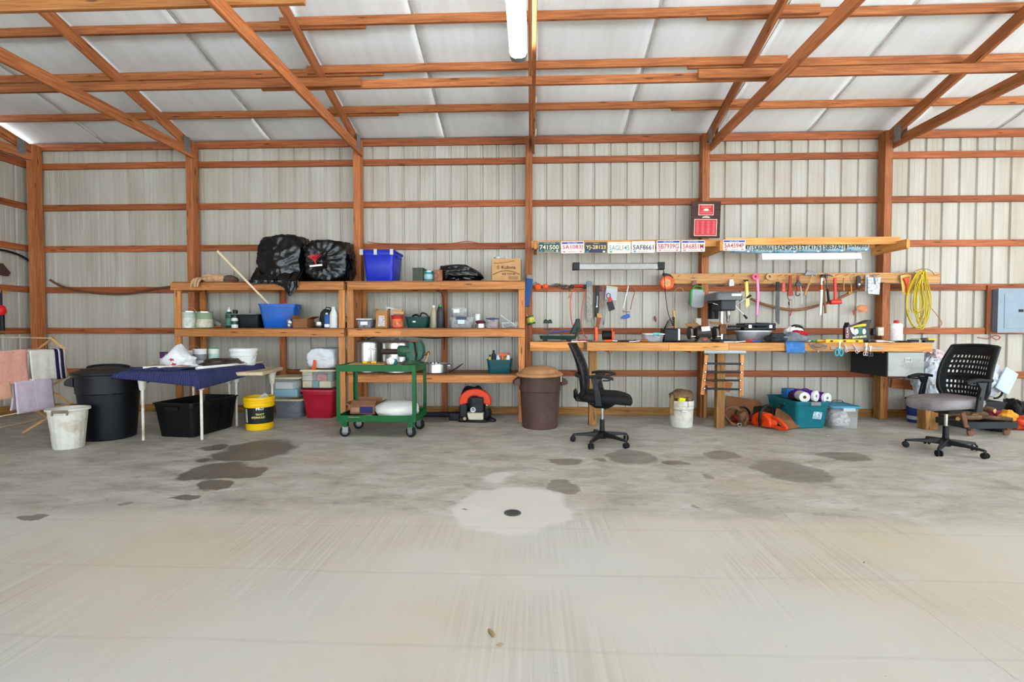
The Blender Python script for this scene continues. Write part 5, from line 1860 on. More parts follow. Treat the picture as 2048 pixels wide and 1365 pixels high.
def stock_pot(label, u0, u1, vt, Y, z, lid=True, low=False):
    cx, cw, ch = span(u0, u1, vt, Y + 0.14, z)
    r = cw / 2
    t = thing('stock_pot', label, 'pot', (cx, Y + 0.15, z))
    obj('pot_body', MB().lathe([(r * 0.95, 0), (r, 0.01), (r, ch - 0.01), (r * 1.03, ch - 0.004), (r * 1.03, ch), (r * 0.97, ch), (r * 0.96, ch * 0.6), (r * 0.94, 0.012)], 40), mt('brushed_pot', (206, 204, 200), 0.28, 0.95, var=0.05), t)
    for a in (R(-52), R(128)) if not low else (R(0), R(180)):
        mb = MB().at(r * math.cos(a), r * math.sin(a), ch * 0.78, 0, 0, a)
        mb.tube(bezier([(0, -0.05, 0), (0.035, -0.045, 0.0), (0.045, 0, 0.004), (0.035, 0.045, 0), (0, 0.05, 0)], 5), 0.007, 6)
        obj('handle', mb, STEEL, t)
    if lid:
        lo = obj('lid', MB().lathe([(r * 1.02, ch + 0.001), (r * 1.04, ch + 0.005), (r * 0.95, ch + 0.016), (r * 0.6, ch + 0.03), (0.003, ch + 0.034)], 36), mt('brown_lid', (190, 168, 140), 0.35, 0.6), t)
        obj('lid_knob', MB().tube([(-0.03, 0, ch + 0.03), (-0.025, 0, ch + 0.055), (0.025, 0, ch + 0.055), (0.03, 0, ch + 0.03)], 0.006, 6), STEEL, lo)
    return t


stock_pot('tall lidded aluminium stock pot behind the cart, left', 714, 758, 685, 6.45, Zl)
stock_pot('wider aluminium stock pot behind the green vise', 765, 822, 686, 6.45, Zl)
t = stock_pot('low wide aluminium pot on the lower shelf right of the cart', 848, 896, 727, 6.40, Zl, False, True)
t = thing('cooking_utensils', 'dark utensils heaped in the low pot', 'utensils', (ux(868, 6.52), 6.55, Zl + 0.09))
for i in range(4):
    mb = MB().tube([(-0.07 + i * 0.04, 0.02 * i, -0.02), (-0.1 + i * 0.05, -0.02, 0.05), (-0.08 + i * 0.05, -0.05, 0.052)], 0.008, 6)
    obj('utensil', mb, DSTEEL, t)
t = thing('mesh_strainer', 'round mesh strainer leaning on the low pot', 'strainer', (ux(912, 6.5), 6.50, Zl + 0.068), rot=(0, R(-32), 0))
obj('hoop', MB().tube([(0.11 * math.cos(a), 0.09 * math.sin(a), 0) for a in [2 * PI * i / 24 for i in range(24)]], 0.006, 6, closed=True), BLK, t)
mb = MB()
for i in range(-6, 7):
    k = i / 7
    L = math.sqrt(max(0, 1 - k * k))
    mb.tube([(0.11 * k, -0.09 * L, -0.0), (0.11 * k, 0, -0.02 * L), (0.11 * k, 0.09 * L, 0)], 0.001, 4)
    mb.tube([(-0.11 * L, 0.09 * k, -0.0), (0, 0.09 * k, -0.02 * L), (0.11 * L, 0.09 * k, 0)], 0.001, 4)
obj('mesh', mb, DSTEEL, t)
# teal bin of bottles
cx, cw, ch = span(972, 1025, 720, 6.42, Zl)
t = tote('parts_bin', 'teal plastic bin of spray bottles on the lower shelf', (cx, 6.54, Zl), 0, cw * 0.93, 0.26, ch, mt('deep_teal', (12, 74, 78), 0.4, var=0.08), None, cat='bin', taper=0.9, grips=False)
zz = Zl + 0.095
for (dx, dy, hh, rr, c, cc, nm) in ((-0.08, -0.02, 0.215, 0.030, (30, 34, 54), (24, 24, 26), 'navy bottle with black cap, tallest in the teal bin'), (-0.135, 0.03, 0.15, 0.024, (206, 186, 70), (40, 40, 44), 'short yellow-labelled bottle in the teal bin'),
                                  (-0.02, -0.05, 0.15, 0.028, (190, 210, 226), (220, 220, 220), 'pale blue can in the teal bin'), (0.115, -0.02, 0.18, 0.028, (226, 226, 230), (220, 70, 70), 'white bottle with red cap in the teal bin'),
                                  (0.075, 0.04, 0.14, 0.024, (214, 190, 60), (50, 50, 54), 'yellow bottle beside the red-capped one')):
    bottle('spray_bottle', nm, (cx + dx, 6.53 + dy, zz), [(rr * 0.95, 0), (rr, 0.004), (rr, hh * 0.72), (rr * 0.5, hh * 0.84)], mt('bt_%d_%d' % (c[0], c[2]), c, 0.4, var=0.25, scale=30), mt('bc_%d_%d' % (cc[0], cc[2]), cc, 0.4), [(rr * 0.55, hh * 0.82), (rr * 0.5, hh)])
t = thing('spray_trigger', 'orange trigger sprayer head among bottles in the teal bin', 'sprayer', (cx + 0.035, 6.52, zz))
obj('neck', MB().cyl((0, 0, 0.0), (0, 0, 0.14), 0.022), mt('amber_spray', (200, 110, 40), 0.4), t)
obj('trigger_head', MB().prism([(-0.05, 0.14), (0.04, 0.13), (0.05, 0.15), (0.03, 0.175), (-0.03, 0.172), (-0.055, 0.158)], 0.03, 'y'), ORNG, t, smooth=0, bevel=0.005)
# ------------------------------------------------------------------ green cart
GRN = mt('cart_green_paint', (8, 88, 38), 0.4, var=0.08, dirt=(8, 70, 32))
cfl, cfr = PZ(688, 873, 0), PZ(820, 876, 0)
CY0 = 5.40
CX0, CX1 = ux(673, CY0, 760), ux(831, CY0, 760)
CD = 0.56
CWd = CX1 - CX0
cart = thing('utility_cart', 'green steel two-tray utility cart on casters', 'cart', ((CX0 + CX1) / 2, CY0 + CD / 2, 0))
zt_ = PY(750, 731, CY0).z
zlo = PY(750, 845, CY0).z
for nm, z, hh in (('top_tray', zt_ - 0.075, 0.075), ('bottom_tray', zlo, 0.075)):
    mb = MB()
    k = 0.004
    if nm == 'top_tray':
        mb.box(0, 0, z + hh - 0.018, CWd, CD, k)
    else:
        mb.box(0, 0, z, CWd, CD, k)
    for s in (-1, 1):
        mb.box(0, s * (CD - k) / 2, z, CWd, k, hh)
        mb.box(s * (CWd - k) / 2, 0, z, k, CD, hh)
        mb.box(0, s * (CD / 2 - 0.012), z, CWd, 0.02, k)
    obj(nm, mb, GRN, cart, smooth=0, bevel=0.002)
for sx in (-1, 1):
    for sy in (-1, 1):
        mb = MB()
        x, y = sx * (CWd / 2 - 0.001), sy * (CD / 2 - 0.001)
        mb.prism([(x + sx * 0.004, y + sy * 0.004), (x - sx * 0.04, y + sy * 0.004), (x - sx * 0.04, y), (x, y), (x, y - sy * 0.04), (x + sx * 0.004, y - sy * 0.04)], zt_ - zlo, 'z', (zt_ + zlo) / 2)
        obj('corner_post', mb, GRN, cart, smooth=0, bevel=0.002)
        wx, wy = sx * (CWd / 2 - 0.07), sy * (CD / 2 - 0.06)
        c = obj('caster_fork', MB().at(wx, wy, 0).box(0, 0, 0.115, 0.07, 0.07, zlo - 0.115), GRN, cart, smooth=0, bevel=0.004)
        mb = MB().at(wx, wy, 0, 0, 0, R(20 if sx < 0 else -25))
        for s2 in (-1, 1):
            mb.prism([(-0.02, 0.05), (0.03, 0.05), (0.034, 0.125), (-0.034, 0.125)], 0.004, 'y', s2 * 0.026)
        obj('fork_plate', mb, mt('dull_zinc', (140, 142, 140), 0.5, 0.5), c, smooth=0)
        mb = MB().at(wx, wy, 0.0625, PI / 2, 0, R(20 if sx < 0 else -25))
        mb.lathe([(0.02, -0.022), (0.05, -0.021), (0.0625, -0.014), (0.0625, 0.014), (0.05, 0.021), (0.02, 0.022)], 26)
        w = obj('wheel', mb, RUB, cart, smooth=50)
        mb = MB().at(wx, wy, 0.0625, PI / 2, 0, R(20 if sx < 0 else -25))
        mb.lathe([(0.0, -0.026), (0.036, -0.023), (0.036, 0.023), (0.0, 0.026)], 20)
        obj('hub', mb, mt('grey_hub', (112, 112, 116), 0.5, 0.3, var=0.2), w)
mb = MB().grid(lambda a, b: ((a - 0.5) * CWd * 0.96, (b - 0.5) * CD * 0.94, zt_ - 0.013), 2, 2)
obj('worn_deck', mb, mt('worn_deck_brown', (150, 120, 84), 0.6, var=0.25, scale=6, dirt=(40, 104, 60)), cart, smooth=0)
CZ = zt_ - 0.012
# board lying on the cart
bd = obj('offcut_board', MB().box(0, 0, 0, 0.42, 0.24, 0.012), HANDLE, loc=(CX0 + 0.27, CY0 + 0.34, CZ + 0.001), rot=(0, 0, R(3)), smooth=0, bevel=0.002)
tag(bd, 'thin plywood offcut lying on the cart top', 'board')
# yellow level
t = thing('torpedo_level', 'short yellow torpedo level on the cart top', 'level', (ux(739, 5.66, 725), 5.66, CZ + 0.014), R(-4))
obj('level_body', MB().box(0, 0, 0, 0.165, 0.024, 0.026), YELP, t, smooth=0, bevel=0.003)
obj('level_window', MB().box(0.0, -0.0005, 0.007, 0.05, 0.026, 0.014), mt('vial_dark', (70, 70, 40), 0.3), t, smooth=0)
# tape roll
t = thing('rag_roll', 'crumpled white and teal paper towel in front of the vise', 'towel', (ux(782, 5.56, 722), 5.56, CZ + 0.002), R(20))
obj('paper', bag_mesh(0.055, 0.05, 0.05, 6, 26, 16, 0.25, 0.25, 0.25), PAPER, t)
obj('teal_end', bag_mesh(0.03, 0.035, 0.04, 7, 18, 12, 0.2, 0.2, 0.25), TEALP, t, loc=(0.045, -0.01, 0))

# bench vise
VG = mt('vise_green_paint', (32, 84, 66), 0.45, var=0.2, scale=14, dirt=(110, 84, 60))
vp = Vector((ux(823, 5.72, 720), 5.72, CZ + 0.001))
t = thing('bench_vise', 'old dark green bench vise bolted on the cart', 'vise', vp)
obj('base', MB().lathe([(0.12, 0), (0.125, 0.01), (0.10, 0.03), (0.075, 0.05), (0.07, 0.085)], 28), VG, t)
for a in range(4):
    x, y = 0.10 * math.cos(a * PI / 2 + 0.6), 0.10 * math.sin(a * PI / 2 + 0.6)
    obj('bolt', MB().lathe([(0.012, 0.028), (0.012, 0.04), (0.004, 0.042)], 6, x, y), RUSTY, t)
mb = MB()
mb.loft([[(-0.10, y, z) for y, z in ((-0.05, 0.10), (0.05, 0.10), (0.05, 0.20), (-0.05, 0.20))], [(-0.13, y, z) for y, z in ((-0.055, 0.09), (0.055, 0.09), (0.055, 0.215), (-0.055, 0.215))], [(0.03, y, z) for y, z in ((-0.055, 0.08), (0.055, 0.08), (0.055, 0.215), (-0.055, 0.215))]])
mb.v = []
mb.f = []
mb.tube([(-0.155, 0, 0.155), (-0.14, 0, 0.155), (-0.03, 0, 0.155), (0.02, 0, 0.155)], [0.062, 0.07, 0.066, 0.06], 20)
obj('body_barrel', mb, VG, t, smooth=50)
mb = MB()
mb.prism([(-0.05, 0.03), (0.05, 0.03), (0.06, 0.10), (0.04, 0.25), (0.02, 0.27), (-0.015, 0.27), (-0.02, 0.22), (-0.05, 0.16)], 0.12, 'y')
obj('fixed_jaw', mb, VG, t, smooth=0, bevel=0.012)
mb = MB()
mb.prism([(0.075, 0.035), (0.13, 0.07), (0.155, 0.14), (0.15, 0.22), (0.11, 0.285), (0.085, 0.285), (0.08, 0.22), (0.085, 0.12)], 0.13, 'y')
obj('moving_jaw', mb, VG, t, smooth=0, bevel=0.008)
mb = MB().box(0.05, 0, 0.262, 0.10, 0.14, 0.02)
mb.v = [(x * 1.0, y, z + 0.01 * math.sin(x * 25)) for x, y, z in mb.v]
obj('jaw_cap', mb, RUSTY, t, smooth=0, bevel=0.006)
obj('slide_bar', MB().cyl((-0.36, 0, 0.15), (-0.15, 0, 0.15), 0.034, n=18), mt('dark_brown_bar', (60, 42, 40), 0.55, 0.3, var=0.2), t)
obj('screw', MB().cyl((0.02, 0, 0.12), (0.20, 0, 0.12), 0.016), RUSTY, t)
h_ = obj('screw_head', MB().ball((0.205, 0, 0.135), (0.02, 0.022, 0.024), 12, 8), RUSTY, t)
obj('handle_bar', MB().tube(bezier([(0.21, -0.01, 0.14), (0.20, -0.05, 0.09), (0.18, -0.06, 0.03)], 5), 0.008, 8), mt('tan_bar', (176, 140, 92), 0.5), h_)

# cart bottom tray: papers, carton, sack
zb = zlo + 0.006
for i, (dx, dy, rz, c, nm) in enumerate(((0.16, 0.10, 8, (214, 206, 200), 'white magazine spread under the carton'), (0.30, 0.13, -14, (180, 120, 70), 'tan folded paper in the cart bottom tray'), (0.24, 0.07, 20, (150, 140, 150), 'grey printed leaflet in the cart bottom tray'))):
    tag(obj('magazine', MB().grid(lambda a, b: ((a - 0.5) * 0.26, (b - 0.5) * 0.19, 0.004 + 0.02 * abs(a - 0.45) + 0.004 * i), 8, 3), mt('magazine_%d' % i, c, 0.45, var=0.35, scale=20), loc=(CX0 + dx, CY0 + 0.02 + dy, zb + 0.005 + 0.012 * i), rot=(R(-3), 0, R(rz)), smooth=30, solid=0.004), nm, 'magazine', 'papers in the cart')
cx, cw, ch = span(699, 750, 812, CY0 + 0.22, zb + 0.04)
t = carton('printed_carton', 'open carton with dark blue printed front in the cart', (cx, CY0 + 0.36, zb + 0.04), R(-3), cw, 0.24, ch, mt('brown_printed_card', (142, 96, 70), 0.7, var=0.1), flaps=[('f', -52, 0.08), ('b', 12, 0.07), ('r', 55, 0.08), ('l', 60, 0.06)])
obj('blue_panel', MB().box(0.05, -0.1215, 0.015, cw * 0.52, 0.002, ch * 0.72), mt('carton_navy', (36, 42, 96), 0.6), t, smooth=0)
obj('tan_panel', MB().box(-0.09, -0.1215, 0.02, cw * 0.32, 0.002, ch * 0.55), mt('carton_tan', (176, 132, 100), 0.6), t, smooth=0)
cx, cw, ch = span(750, 830, 806, CY0 + 0.16, zb)
t = thing('feed_sack', 'full white woven sack lying in the cart', 'sack', (cx, CY0 + 0.28, zb), R(8))
mb = bag_mesh(cw * 0.56, 0.22, ch * 0.62, 14, 56, 30, 0.05, 0.08, 0.3)
obj('sack_cloth', mb, mt('white_woven_sack', (222, 220, 216), 0.7, var=0.04, bump=0.25, bscale=70), t, smooth=70)

# ------------------------------------------------------------------ backpack blower
bp = PZ(950, 847, 0)
t = thing('leaf_blower', 'orange and black backpack leaf blower on the floor under the shelf', 'leaf blower', (ux(948, bp.y + 0.18, 800), bp.y + 0.18, 0))
OR2 = mt('blower_orange', (222, 66, 26), 0.35, var=0.06)
k = 6.45 / FPX       # metres per pixel here


def bpx(u, v):
    return ((u - 948) * k, (847 - v) * k)


# volute
mb = MB()
C = bpx(951, 803)
arc = []
for i in range(15):
    a = R(200 - 215 * i / 14)
    arc.append((C[0] + 0.175 * math.cos(a) * (1.0 if i < 10 else 1.0 + 0.02 * (i - 9)), -0.02, C[1] + 0.125 * math.sin(a) - 0.01))
sec = []
for i in range(19):
    a = R(200 - 220 * i / 18)
    sec.append((C[0] + (0.21 + 0.012 * i / 18) * math.cos(a), C[1] - 0.02 + 0.165 * math.sin(a)))
for i in range(19):
    a = R(-18 + 216 * i / 18)
    sec.append((C[0] + 0.095 * math.cos(a), C[1] - 0.02 + 0.075 * math.sin(a)))
obj('volute_housing', MB().prism(sec, 0.13, 'y', -0.03), OR2, t, smooth=50, bevel=0.03)
obj('fan_case', MB().at(C[0] - 0.01, 0.04, C[1] - 0.02, PI / 2, 0, 0).lathe([(0.0, -0.07), (0.13, -0.07), (0.165, -0.05), (0.165, 0.06), (0.12, 0.08), (0, 0.08)], 32), BLK, t, smooth=40)
mb = MB()
q0, q1 = bpx(944, 797), bpx(969, 827)
mb.box((q0[0] + q1[0]) / 2, -0.10, q1[1], q1[0] - q0[0], 0.12, q0[1] - q1[1])
obj('engine_cover', mb, mt('blower_black', (32, 32, 36), 0.4), t, smooth=0, bevel=0.02)
mb = MB()
for i in range(5):
    mb.box((q0[0] + q1[0]) / 2, -0.162, q1[1] + 0.10 + i * 0.016, 0.11, 0.006, 0.006)
obj('cooling_fin', mb, BLK, t, smooth=0)
b0 = bpx(949, 821)
mb = MB().at(b0[0], -0.163, b0[1], PI / 2, 0, 0)
mb.lathe([(0.0, 0.004), (0.036, 0.004), (0.036, -0.002)], 24)
bdg = obj('round_badge', mb, mt('badge_white', (206, 208, 212), 0.4), t)
obj('badge_print', MB().at(b0[0], -0.1675, b0[1]).prism([(-0.022, -0.006), (0.022, -0.006), (0.022, 0.002), (-0.022, 0.002)], 0.0012, 'y'), BLACK_INK, bdg, smooth=0)
obj('badge_print', MB().at(b0[0], -0.1675, b0[1]).prism([(0.011 * math.cos(a * PI / 4), 0.016 + 0.009 * math.sin(a * PI / 4)) for a in range(8)], 0.0012, 'y'), BLACK_INK, bdg, smooth=0)
f0, f1 = bpx(936, 828), bpx(969, 842)
mb = MB()
mb.prism([(f0[0], f0[1]), (f1[0], f0[1] + 0.004), (f1[0], f1[1]), (f0[0] + 0.02, f1[1])], 0.14, 'y', -0.07)
obj('fuel_tank', mb, mt('tank_cream', (206, 196, 172), 0.45, var=0.06, alpha=1), t, smooth=0, bevel=0.012)
obj('fuel_cap', MB().at(bpx(932, 839)[0], -0.13, bpx(932, 839)[1], PI / 2, 0, 0).lathe([(0, -0.02), (0.022, -0.02), (0.022, 0.02), (0, 0.02)], 14), mt('tan_cap', (150, 134, 106), 0.5), t)
obj('side_body', MB().box(bpx(928, 0)[0], 0.0, 0.05, 0.11, 0.2, 0.19), mt('blower_black', (32, 32, 36), 0.4), t, smooth=0, bevel=0.025)
obj('base_frame', MB().tube(bezier([(-0.19, -0.12, 0.014), (0.15, -0.15, 0.012), (0.22, -0.05, 0.014), (0.18, 0.1, 0.014), (-0.16, 0.1, 0.014)], 6), 0.013, 8), BLK, t)
obj('outlet_elbow', MB().tube(bezier([(0.17, -0.02, 0.16), (0.19, -0.03, 0.10), (0.15, -0.02, 0.06)], 5), 0.055, 14), RUB, t)
obj('top_handle', MB().tube(bezier([(-0.16, 0.04, 0.33), (-0.11, 0.05, 0.435), (0.0, 0.05, 0.425), (0.06, 0.05, 0.44), (0.15, 0.04, 0.33)], 5), 0.026, 8), BLK, t)
obj('back_pad', MB().box(-0.01, 0.14, 0.10, 0.30, 0.03, 0.28), BLK, t, smooth=0, bevel=0.02)
obj('blower_pipe', MB().tube([(-0.12, 0.0, 0.085), (-0.30, 0.0, 0.08), (-0.55, 0.02, 0.075), (-0.78, 0.03, 0.07)], [0.045, 0.04, 0.036, 0.034], 14), mt('pipe_black', (22, 24, 34), 0.35), t)
obj('pipe_grip', MB().box(-0.26, -0.05, 0.01, 0.14, 0.05, 0.10), BLK, t, smooth=0, bevel=0.015)
obj('shoulder_strap', MB().tube(bezier([(0.15, 0.0, 0.07), (0.24, -0.06, 0.05), (0.30, -0.08, 0.02), (0.24, -0.12, 0.012), (0.18, -0.1, 0.02)], 6), 0.011, 6), BLK, t)
for u, v in ((974, 808), (977, 814)):
    c = bpx(u, v)
    obj('warning_label', MB().at(c[0], -0.082, c[1], 0, R(-25), 0).box(0, 0, 0, 0.035, 0.004, 0.028), PAPER, t, smooth=0)

# ------------------------------------------------------------------ brown trash can
p = PZ(1083, 862, 0)
BRN = mt('brown_bin_plastic', (84, 60, 54), 0.55, var=0.1, scale=14, dirt=(98, 76, 68))
TAN = mt('tan_lid_plastic', (186, 138, 94), 0.55, var=0.1, dirt=(160, 112, 74))
yb_ = p.y + 0.25
t, lo = round_bin('trash_can', 'brown plastic trash can with a tan lid at the bench end', (ux(1080, yb_, 800), yb_, 0), R(8), 0.225, 0.262, 0.655, BRN, TAN, 0.69, 0.085, True, tilt=1.5)
lo.location.z = -0.005
obj('bin_liner', MB().lathe([(0.266, 0.645), (0.274, 0.65), (0.272, 0.672), (0.26, 0.68)], 40), BAGB, t)
obj('paper_tag', MB().at(0.245, -0.13, 0.58, 0, 0, R(60)).box(0, 0, 0, 0.03, 0.004, 0.07), PAPER, t, smooth=0)

# ------------------------------------------------------------------ office chairs
CHB = mt('chair_black_plastic', (22, 23, 27), 0.42, var=0.12)
CHF = mt('chair_black_mesh', (15, 15, 17), 0.6, var=0.15)


def office_chair(label, loc, rz, base_rz, seatm, seat_z=0.47, worn=False):
    """faces its own +x"""
    t = thing('office_chair', label, 'chair', loc, rz, 'swivel office chairs')
    br = base_rz - rz
    hub = obj('base_hub', MB().lathe([(0.0, 0.055), (0.045, 0.055), (0.05, 0.08), (0.045, 0.125), (0.03, 0.135), (0, 0.135)], 20), CHB, t)
    for i in range(5):
        a = br + 2 * PI * i / 5
        c, s = math.cos(a), math.sin(a)
        mb = MB().at(0, 0, 0, 0, 0, a)
        mb.loft([[(0.02, y, z) for y, z in ((-0.034, 0.07), (0.034, 0.07), (0.026, 0.128), (-0.026, 0.128))],
                 [(0.17, y, z) for y, z in ((-0.026, 0.075), (0.026, 0.075), (0.018, 0.108), (-0.018, 0.108))],
                 [(0.31, y, z) for y, z in ((-0.018, 0.066), (0.018, 0.066), (0.014, 0.088), (-0.014, 0.088))],
                 [(0.325, y, z) for y, z in ((-0.014, 0.05), (0.014, 0.05), (0.010, 0.08), (-0.010, 0.08))]])
        arm = obj('base_leg', mb, CHB, t, smooth=0, bevel=0.006)
        ca = a + 0.9 * math.sin(i * 2.1)
        mb = MB().at(0.315 * c, 0.315 * s, 0, 0, 0, ca)
        for sd in (-1, 1):
            mb.M = Matrix.Translation((0.315 * c, 0.315 * s, 0.03)) @ Euler((PI / 2, 0, ca)).to_matrix().to_4x4()
            mb.lathe([(0.0, sd * 0.008), (0.024, sd * 0.008), (0.03, sd * 0.012), (0.03, sd * 0.022), (0.022, sd * 0.027), (0, sd * 0.027)], 18)
        obj('caster', mb, RUB, arm, smooth=40)
    obj('column_sleeve', MB().cyl((0, 0, 0.12), (0, 0, 0.26), 0.028, 0.025, 18), CHB, t)
    obj('gas_lift', MB().cyl((0, 0, 0.26), (0, 0, seat_z - 0.07), 0.0145, n=14), mt('worn_chrome', (196, 190, 182), 0.3, 0.7, var=0.2, dirt=(150, 90, 60)) if worn else STEEL, t)
    mb = MB()
    mb.loft([mb.rrect(0.16, 0.14, 0.03, seat_z - 0.085), mb.rrect(0.30, 0.26, 0.04, seat_z - 0.03), mb.rrect(0.30, 0.26, 0.04, seat_z - 0.01)])
    obj('tilt_mechanism', mb, CHB, t, smooth=0)
    obj('tilt_lever', MB().tube([(0.04, -0.1, seat_z - 0.06), (0.05, -0.26, seat_z - 0.065)], 0.007, 8), CHB, t)
    # seat cushion with a waterfall front

    def ring(k, z):
        out = []
        for i in range(40):
            a = 2 * PI * i / 40
            cx_, sy_ = math.cos(a), math.sin(a)
            e = 0.62
            x = 0.285 * k * math.copysign(abs(cx_) ** e, cx_)
            y = 0.25 * k * math.copysign(abs(sy_) ** e, sy_) * (1 - 0.06 * cx_)
            zz = z - 0.03 * max(0, x / 0.255) ** 3 + 0.012 * max(0, -x / 0.255)
            out.append((x + 0.035, y, zz))
        return out
    mb = MB()
    mb.loft([ring(0.86, seat_z - 0.015), ring(0.96, seat_z - 0.005), ring(1.0, seat_z + 0.025), ring(0.985, seat_z + 0.055), ring(0.93, seat_z + 0.075), ring(0.75, seat_z + 0.083), ring(0.3, seat_z + 0.078)])
    obj('seat', mb, seatm, t, smooth=60)
    # backrest: curved shell with rows of slots in a thicker frame
    Hb = 0.56
    zb0 = seat_z + 0.03

    def bp_(a, b):
        y = (a - 0.5)
        half = 0.205 + 0.035 * math.sin(PI * min(1, b * 0.9 + 0.1)) - 0.05 * max(0, 0.22 - b) / 0.22 + 0.01 * b
        yy_ = y * 2 * half
        x = -0.235 - 0.135 * b ** 1.3 - 0.05 * math.sin(PI * b * 0.9 + 0.0) * -0.55 + 0.10 * (y * 2) ** 2 * (0.55 + 0.25 * math.sin(PI * b))
        return (x, yy_, zb0 + Hb * b + 0.012 * (1 - (2 * y) ** 2) * b)
    NU, NV = 31, 44

    def skip(i, j):
        if i < 3 or i > NU - 4:
            return False
        r = (j - 5) % 4
        if j < 5 or j > 37:
            return False
        if 19 <= j <= 20:
            return False
        return r in (1, 2) and (i % 2 == 0)
    mb = MB().grid(bp_, NU, NV, skip)
    bk = obj('backrest', mb, CHF, t, smooth=60, solid=0.008)
    for s in (0, 1):
        pts = [bp_(s, b / 14) for b in range(15)]
        pts = [(x - 0.012, y, z) for x, y, z in pts]
        obj('back_frame', MB().tube(pts, [0.026, 0.026, 0.025, 0.024, 0.022] + [0.019] * 10, 10), CHB, bk, smooth=60)
    obj('top_frame', MB().tube([bp_(a / 12, 1.0) for a in range(13)], 0.014, 10), CHB, bk, smooth=60)
    obj('lumbar_bar', MB().tube([(bp_(a / 12, 0.42)[0] - 0.028, bp_(a / 12, 0.42)[1], bp_(a / 12, 0.42)[2]) for a in range(13)], 0.022, 8), CHB, bk, smooth=60)
    mb = MB()
    mb.loft([[(-0.14, y, seat_z - 0.03 + z) for y, z in ((-0.06, 0), (0.06, 0), (0.06, 0.03), (-0.06, 0.03))], [(-0.27, y, seat_z - 0.02 + z) for y, z in ((-0.09, 0), (0.09, 0), (0.09, 0.06), (-0.09, 0.06))], [(-0.30, y, seat_z + 0.03 + z) for y, z in ((-0.12, 0), (0.12, 0), (0.12, 0.08), (-0.12, 0.08))]])
    obj('back_bracket', mb, CHB, bk, smooth=0, bevel=0.008)
    # arms
    for s in (-1, 1):
        y = s * 0.285
        mb = MB()
        mb.loft([[(-0.02 + x, y + d, seat_z - 0.03) for x, d in ((-0.035, -0.01), (0.035, -0.01), (0.035, 0.01), (-0.035, 0.01))],
                 [(-0.03 + x, y + d, seat_z + 0.08) for x, d in ((-0.03, -0.013), (0.03, -0.013), (0.03, 0.013), (-0.03, 0.013))],
                 [(-0.055 + x, y + d, seat_z + 0.19) for x, d in ((-0.026, -0.013), (0.026, -0.013), (0.026, 0.013), (-0.026, 0.013))],
                 [(-0.05 + x, y + d, seat_z + 0.258) for x, d in ((-0.05, -0.013), (0.07, -0.013), (0.07, 0.013), (-0.05, 0.013))]])
        mb.loft([[(x, y + d * s * -1, seat_z - 0.03) for x, d in ((-0.055, 0.16), (0.015, 0.16), (0.015, -0.01), (-0.055, -0.01))], [(x, y + d * s * -1, seat_z - 0.012) for x, d in ((-0.055, 0.16), (0.015, 0.16), (0.015, -0.01), (-0.055, -0.01))]])
        ar = obj('arm_support', mb, CHB, t, smooth=0, bevel=0.006)
        pad = []
        for i in range(13):
            f = i / 12
            x = -0.14 + 0.27 * f
            z = seat_z + 0.265 + 0.02 * math.sin(PI * f) - 0.012 * f
            hw = 0.034 * (0.55 + 0.45 * math.sin(PI * min(1, f * 0.9 + 0.08)))
            pad.append([(x, y - hw, z), (x, y - hw * 0.8, z - 0.014), (x, y + hw * 0.8, z - 0.014), (x, y + hw, z), (x, y + hw * 0.8, z + 0.013), (x, y - hw * 0.8, z + 0.013)])
        obj('arm_pad', MB().loft(pad), RUB, ar, smooth=50)
        obj('arm_loop', MB().tube(bezier([(0.02, y, seat_z + 0.235), (0.08, y, seat_z + 0.238), (0.12, y, seat_z + 0.26)], 5), 0.008, 6), CHB, ar)
        obj('arm_bolt', MB().at(-0.03, y, seat_z + 0.10, PI / 2, 0, 0).lathe([(0, -0.02), (0.016, -0.02), (0.016, 0.02), (0, 0.02)], 14), BLK, ar)
    return t


office_chair('black swivel office chair seen from the side at the workbench', (ux(1204, 5.28, 800), 5.26, 0), R(-12), R(-47), mt('black_seat_fabric', (16, 16, 18), 0.75, var=0.2, bump=0.2), 0.475)
c2 = Vector((ux(1893, 5.05, 800), 5.05, 0))
office_chair('black swivel office chair with a worn grey seat at the right', c2, R(190), R(-66), mt('worn_grey_seat', (146, 138, 140), 0.8, var=0.12, scale=5, dirt=(112, 104, 104), bump=0.15), 0.475, True)

# ------------------------------------------------------------------ under the bench
p = PZ(1363, 857, 0)
yc = p.y + 0.15
cx, cw, ch = span(1339, 1387, 800, yc, 0)
r = cw / 2
t = thing('plastic_bucket', 'white five-gallon bucket with a tool belt in it', 'bucket', (cx, yc, 0))
obj('body', MB().lathe([(r * 0.88, 0), (r * 0.9, 0.006), (r * 0.955, ch * 0.66), (r * 0.96, ch * 0.68), (r * 1.02, ch * 0.69), (r * 0.97, ch * 0.71), (r * 0.98, ch * 0.80), (r * 1.03, ch * 0.81), (r * 0.985, ch * 0.83), (r * 0.99, ch * 0.9), (r * 1.03, ch * 0.91), (r * 1.0, ch * 0.93), (r * 1.0, ch), (r * 0.95, ch), (r * 0.9, ch * 0.4), (r * 0.85, 0.01)], 40), BINW, t)
pts = [(r * 1.03 * math.cos(a), -r * 1.02 * math.sin(a), ch * 0.78 - 0.05 * math.sin(a)) for a in [PI * i / 16 for i in range(17)]]
obj('bail_handle', MB().tube(pts, 0.003, 6), mt('wire', (190, 186, 176), 0.35, 0.8), t)
obj('handle_grip', MB().tube([(r * 1.03 * math.cos(a), -r * 1.02 * math.sin(a), ch * 0.78 - 0.05 * math.sin(a)) for a in (1.35, 1.57, 1.8)], 0.009, 8), WHT, t)
t = thing('tool_belt', 'worn brown canvas tool pouch stuffed in the white bucket', 'tool belt', (cx, yc, ch - 0.02))
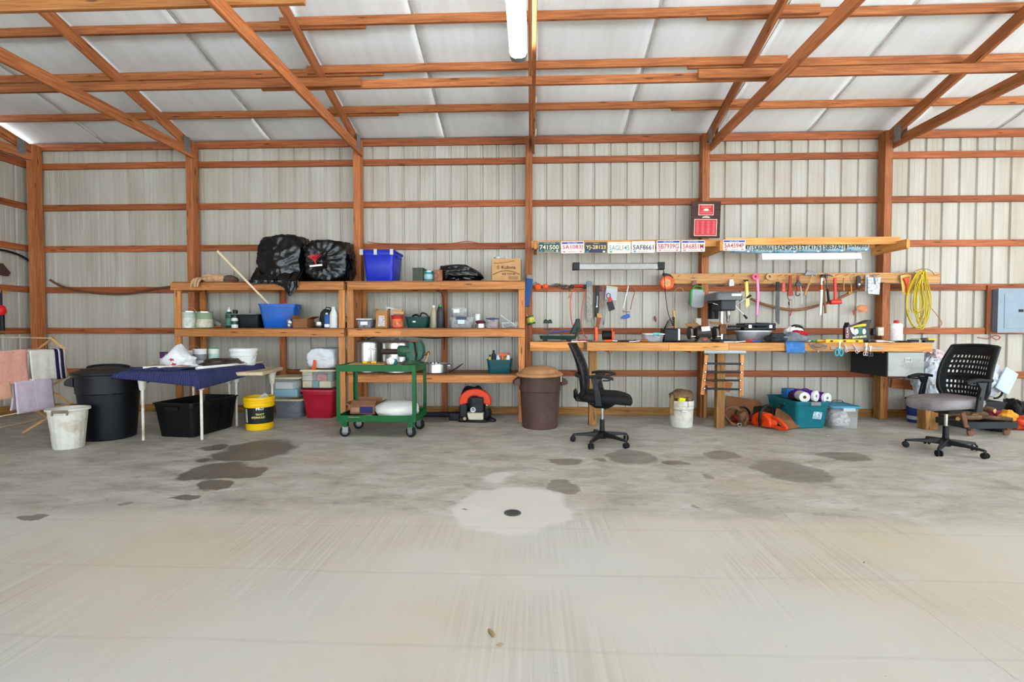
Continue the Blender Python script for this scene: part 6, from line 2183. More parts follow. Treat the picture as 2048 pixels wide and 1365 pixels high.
CANV = mt('worn_canvas', (128, 98, 70), 0.85, var=0.3, scale=10, bump=0.4, dirt=(84, 62, 46))
obj('pouch', bag_mesh(r * 1.05, r * 0.9, 0.085, 18, 44, 24, 0.2, 0.25, 0.25), CANV, t, smooth=60)
obj('strap', MB().grid(lambda a, b: (-r * (0.85 + 0.35 * math.sin(b * 1.6)) - 0.0 + 0.05 * a, -0.06 - 0.05 * b, 0.09 + 0.05 * math.sin(b * PI) - 0.25 * b ** 1.5), 3, 14), CANV, t, smooth=60, solid=0.006)
obj('yellow_tape_measure', MB().at(-r * 0.25, -r * 0.75, 0.015, R(20), 0, R(15)).box(0, 0, 0, 0.09, 0.04, 0.05), mt('neon_yellow', (226, 226, 30), 0.4), t, smooth=0, bevel=0.008)
obj('lace', MB().tube(bezier([(0.02, -r * 0.8, 0.10), (0.03, -r * 1.03, 0.04), (0.035, -r * 1.08, -0.05)], 5), 0.003, 5), BLK, t)

# ladder-like rack hung under the bench
ky = 6.02
L_ = thing('hanging_rack', 'wooden hanger with four black slats under the bench front', 'rack')
a0, a1 = PY(1413, 710, ky), PY(1404, 790, ky)
b0_, b1_ = PY(1484, 710, ky), PY(1482, 792, ky)
board('side_rail', a0, a1, 0.045, 0.02, SHELF, L_, side=(1, 0, 0))
board('side_rail', b0_, b1_, 0.045, 0.02, SHELF, L_, side=(1, 0, 0))
obj('top_tube', MB().cyl(PY(1408, 704.5, ky - 0.02), PY(1491, 704.5, ky - 0.02), 0.020, n=14), mt('grey_pvc', (176, 178, 180), 0.4), L_)
for va, vb, ua, ub in ((727.5, 728.5, 1410, 1486), (744.5, 745.5, 1409, 1485), (761, 761.5, 1407.5, 1483), (777.5, 779.5, 1407, 1483)):
    s_ = board('slat', PY(ua, va, ky - 0.018), PY(ub, vb, ky - 0.018), 0.024, 0.012, BLK, L_)
    for u_, v_ in ((ua + 2, va), (ub - 2, vb)):
        obj('screw', MB().at(*PY(u_, v_, ky - 0.0255), PI / 2, 0, 0).lathe([(0, -0.003), (0.008, -0.003), (0.009, 0.003), (0, 0.003)], 10), STEEL, L_)
# scrap boards nailed behind
tag(board('scrap_board', PY(1412, 760, 6.60), PY(1462, 776, 6.60), 0.14, 0.02, FRAME), 'slanting brown scrap board behind the hanging rack', 'board')

# cardboard sheets and chainsaw
sp = PZ(1500, 855, 0)
t = thing('flattened_carton', 'flattened brown cardboard carton lying behind the chainsaw', 'cardboard', (0, 0, 0))
c0, c1, c2_, c3 = PZ(1452, 850, 0.01), PZ(1590, 856, 0.01), PZ(1604, 840, 0.05), PZ(1470, 835, 0.05)
mb = MB().grid(lambda a, b: (c0.lerp(c1, a)).lerp(c3.lerp(c2_, a), b) + Vector((0, 0, 0.02 * math.sin(PI * a) * b)), 10, 6)
obj('lower_panel', mb, CARD2, t, smooth=0, solid=0.008)
d0, d1, d2, d3 = PY(1452, 838, 6.45), PY(1545, 846, 6.40), PY(1520, 802, 6.72), PY(1452, 792, 6.74)
d0.z = max(d0.z, 0.03)
mb = MB().grid(lambda a, b: (d0.lerp(d1, a)).lerp(d3.lerp(d2, a), b) + Vector((0, 0.01 * math.sin(a * 9), 0)), 10, 6)
obj('upright_panel', mb, CARD2, t, smooth=0, solid=0.008)
e0, e1, e2 = PZ(1530, 857, 0.02), PZ(1596, 853, 0.015), PY(1558, 818, 6.35)
mb = MB().add([PZ(1568, 860, 0.012), PZ(1600, 855, 0.02), PY(1594, 842, 6.15), PY(1553, 815, 6.40), PY(1548, 838, 6.2)], [(0, 1, 2, 3, 4)])
obj('side_flap', mb, CARD2, t, smooth=0, solid=0.008)

sw = PZ(1538, 862, 0)
t = thing('chainsaw', 'orange chainsaw lying on the cardboard under the bench', 'chainsaw', (ux(1532, 6.14, 840), 6.14, 0.02), R(28))
OR3 = mt('saw_orange', (222, 66, 18), 0.38, var=0.1, dirt=(176, 50, 14))
mb = MB()
pr = [(-0.16, 0.02), (-0.15, 0.13), (-0.08, 0.17), (0.02, 0.165), (0.09, 0.12), (0.12, 0.04), (0.10, 0.0), (-0.15, 0.0)]
mb.prism(pr, 0.15, 'x')
obj('engine_body', mb, OR3, t, smooth=0, bevel=0.025).rotation_euler = (0, 0, PI)
mb = MB()
mb.tube(bezier([(0, -0.08, 0.13), (0.0, -0.17, 0.11), (0.0, -0.25, 0.05), (0.0, -0.265, 0.02), (0.0, -0.18, 0.012), (0.0, -0.10, 0.02)], 6), 0.022, 10)
obj('rear_handle', mb, OR3, t, smooth=60)
obj('front_handle', MB().tube(bezier([(-0.11, 0.0, 0.02), (-0.125, -0.01, 0.16), (-0.07, -0.02, 0.25), (0.05, -0.02, 0.25), (0.11, -0.01, 0.13)], 6), 0.017, 10), BLK, t, smooth=60)
obj('hand_guard', MB().prism([(-0.09, 0.13), (0.09, 0.13), (0.07, 0.24), (-0.07, 0.24)], 0.012, 'y', 0.12), BLK, t, smooth=0, bevel=0.004)
mb = MB()
for i in range(5):
    mb.box(-0.078, 0.0 - 0.02 + i * 0.022, 0.05, 0.008, 0.008, 0.05)
obj('starter_vent', mb, mt('saw_dark_orange', (150, 52, 20), 0.5), t, smooth=0)
obj('guide_bar', MB().prism([(0.07, 0.12), (0.08, 0.50), (0.10, 0.54), (0.12, 0.50), (0.13, 0.12)], 0.006, 'z', 0.05), DSTEEL, t, smooth=0)
obj('fuel_cap', MB().at(0.085, -0.02, 0.06, 0, PI / 2, 0).lathe([(0, -0.014), (0.02, -0.014), (0.02, 0.014), (0, 0.014)], 12), mt('tan_cap', (150, 134, 106), 0.5), t)
# leather bits and helmet-like ear guard
t = thing('leather_tool_belt', 'brown leather tool belt lying beside the bench leg', 'tool belt', (ux(1484, 6.12, 840), 6.20, 0.02))
LEA = mt('brown_leather', (108, 70, 44), 0.65, var=0.25, bump=0.3)


def belt(name, pts, w, m):
    P = bezier(pts, 6)
    mb = MB()
    rings = []
    for i, p_ in enumerate(P):
        rings.append((p_ + Vector((0, 0, -w / 2)), p_ + Vector((0, 0, w / 2))))
    vs = [x for r_ in rings for x in r_]
    mb.add(vs, [(2 * i, 2 * i + 2, 2 * i + 3, 2 * i + 1) for i in range(len(P) - 1)])
    return obj(name, mb, m, t, smooth=60, solid=0.006)


belt('belt_loop', [(-0.16, 0.05, 0.10), (-0.13, 0.08, 0.19), (-0.03, 0.09, 0.21), (0.06, 0.05, 0.16), (0.07, -0.04, 0.08), (0.02, -0.1, 0.03)], 0.05, LEA)
belt('belt_strap', [(-0.22, -0.02, 0.16), (-0.17, -0.06, 0.09), (-0.12, -0.10, 0.03), (-0.05, -0.12, 0.025)], 0.04, LEA)
obj('pouch', bag_mesh(0.07, 0.05, 0.09, 5, 24, 16, 0.12, 0.2, 0.2), LEA, t, loc=(0.06, 0.02, 0.0))
obj('buckle', MB().tube([(-0.05 + 0.025 * math.cos(a), -0.125, 0.03 + 0.022 * math.sin(a)) for a in [2 * PI * i / 8 for i in range(8)]], 0.004, 5, closed=True), STEEL, t)
t = thing('ear_muffs', 'black headband ear muffs with red cups behind the leather belt', 'ear muffs', (ux(1485, 6.4, 830), 6.40, 0.03), R(10))
obj('headband', MB().tube([(0.11 * math.cos(a), 0, 0.04 + 0.15 * math.sin(a)) for a in [PI * i / 16 for i in range(17)]], 0.013, 8), BLK, t)
for s in (-1, 1):
    obj('ear_cup', MB().at(s * 0.10, 0, 0.045, 0, PI / 2, 0).lathe([(0, -0.03), (0.045, -0.028), (0.05, 0.0), (0.045, 0.03), (0, 0.032)], 18), mt('dull_red_cup', (140, 40, 36), 0.4), t)
t = thing('wire_basket', 'black wire guard basket standing behind the chainsaw', 'basket', (ux(1560, 6.36, 830), 6.40, 0.03), R(-15))
mb = MB()
for i in range(9):
    y = -0.02 + 0.0 * i
    mb.tube([(-0.13 + 0.035 * i, 0.0, 0.0), (-0.13 + 0.035 * i - 0.02, 0.05, 0.21 - 0.008 * i)], 0.003, 5)
for j in range(4):
    mb.tube([(-0.135, 0.012 * j, 0.01 + 0.055 * j), (0.155, 0.012 * j, 0.005 + 0.048 * j)], 0.003, 5)
obj('wires', mb, BLK, t)
obj('ring', MB().tube([(0.06 + 0.10 * math.cos(a), -0.02, 0.115 + 0.105 * math.sin(a)) for a in [2 * PI * i / 28 for i in range(28)]], 0.014, 8, closed=True), BLK, t)

# teal tote with paper rolls
yq = PZ(1625, 859, 0).y
x0_, x1_ = PY(1596, 850, yq).x, PY(1660, 850, yq).x
cx, cw, ch = span(1592, 1664, 804, yq, 0)
t = tote('storage_tote', 'open teal storage tote full of paper rolls under the bench', (cx - 0.03, yq + 0.33, 0), R(4), cw * 0.98, 0.66, ch, TEALP, None, ribs=0, taper=0.86)
obj('latch', MB().box(0.02, -0.345, ch * 0.86, 0.12, 0.02, ch * 0.14), GRYP, t, smooth=0, bevel=0.005)
obj('sticker', MB().at(0.06, -0.306, ch * 0.36, R(7), R(6), 0).box(0, 0, 0, 0.11, 0.003, 0.09), mt('picture_sticker', (170, 190, 206), 0.4, var=0.6, scale=36), t, smooth=0)
zq = ch


def paper_roll(label, u, v, Y, r, L, rz, m, core):
    p_ = PY(u, v, Y)
    t = thing('paper_towel_roll', label, 'paper roll', p_, rz, 'paper towel rolls in the teal tote')
    mb = MB().at(0, 0, 0, PI / 2, 0, 0)
    mb.loft([[(rr * math.cos(2 * PI * i / 28), rr * math.sin(2 * PI * i / 28), z) for i in range(28)] for rr, z in ((0.02, 0.0), (r * 0.98, 0.0), (r, -0.006), (r, -L), (0.02, -L), (0.02, 0.0))], False, False)
    obj('roll', mb, PAPER, t, smooth=40)
    if m:
        mb = MB().at(0, 0, 0, PI / 2, 0, 0)
        mb.loft([[(rr * math.cos(2 * PI * i / 28), rr * math.sin(2 * PI * i / 28), z) for i in range(28)] for rr, z in ((r + 0.001, -0.03), (r + 0.002, -0.035), (r + 0.002, -L), (r, -L - 0.002))], False, False)
        obj('wrapper', mb, m, t, smooth=40)
    mb = MB().at(0, 0.004, 0, PI / 2, 0, 0)
    mb.lathe([(0.019, 0.0), (0.021, 0.0), (0.021, -0.05), (0.0, -0.05)], 16)
    obj('core', mb, core, t)
    return t


PUR = mt('purple_wrapper', (90, 34, 140), 0.3, var=0.15)
BC = mt('brown_core', (96, 62, 40), 0.8)
paper_roll('unwrapped paper roll with brown core, left in the teal tote', 1609.5, 795, yq + 0.06, 0.062, 0.24, R(-12), None, BC)
paper_roll('purple-wrapped paper roll in the middle of the teal tote', 1633, 793, yq + 0.10, 0.068, 0.26, R(32), PUR, GRYP)
paper_roll('purple-wrapped paper roll at the right of the teal tote', 1655, 797, yq + 0.10, 0.066, 0.26, R(20), PUR, GRYP)
t = thing('brush_head', 'brown and yellow scrub brush in the teal tote', 'brush', PY(1590, 793, yq + 0.36), R(20))
obj('bristles', bag_mesh(0.10, 0.07, 0.07, 3, 30, 18, 0.4, 0.2, 0.2), mt('dark_bristle', (70, 44, 34), 0.9, var=0.4, scale=40), t, loc=(0, 0, -0.05))
obj('tan_band', MB().tube([(0.075 + 0.01 * math.sin(a), 0.06 * math.cos(a), 0.0 + 0.065 * math.sin(a)) for a in [2 * PI * i / 16 for i in range(16)]], 0.012, 6, closed=True), mt('mustard', (176, 132, 60), 0.7), t)
t = thing('blue_package', 'blue plastic package at the back of the teal tote', 'package', PY(1580, 786, yq + 0.5), R(12))
obj('package', MB().box(0, 0, -0.06, 0.18, 0.12, 0.12), mt('bright_blue_pack', (40, 116, 190), 0.35, var=0.2), t, smooth=0, bevel=0.015)
t = thing('coiled_strap', 'black and purple strap loop on top of the teal tote contents', 'strap', PY(1610, 784, yq + 0.34))
obj('strap', MB().tube([(0.06 * math.cos(a), 0, 0.04 * math.sin(a)) for a in [PI * i / 12 for i in range(13)]], 0.008, 6), mt('indigo_strap', (50, 40, 90), 0.6), t)

# clear box with blue lid
yq2 = PZ(1696, 860, 0).y
cx, cw, ch = span(1667, 1727, 812, yq2, 0)
t = tote('storage_box', 'clear storage box with blue lid beside the teal tote', (cx - 0.01, yq2 + 0.2, 0), R(-2), cw * 0.90, 0.38, ch - 0.02, CLEAR, mt('faded_blue_lid', (74, 146, 178), 0.45, var=0.08), cat='box', taper=0.94, grips=False)
obj('latch', MB().box(0.02, -0.21, ch - 0.07, 0.14, 0.012, 0.04), mt('pale_grey_latch', (190, 200, 204), 0.4), t, smooth=0, bevel=0.004)
obj('lid_handle', MB().tube(bezier([(-0.07, 0.0, ch), (-0.05, 0, ch + 0.035), (0.05, 0, ch + 0.035), (0.07, 0, ch)], 5), 0.006, 6), mt('brown_wire', (110, 84, 60), 0.6), t)
t = thing('box_contents', 'white and pink craft bits inside the blue-lidded clear box', 'contents', (cx - 0.01, yq2 + 0.2, 0.012))
obj('scraps', bag_mesh(cw * 0.36, 0.14, ch * 0.42, 8, 36, 20, 0.2, 0.2, 0.2, box=0.5), mt('pastel_scraps', (196, 184, 182), 0.7, var=0.5, scale=34), t)
# fallen leaves and scraps on the slab
LEAF = mt('dry_leaf', (150, 124, 84), 0.8, var=0.3)
for i, (u, v, L, rz, nm) in enumerate(((983, 1268, 0.055, -60, 'dry leaf lying alone on the pale concrete'), (999, 1292, 0.03, 20, 'small curled leaf near the dry leaf on the concrete'), (930, 1021, 0.05, 160, 'thin twig lying on the pale patch by the drain'), (1657, 873, 0.05, 5, 'white scrap on the floor in front of the teal tote'), (1728, 1128, 0.012, 10, 'tiny dark chip on the right-hand concrete'))):
    p_ = PZ(u, v, 0.002)
    mb = MB().grid(lambda a, b: ((a - 0.5) * L, (b - 0.5) * L * (0.35 if i != 2 else 0.12) * math.sin(PI * (0.08 + 0.84 * a)), 0.004 + 0.006 * math.cos((b - 0.5) * 3) * math.sin(PI * a)), 10, 4)
    tag(obj('dry_leaf', mb, LEAF if i != 3 else PAPER, loc=p_, rot=(0, 0, R(rz)), smooth=60, solid=0.001), nm, 'leaf' if i < 2 else 'debris', 'bits of debris on the floor')
# ------------------------------------------------------------------ tools on the wall
HY = 6.735       # hanging plane in front of the tool plank
BRONZE = mt('brass_yellow', (176, 130, 60), 0.4, 0.6)


def outline(pts, Y, d, o):
    """solid cut to an outline, d thick, relative to origin o"""
    P = [PY(u, v, Y) - o for u, v in pts]
    return MB().prism([(p_.x, p_.z) for p_ in P], d, 'y', Y - o.y)


def hung(name, label, cat, u, v, Y=HY, group='tools hung on the plank'):
    o = PY(u, v, Y)
    return thing(name, label, cat, o, 0, group), o


def path(pts, Y, o):
    return [PY(u, v, Y) - o for u, v in pts]


def strip(t, o, name, pts, w, m, Y=HY, d=0.004):
    """a flat strap through pixel points"""
    P = bezier(path(pts, Y, o), 6)
    vs = []
    for i, p_ in enumerate(P):
        a = P[max(0, i - 1)]
        b = P[min(len(P) - 1, i + 1)]
        e = (b - a).normalized()
        n_ = Vector((-e.z, 0, e.x)) * (w / 2)
        vs += [p_ - n_, p_ + n_]
    mb = MB().add(vs, [(2 * i, 2 * i + 2, 2 * i + 3, 2 * i + 1) for i in range(len(P) - 1)])
    return obj(name, mb, m, t, smooth=60, solid=d)


# on and beside the middle post
t, o = hung('foam_sleeve', 'blue foam sleeve hanging slanted on the middle post', 'sleeve', 1056, 585, 6.76)
obj('sleeve', MB().loft([[(PY(u, v, 6.76) - o) + Vector((0, y, 0)) for u, v, y in ((a, b, -0.03), (c, d_, -0.03), (c, d_, 0.03), (a, b, 0.03))] for a, b, c, d_ in ((1052, 557, 1066, 559), (1048, 588, 1061, 590), (1045, 613, 1057, 615))]), mt('blue_foam', (44, 84, 140), 0.7, var=0.12), t, smooth=0, bevel=0.01)
obj('end_stub', outline([(1055, 550), (1065, 552), (1066, 560), (1053, 558)], 6.76, 0.03, o), GRYP, t, smooth=0)
t, o = hung('tin_can', 'green can with yellow label tilted on the middle post', 'can', 1061, 641, 6.74)
t.rotation_euler = (0, R(-16), 0)
obj('body', MB().lathe([(0.052, -0.06), (0.055, -0.058), (0.055, 0.058), (0.053, 0.06), (0.05, 0.058), (0.05, -0.05)], 24), mt('bottle_green', (24, 82, 46), 0.4), t)
obj('label', MB().lathe([(0.056, -0.035), (0.056, 0.04), (0.0555, 0.04), (0.0555, -0.035), (0.056, -0.035)], 24), mt('lime_label', (196, 196, 80), 0.5, var=0.5, scale=22), t)
for i, m_ in enumerate((REDPL, mt('pale_pen', (214, 180, 150), 0.5), RUSTY)):
    obj('screwdriver', MB().cyl((-0.025 + 0.018 * i, 0, -0.04), (-0.045 + 0.016 * i, 0, 0.11 - 0.012 * i), 0.008), m_, t)

t, o = hung('ratchet_strap', 'bright orange ratchet strap bundle on a nail right of the post', 'strap', 1080, 573, 6.92)
obj('webbing', bag_mesh(0.05, 0.03, 0.055, 3, 26, 16, 0.3, 0.25, 0.1), ORNG, t, loc=(-0.03, -0.02, -0.06))
obj('webbing_tail', bag_mesh(0.045, 0.02, 0.035, 7, 22, 14, 0.3, 0.25, 0.1), ORNG, t, loc=(0.075, -0.02, -0.035))
obj('buckle', outline([(1068, 565), (1074, 564), (1075, 571), (1069, 573)], 6.90, 0.015, o), DSTEEL, t, smooth=0)
t, o = hung('bungee_cords', 'tangle of brown and blue bungee cords along the girt', 'cords', 1118, 573, 6.92)
for i in range(6):
    a = i * 0.9
    pts = [(1102 + 2 * i, 571 + i % 3), (1112 + 2 * i, 568 + 3 * (i % 2)), (1120 + 3 * i, 575 + 2 * (i % 3)), (1128 + 2 * i, 570 + 4 * (i % 2)), (1134 + i, 578 + i)]
    obj('cord', MB().tube(bezier(path(pts, 6.915 - 0.004 * i, o), 5), 0.006, 6), mt('cord_%d' % (i % 3), ((90, 110, 150), (150, 104, 56), (70, 58, 50))[i % 3], 0.6), t)
obj('hook', MB().tube(bezier(path([(1136, 578), (1139, 588), (1137, 596), (1141, 592)], 6.90, o), 5), 0.005, 6), BRONZE, t)
t, o = hung('cable_puller', 'red-gripped tool with two long orange cords hanging to the bench', 'tool', 1157, 572, 6.90)
obj('grip', MB().cyl(PY(1148, 572, 6.90) - o, PY(1167, 572, 6.90) - o, 0.02, n=12), REDPL, t)
for u in (1144, 1170):
    obj('end_block', MB().at(*(PY(u, 573, 6.90) - o)).box(0, 0, -0.03, 0.045, 0.04, 0.055), BLK, t, smooth=0, bevel=0.008)
for pts in ([(1145, 580), (1141, 600), (1141, 625), (1145, 650), (1153, 668), (1160, 677)], [(1171, 580), (1167, 600), (1163, 625), (1163, 650), (1167, 668), (1174, 677)]):
    obj('cord', MB().tube(bezier(path(pts, 6.86, o), 6), 0.007, 8), mt('coral_cord', (222, 92, 74), 0.45), t)
# chainsaw bars and chains
t, o = hung('chainsaw_bar', 'grey chainsaw bar with its chain on a nail', 'chainsaw bar', 1178, 570, 6.90)
bar = [(1173, 566), (1176, 563), (1182, 564), (1185, 570), (1185, 636), (1181, 643), (1176, 642), (1173, 634)]
obj('bar', outline(bar, 6.90, 0.008, o), mt('oily_grey_steel', (142, 134, 120), 0.5, 0.4, var=0.3, scale=40), t, smooth=0)
P = [PY(u, v, 6.90) - o for u, v in bar]
mb = MB()
for i in range(len(P)):
    a, b = P[i], P[(i + 1) % len(P)]
    n_ = max(1, int((b - a).length / 0.013))
    for j in range(n_):
        c = a.lerp(b, j / n_)
        mb.M = Matrix.Translation(c)
        mb.box(0, 0, -0.004, 0.008, 0.014, 0.009)
obj('saw_chain', mb, DSTEEL, t, smooth=0)
obj('plastic_wrap', outline([(1172, 565), (1177, 562), (1183, 563), (1184, 573), (1173, 574)], 6.89, 0.014, o), mt('grey_tape', (112, 124, 130), 0.5), t, smooth=0, bevel=0.004)
t, o = hung('bar_cover', 'black chainsaw bar scabbard with white lettering', 'bar cover', 1193, 600, 6.90)
obj('scabbard', outline([(1191, 571), (1199, 571), (1198, 620), (1195, 635), (1189, 634), (1190, 610)], 6.90, 0.02, o), BLK, t, smooth=0, bevel=0.005)
p_ = PY(1194.5, 604, 6.886) - o
text('lettering', 'OREGON', 0.16, 0.018, WHITE_INK, t, p_, (PI / 2, R(-88), 0), bold=0.01)
obj('round_logo', MB().at(*(PY(1193.5, 613.5, 6.886) - o), PI / 2, 0, 0).lathe([(0, -0.001), (0.012, -0.001), (0.012, 0.001), (0, 0.001)], 16), WHITE_INK, t)
t, o = hung('drawknife', 'brown wooden handled blade leaning under the black scabbard', 'tool', 1196, 645, 6.84)
obj('handle', outline([(1195, 629), (1203, 631), (1200, 645), (1196, 664), (1189, 663), (1193, 645)], 6.84, 0.025, o), mt('red_brown_handle', (150, 66, 34), 0.5, var=0.2), t, smooth=0, bevel=0.006)
obj('ferrule', outline([(1194, 627), (1203, 628), (1203, 636), (1194, 635)], 6.83, 0.03, o), HANDLE, t, smooth=0)
t, o = hung('saw_chain', 'dark saw chain loop hanging beside the scabbard', 'chain', 1207, 575, 6.90)
mb = MB()
lp = bezier(path([(1206, 575), (1205, 600), (1205, 630), (1207, 650), (1210, 630), (1210, 600), (1209, 576)], 6.90, o), 14)
for c in lp:
    mb.M = Matrix.Translation(c)
    mb.box(0, 0, -0.004, 0.012, 0.009, 0.009)
obj('links', mb, DSTEEL, t, smooth=0)
t, o = hung('rope_loop', 'thin red cord looped over a nail behind the saw chain', 'cord', 1203, 575, 6.925)
obj('cord', MB().tube(bezier(path([(1206, 574), (1201, 590), (1204, 618), (1208, 600), (1207, 576)], 6.925, o), 6), 0.0035, 6), mt('coral_cord', (222, 92, 74), 0.45), t)
t, o = hung('blister_pack', 'clear blister pack with green header beside the saw chain', 'package', 1223, 587, 6.90)
t.rotation_euler = (0, R(7), 0)
obj('clear_shell', outline([(1211, 576), (1234, 576), (1235, 601), (1211, 601)], 6.90, 0.02, o), mt('blister_clear', (206, 204, 214), 0.2, var=0.1, alpha=0.75), t, smooth=0, bevel=0.006)
obj('header_card', outline([(1211, 573), (1234, 573), (1234, 578), (1211, 578)], 6.895, 0.006, o), mt('pale_green_card', (176, 196, 150), 0.6), t, smooth=0)
t, o = hung('key_tag', 'black pad on a red and black carabiner', 'key tag', 1221, 600, 6.87)
obj('pad', outline([(1213, 605), (1225, 602), (1230, 619), (1218, 623)], 6.87, 0.012, o), BLK, t, smooth=0, bevel=0.003)
obj('red_clip', outline([(1216, 596), (1222, 594), (1225, 602), (1219, 605)], 6.865, 0.016, o), REDPL, t, smooth=0, bevel=0.003)
obj('ring', MB().tube([PY(1217 + 4 * math.cos(a), 592 + 5 * math.sin(a), 6.87) - o for a in [2 * PI * i / 14 for i in range(14)]], 0.005, 6, closed=True), BLK, t)
t, o = hung('coping_saw', 'bow saw with white blade and blue handle', 'saw', 1255, 600, 6.90)
obj('blade', outline([(1256, 571), (1258, 572), (1248, 616), (1246, 616)], 6.90, 0.003, o), PAPER, t, smooth=0)
obj('frame', MB().tube(bezier(path([(1257, 572), (1266, 575), (1270, 582), (1265, 600), (1261, 620)], 6.90, o), 5), 0.007, 8), mt('bronze_frame', (150, 110, 80), 0.4, 0.5), t)
obj('cross_bar', MB().tube(path([(1245, 622), (1252, 624), (1260, 624)], 6.90, o), 0.007, 8), mt('bronze_frame', (150, 110, 80), 0.4, 0.5), t)
obj('handle', outline([(1243, 634), (1247, 631), (1259, 628), (1260, 634), (1256, 637), (1247, 638), (1242, 638)], 6.89, 0.03, o), BLUEP, t, smooth=0, bevel=0.006)
# orange fish-tape reel
t, o = hung('fish_tape_reel', 'round orange fish tape reel at the left end of the plank', 'reel', 1334, 566, 6.72)
obj('case', MB().at(0, 0, 0, PI / 2, 0, 0).loft([[(r_ * math.cos(2 * PI * i / 32), r_ * math.sin(2 * PI * i / 32), z) for i in range(32)] for r_, z in ((0.06, -0.025), (0.088, -0.028), (0.098, -0.012), (0.098, 0.012), (0.088, 0.028), (0.06, 0.025), (0.06, -0.025))], False, False), ORNG, t, smooth=40)
obj('tape_coil', MB().at(0, 0, 0, PI / 2, 0, 0).lathe([(0.0, -0.012), (0.061, -0.012), (0.061, 0.012), (0, 0.012)], 24), mt('tan_coil', (222, 160, 92), 0.5, var=0.3, scale=60), t)
obj('reel_handle', outline([(1324, 550), (1326, 546), (1340, 549), (1347, 556), (1344, 560), (1336, 553), (1326, 553)], 6.71, 0.02, o), BLK, t, smooth=0, bevel=0.004)
# black power cord of the shop light
pts = [PY(u, v, Y) for u, v, Y in ((1327, 540, 6.46), (1329, 560, 6.55), (1331, 590, 6.62), (1335, 620, 6.70), (1341, 640, 6.76), (1346, 650, 6.78))]
tag(obj('extension_flex', MB().tube(bezier(pts, 8), 0.005, 6), RUB), 'black cord dropping from the aluminium shop light to the power strip', 'cord')
pts = [PY(u, v, Y) for u, v, Y in ((1349, 640, 6.84), (1347, 610, 6.86), (1350, 582, 6.90), (1358, 576, 6.90), (1366, 580, 6.90), (1375, 605, 6.86), (1385, 630, 6.84), (1391, 646, 6.80))]
tag(obj('lamp_cord', MB().tube(bezier(pts, 8), 0.0045, 6), mt('tan_flex', (196, 168, 130), 0.5)), 'thin tan cord arching over a nail to the outlet', 'cord')
# power strip with plugs
t, o = hung('power_strip', 'upright yellow-tan power strip with black plugs on the wall', 'power strip', 1349, 640, 6.85)
obj('strip_body', outline([(1345.5, 622), (1349.5, 622), (1353, 657), (1348.5, 657)], 6.85, 0.035, o), mt('mustard_strip', (206, 168, 92), 0.5), t, smooth=0, bevel=0.003)
for i in range(5):
    pts = [(1348, 636 + 3.6 * i), (1341 - i, 638 + 3.6 * i), (1334 - 1.5 * i, 646 + 3 * i), (1330 - 1.2 * i, 660 + 3 * i)]
    pl = obj('plug', MB().at(*(PY(1347, 636 + 3.6 * i, 6.825) - o)).box(0, 0, -0.01, 0.03, 0.03, 0.02), BLK, t, smooth=0, bevel=0.004)
    obj('plug_cord', MB().tube(bezier(path(pts, 6.82 - 0.01 * i, o), 6), 0.004, 5), BLK, pl)
# drill-bit set case
t, o = hung('drill_bit_case', 'clear drill bit case with green handle on the plank', 'case', 1394, 596, 6.72)
t.rotation_euler = (0, R(4), 0)
obj('case_shell', outline([(1381, 583), (1384, 579), (1405, 579), (1408, 583), (1408, 612), (1404, 616), (1385, 616), (1381, 611)], 6.72, 0.045, o), mt('case_clear', (196, 200, 202), 0.2, alpha=0.6), t, smooth=0, bevel=0.008)
obj('green_frame', MB().tube([PY(u, v, 6.70) - o for u, v in ((1381, 584), (1384, 579), (1405, 579), (1407, 584))] + [], 0.008, 6), GRNP, t)
obj('green_side', outline([(1379.5, 582), (1383, 580), (1383, 612), (1380, 610)], 6.715, 0.05, o), GRNP, t, smooth=0)
obj('carry_handle', MB().tube(bezier(path([(1386, 579), (1387, 574), (1394, 572.5), (1402, 574), (1403, 579)], 6.71, o), 5), 0.008, 8), GRNP, t)
obj('insert_card', outline([(1386, 584), (1403, 584), (1403, 608), (1386, 608)], 6.715, 0.01, o), mt('bit_insert', (158, 156, 150), 0.5, var=0.7, scale=50), t, smooth=0)
obj('hang_tab', outline([(1381, 562), (1391, 561), (1390, 571), (1382, 571)], 6.745, 0.01, o), mt('rusty_brown_tab', (130, 92, 80), 0.6, var=0.4, scale=30), t, smooth=0)
# outlet on the post
for (u0, v0, u1, v1, Y, nm) in ((1391, 637, 1402, 651, 6.80, 'white electrical outlet cover on the post behind the grinder'), (1754, 655, 1766, 672, 6.78, 'beige electrical outlet with two plugs on the right-hand post')):
    t, o = hung('power_outlet', nm, 'outlet', (u0 + u1) / 2, (v0 + v1) / 2, Y, None)
    obj('box', outline([(u0, v0), (u1, v0), (u1, v1), (u0, v1)], Y, 0.04, o), mt('ivory_plate', (224, 214, 188), 0.45), t, smooth=0, bevel=0.004)
    for dz in (-0.025, 0.025):
        obj('receptacle', MB().at(0, -0.021, dz, PI / 2, 0, 0).lathe([(0, -0.002), (0.016, -0.002), (0.016, 0.002), (0, 0.002)], 12), WHT, t)
    if u0 > 1500:
        obj('plug', MB().at(-0.085, 0.0, -0.05).box(0, 0, 0, 0.045, 0.045, 0.085), BLK, t, smooth=0, bevel=0.005)

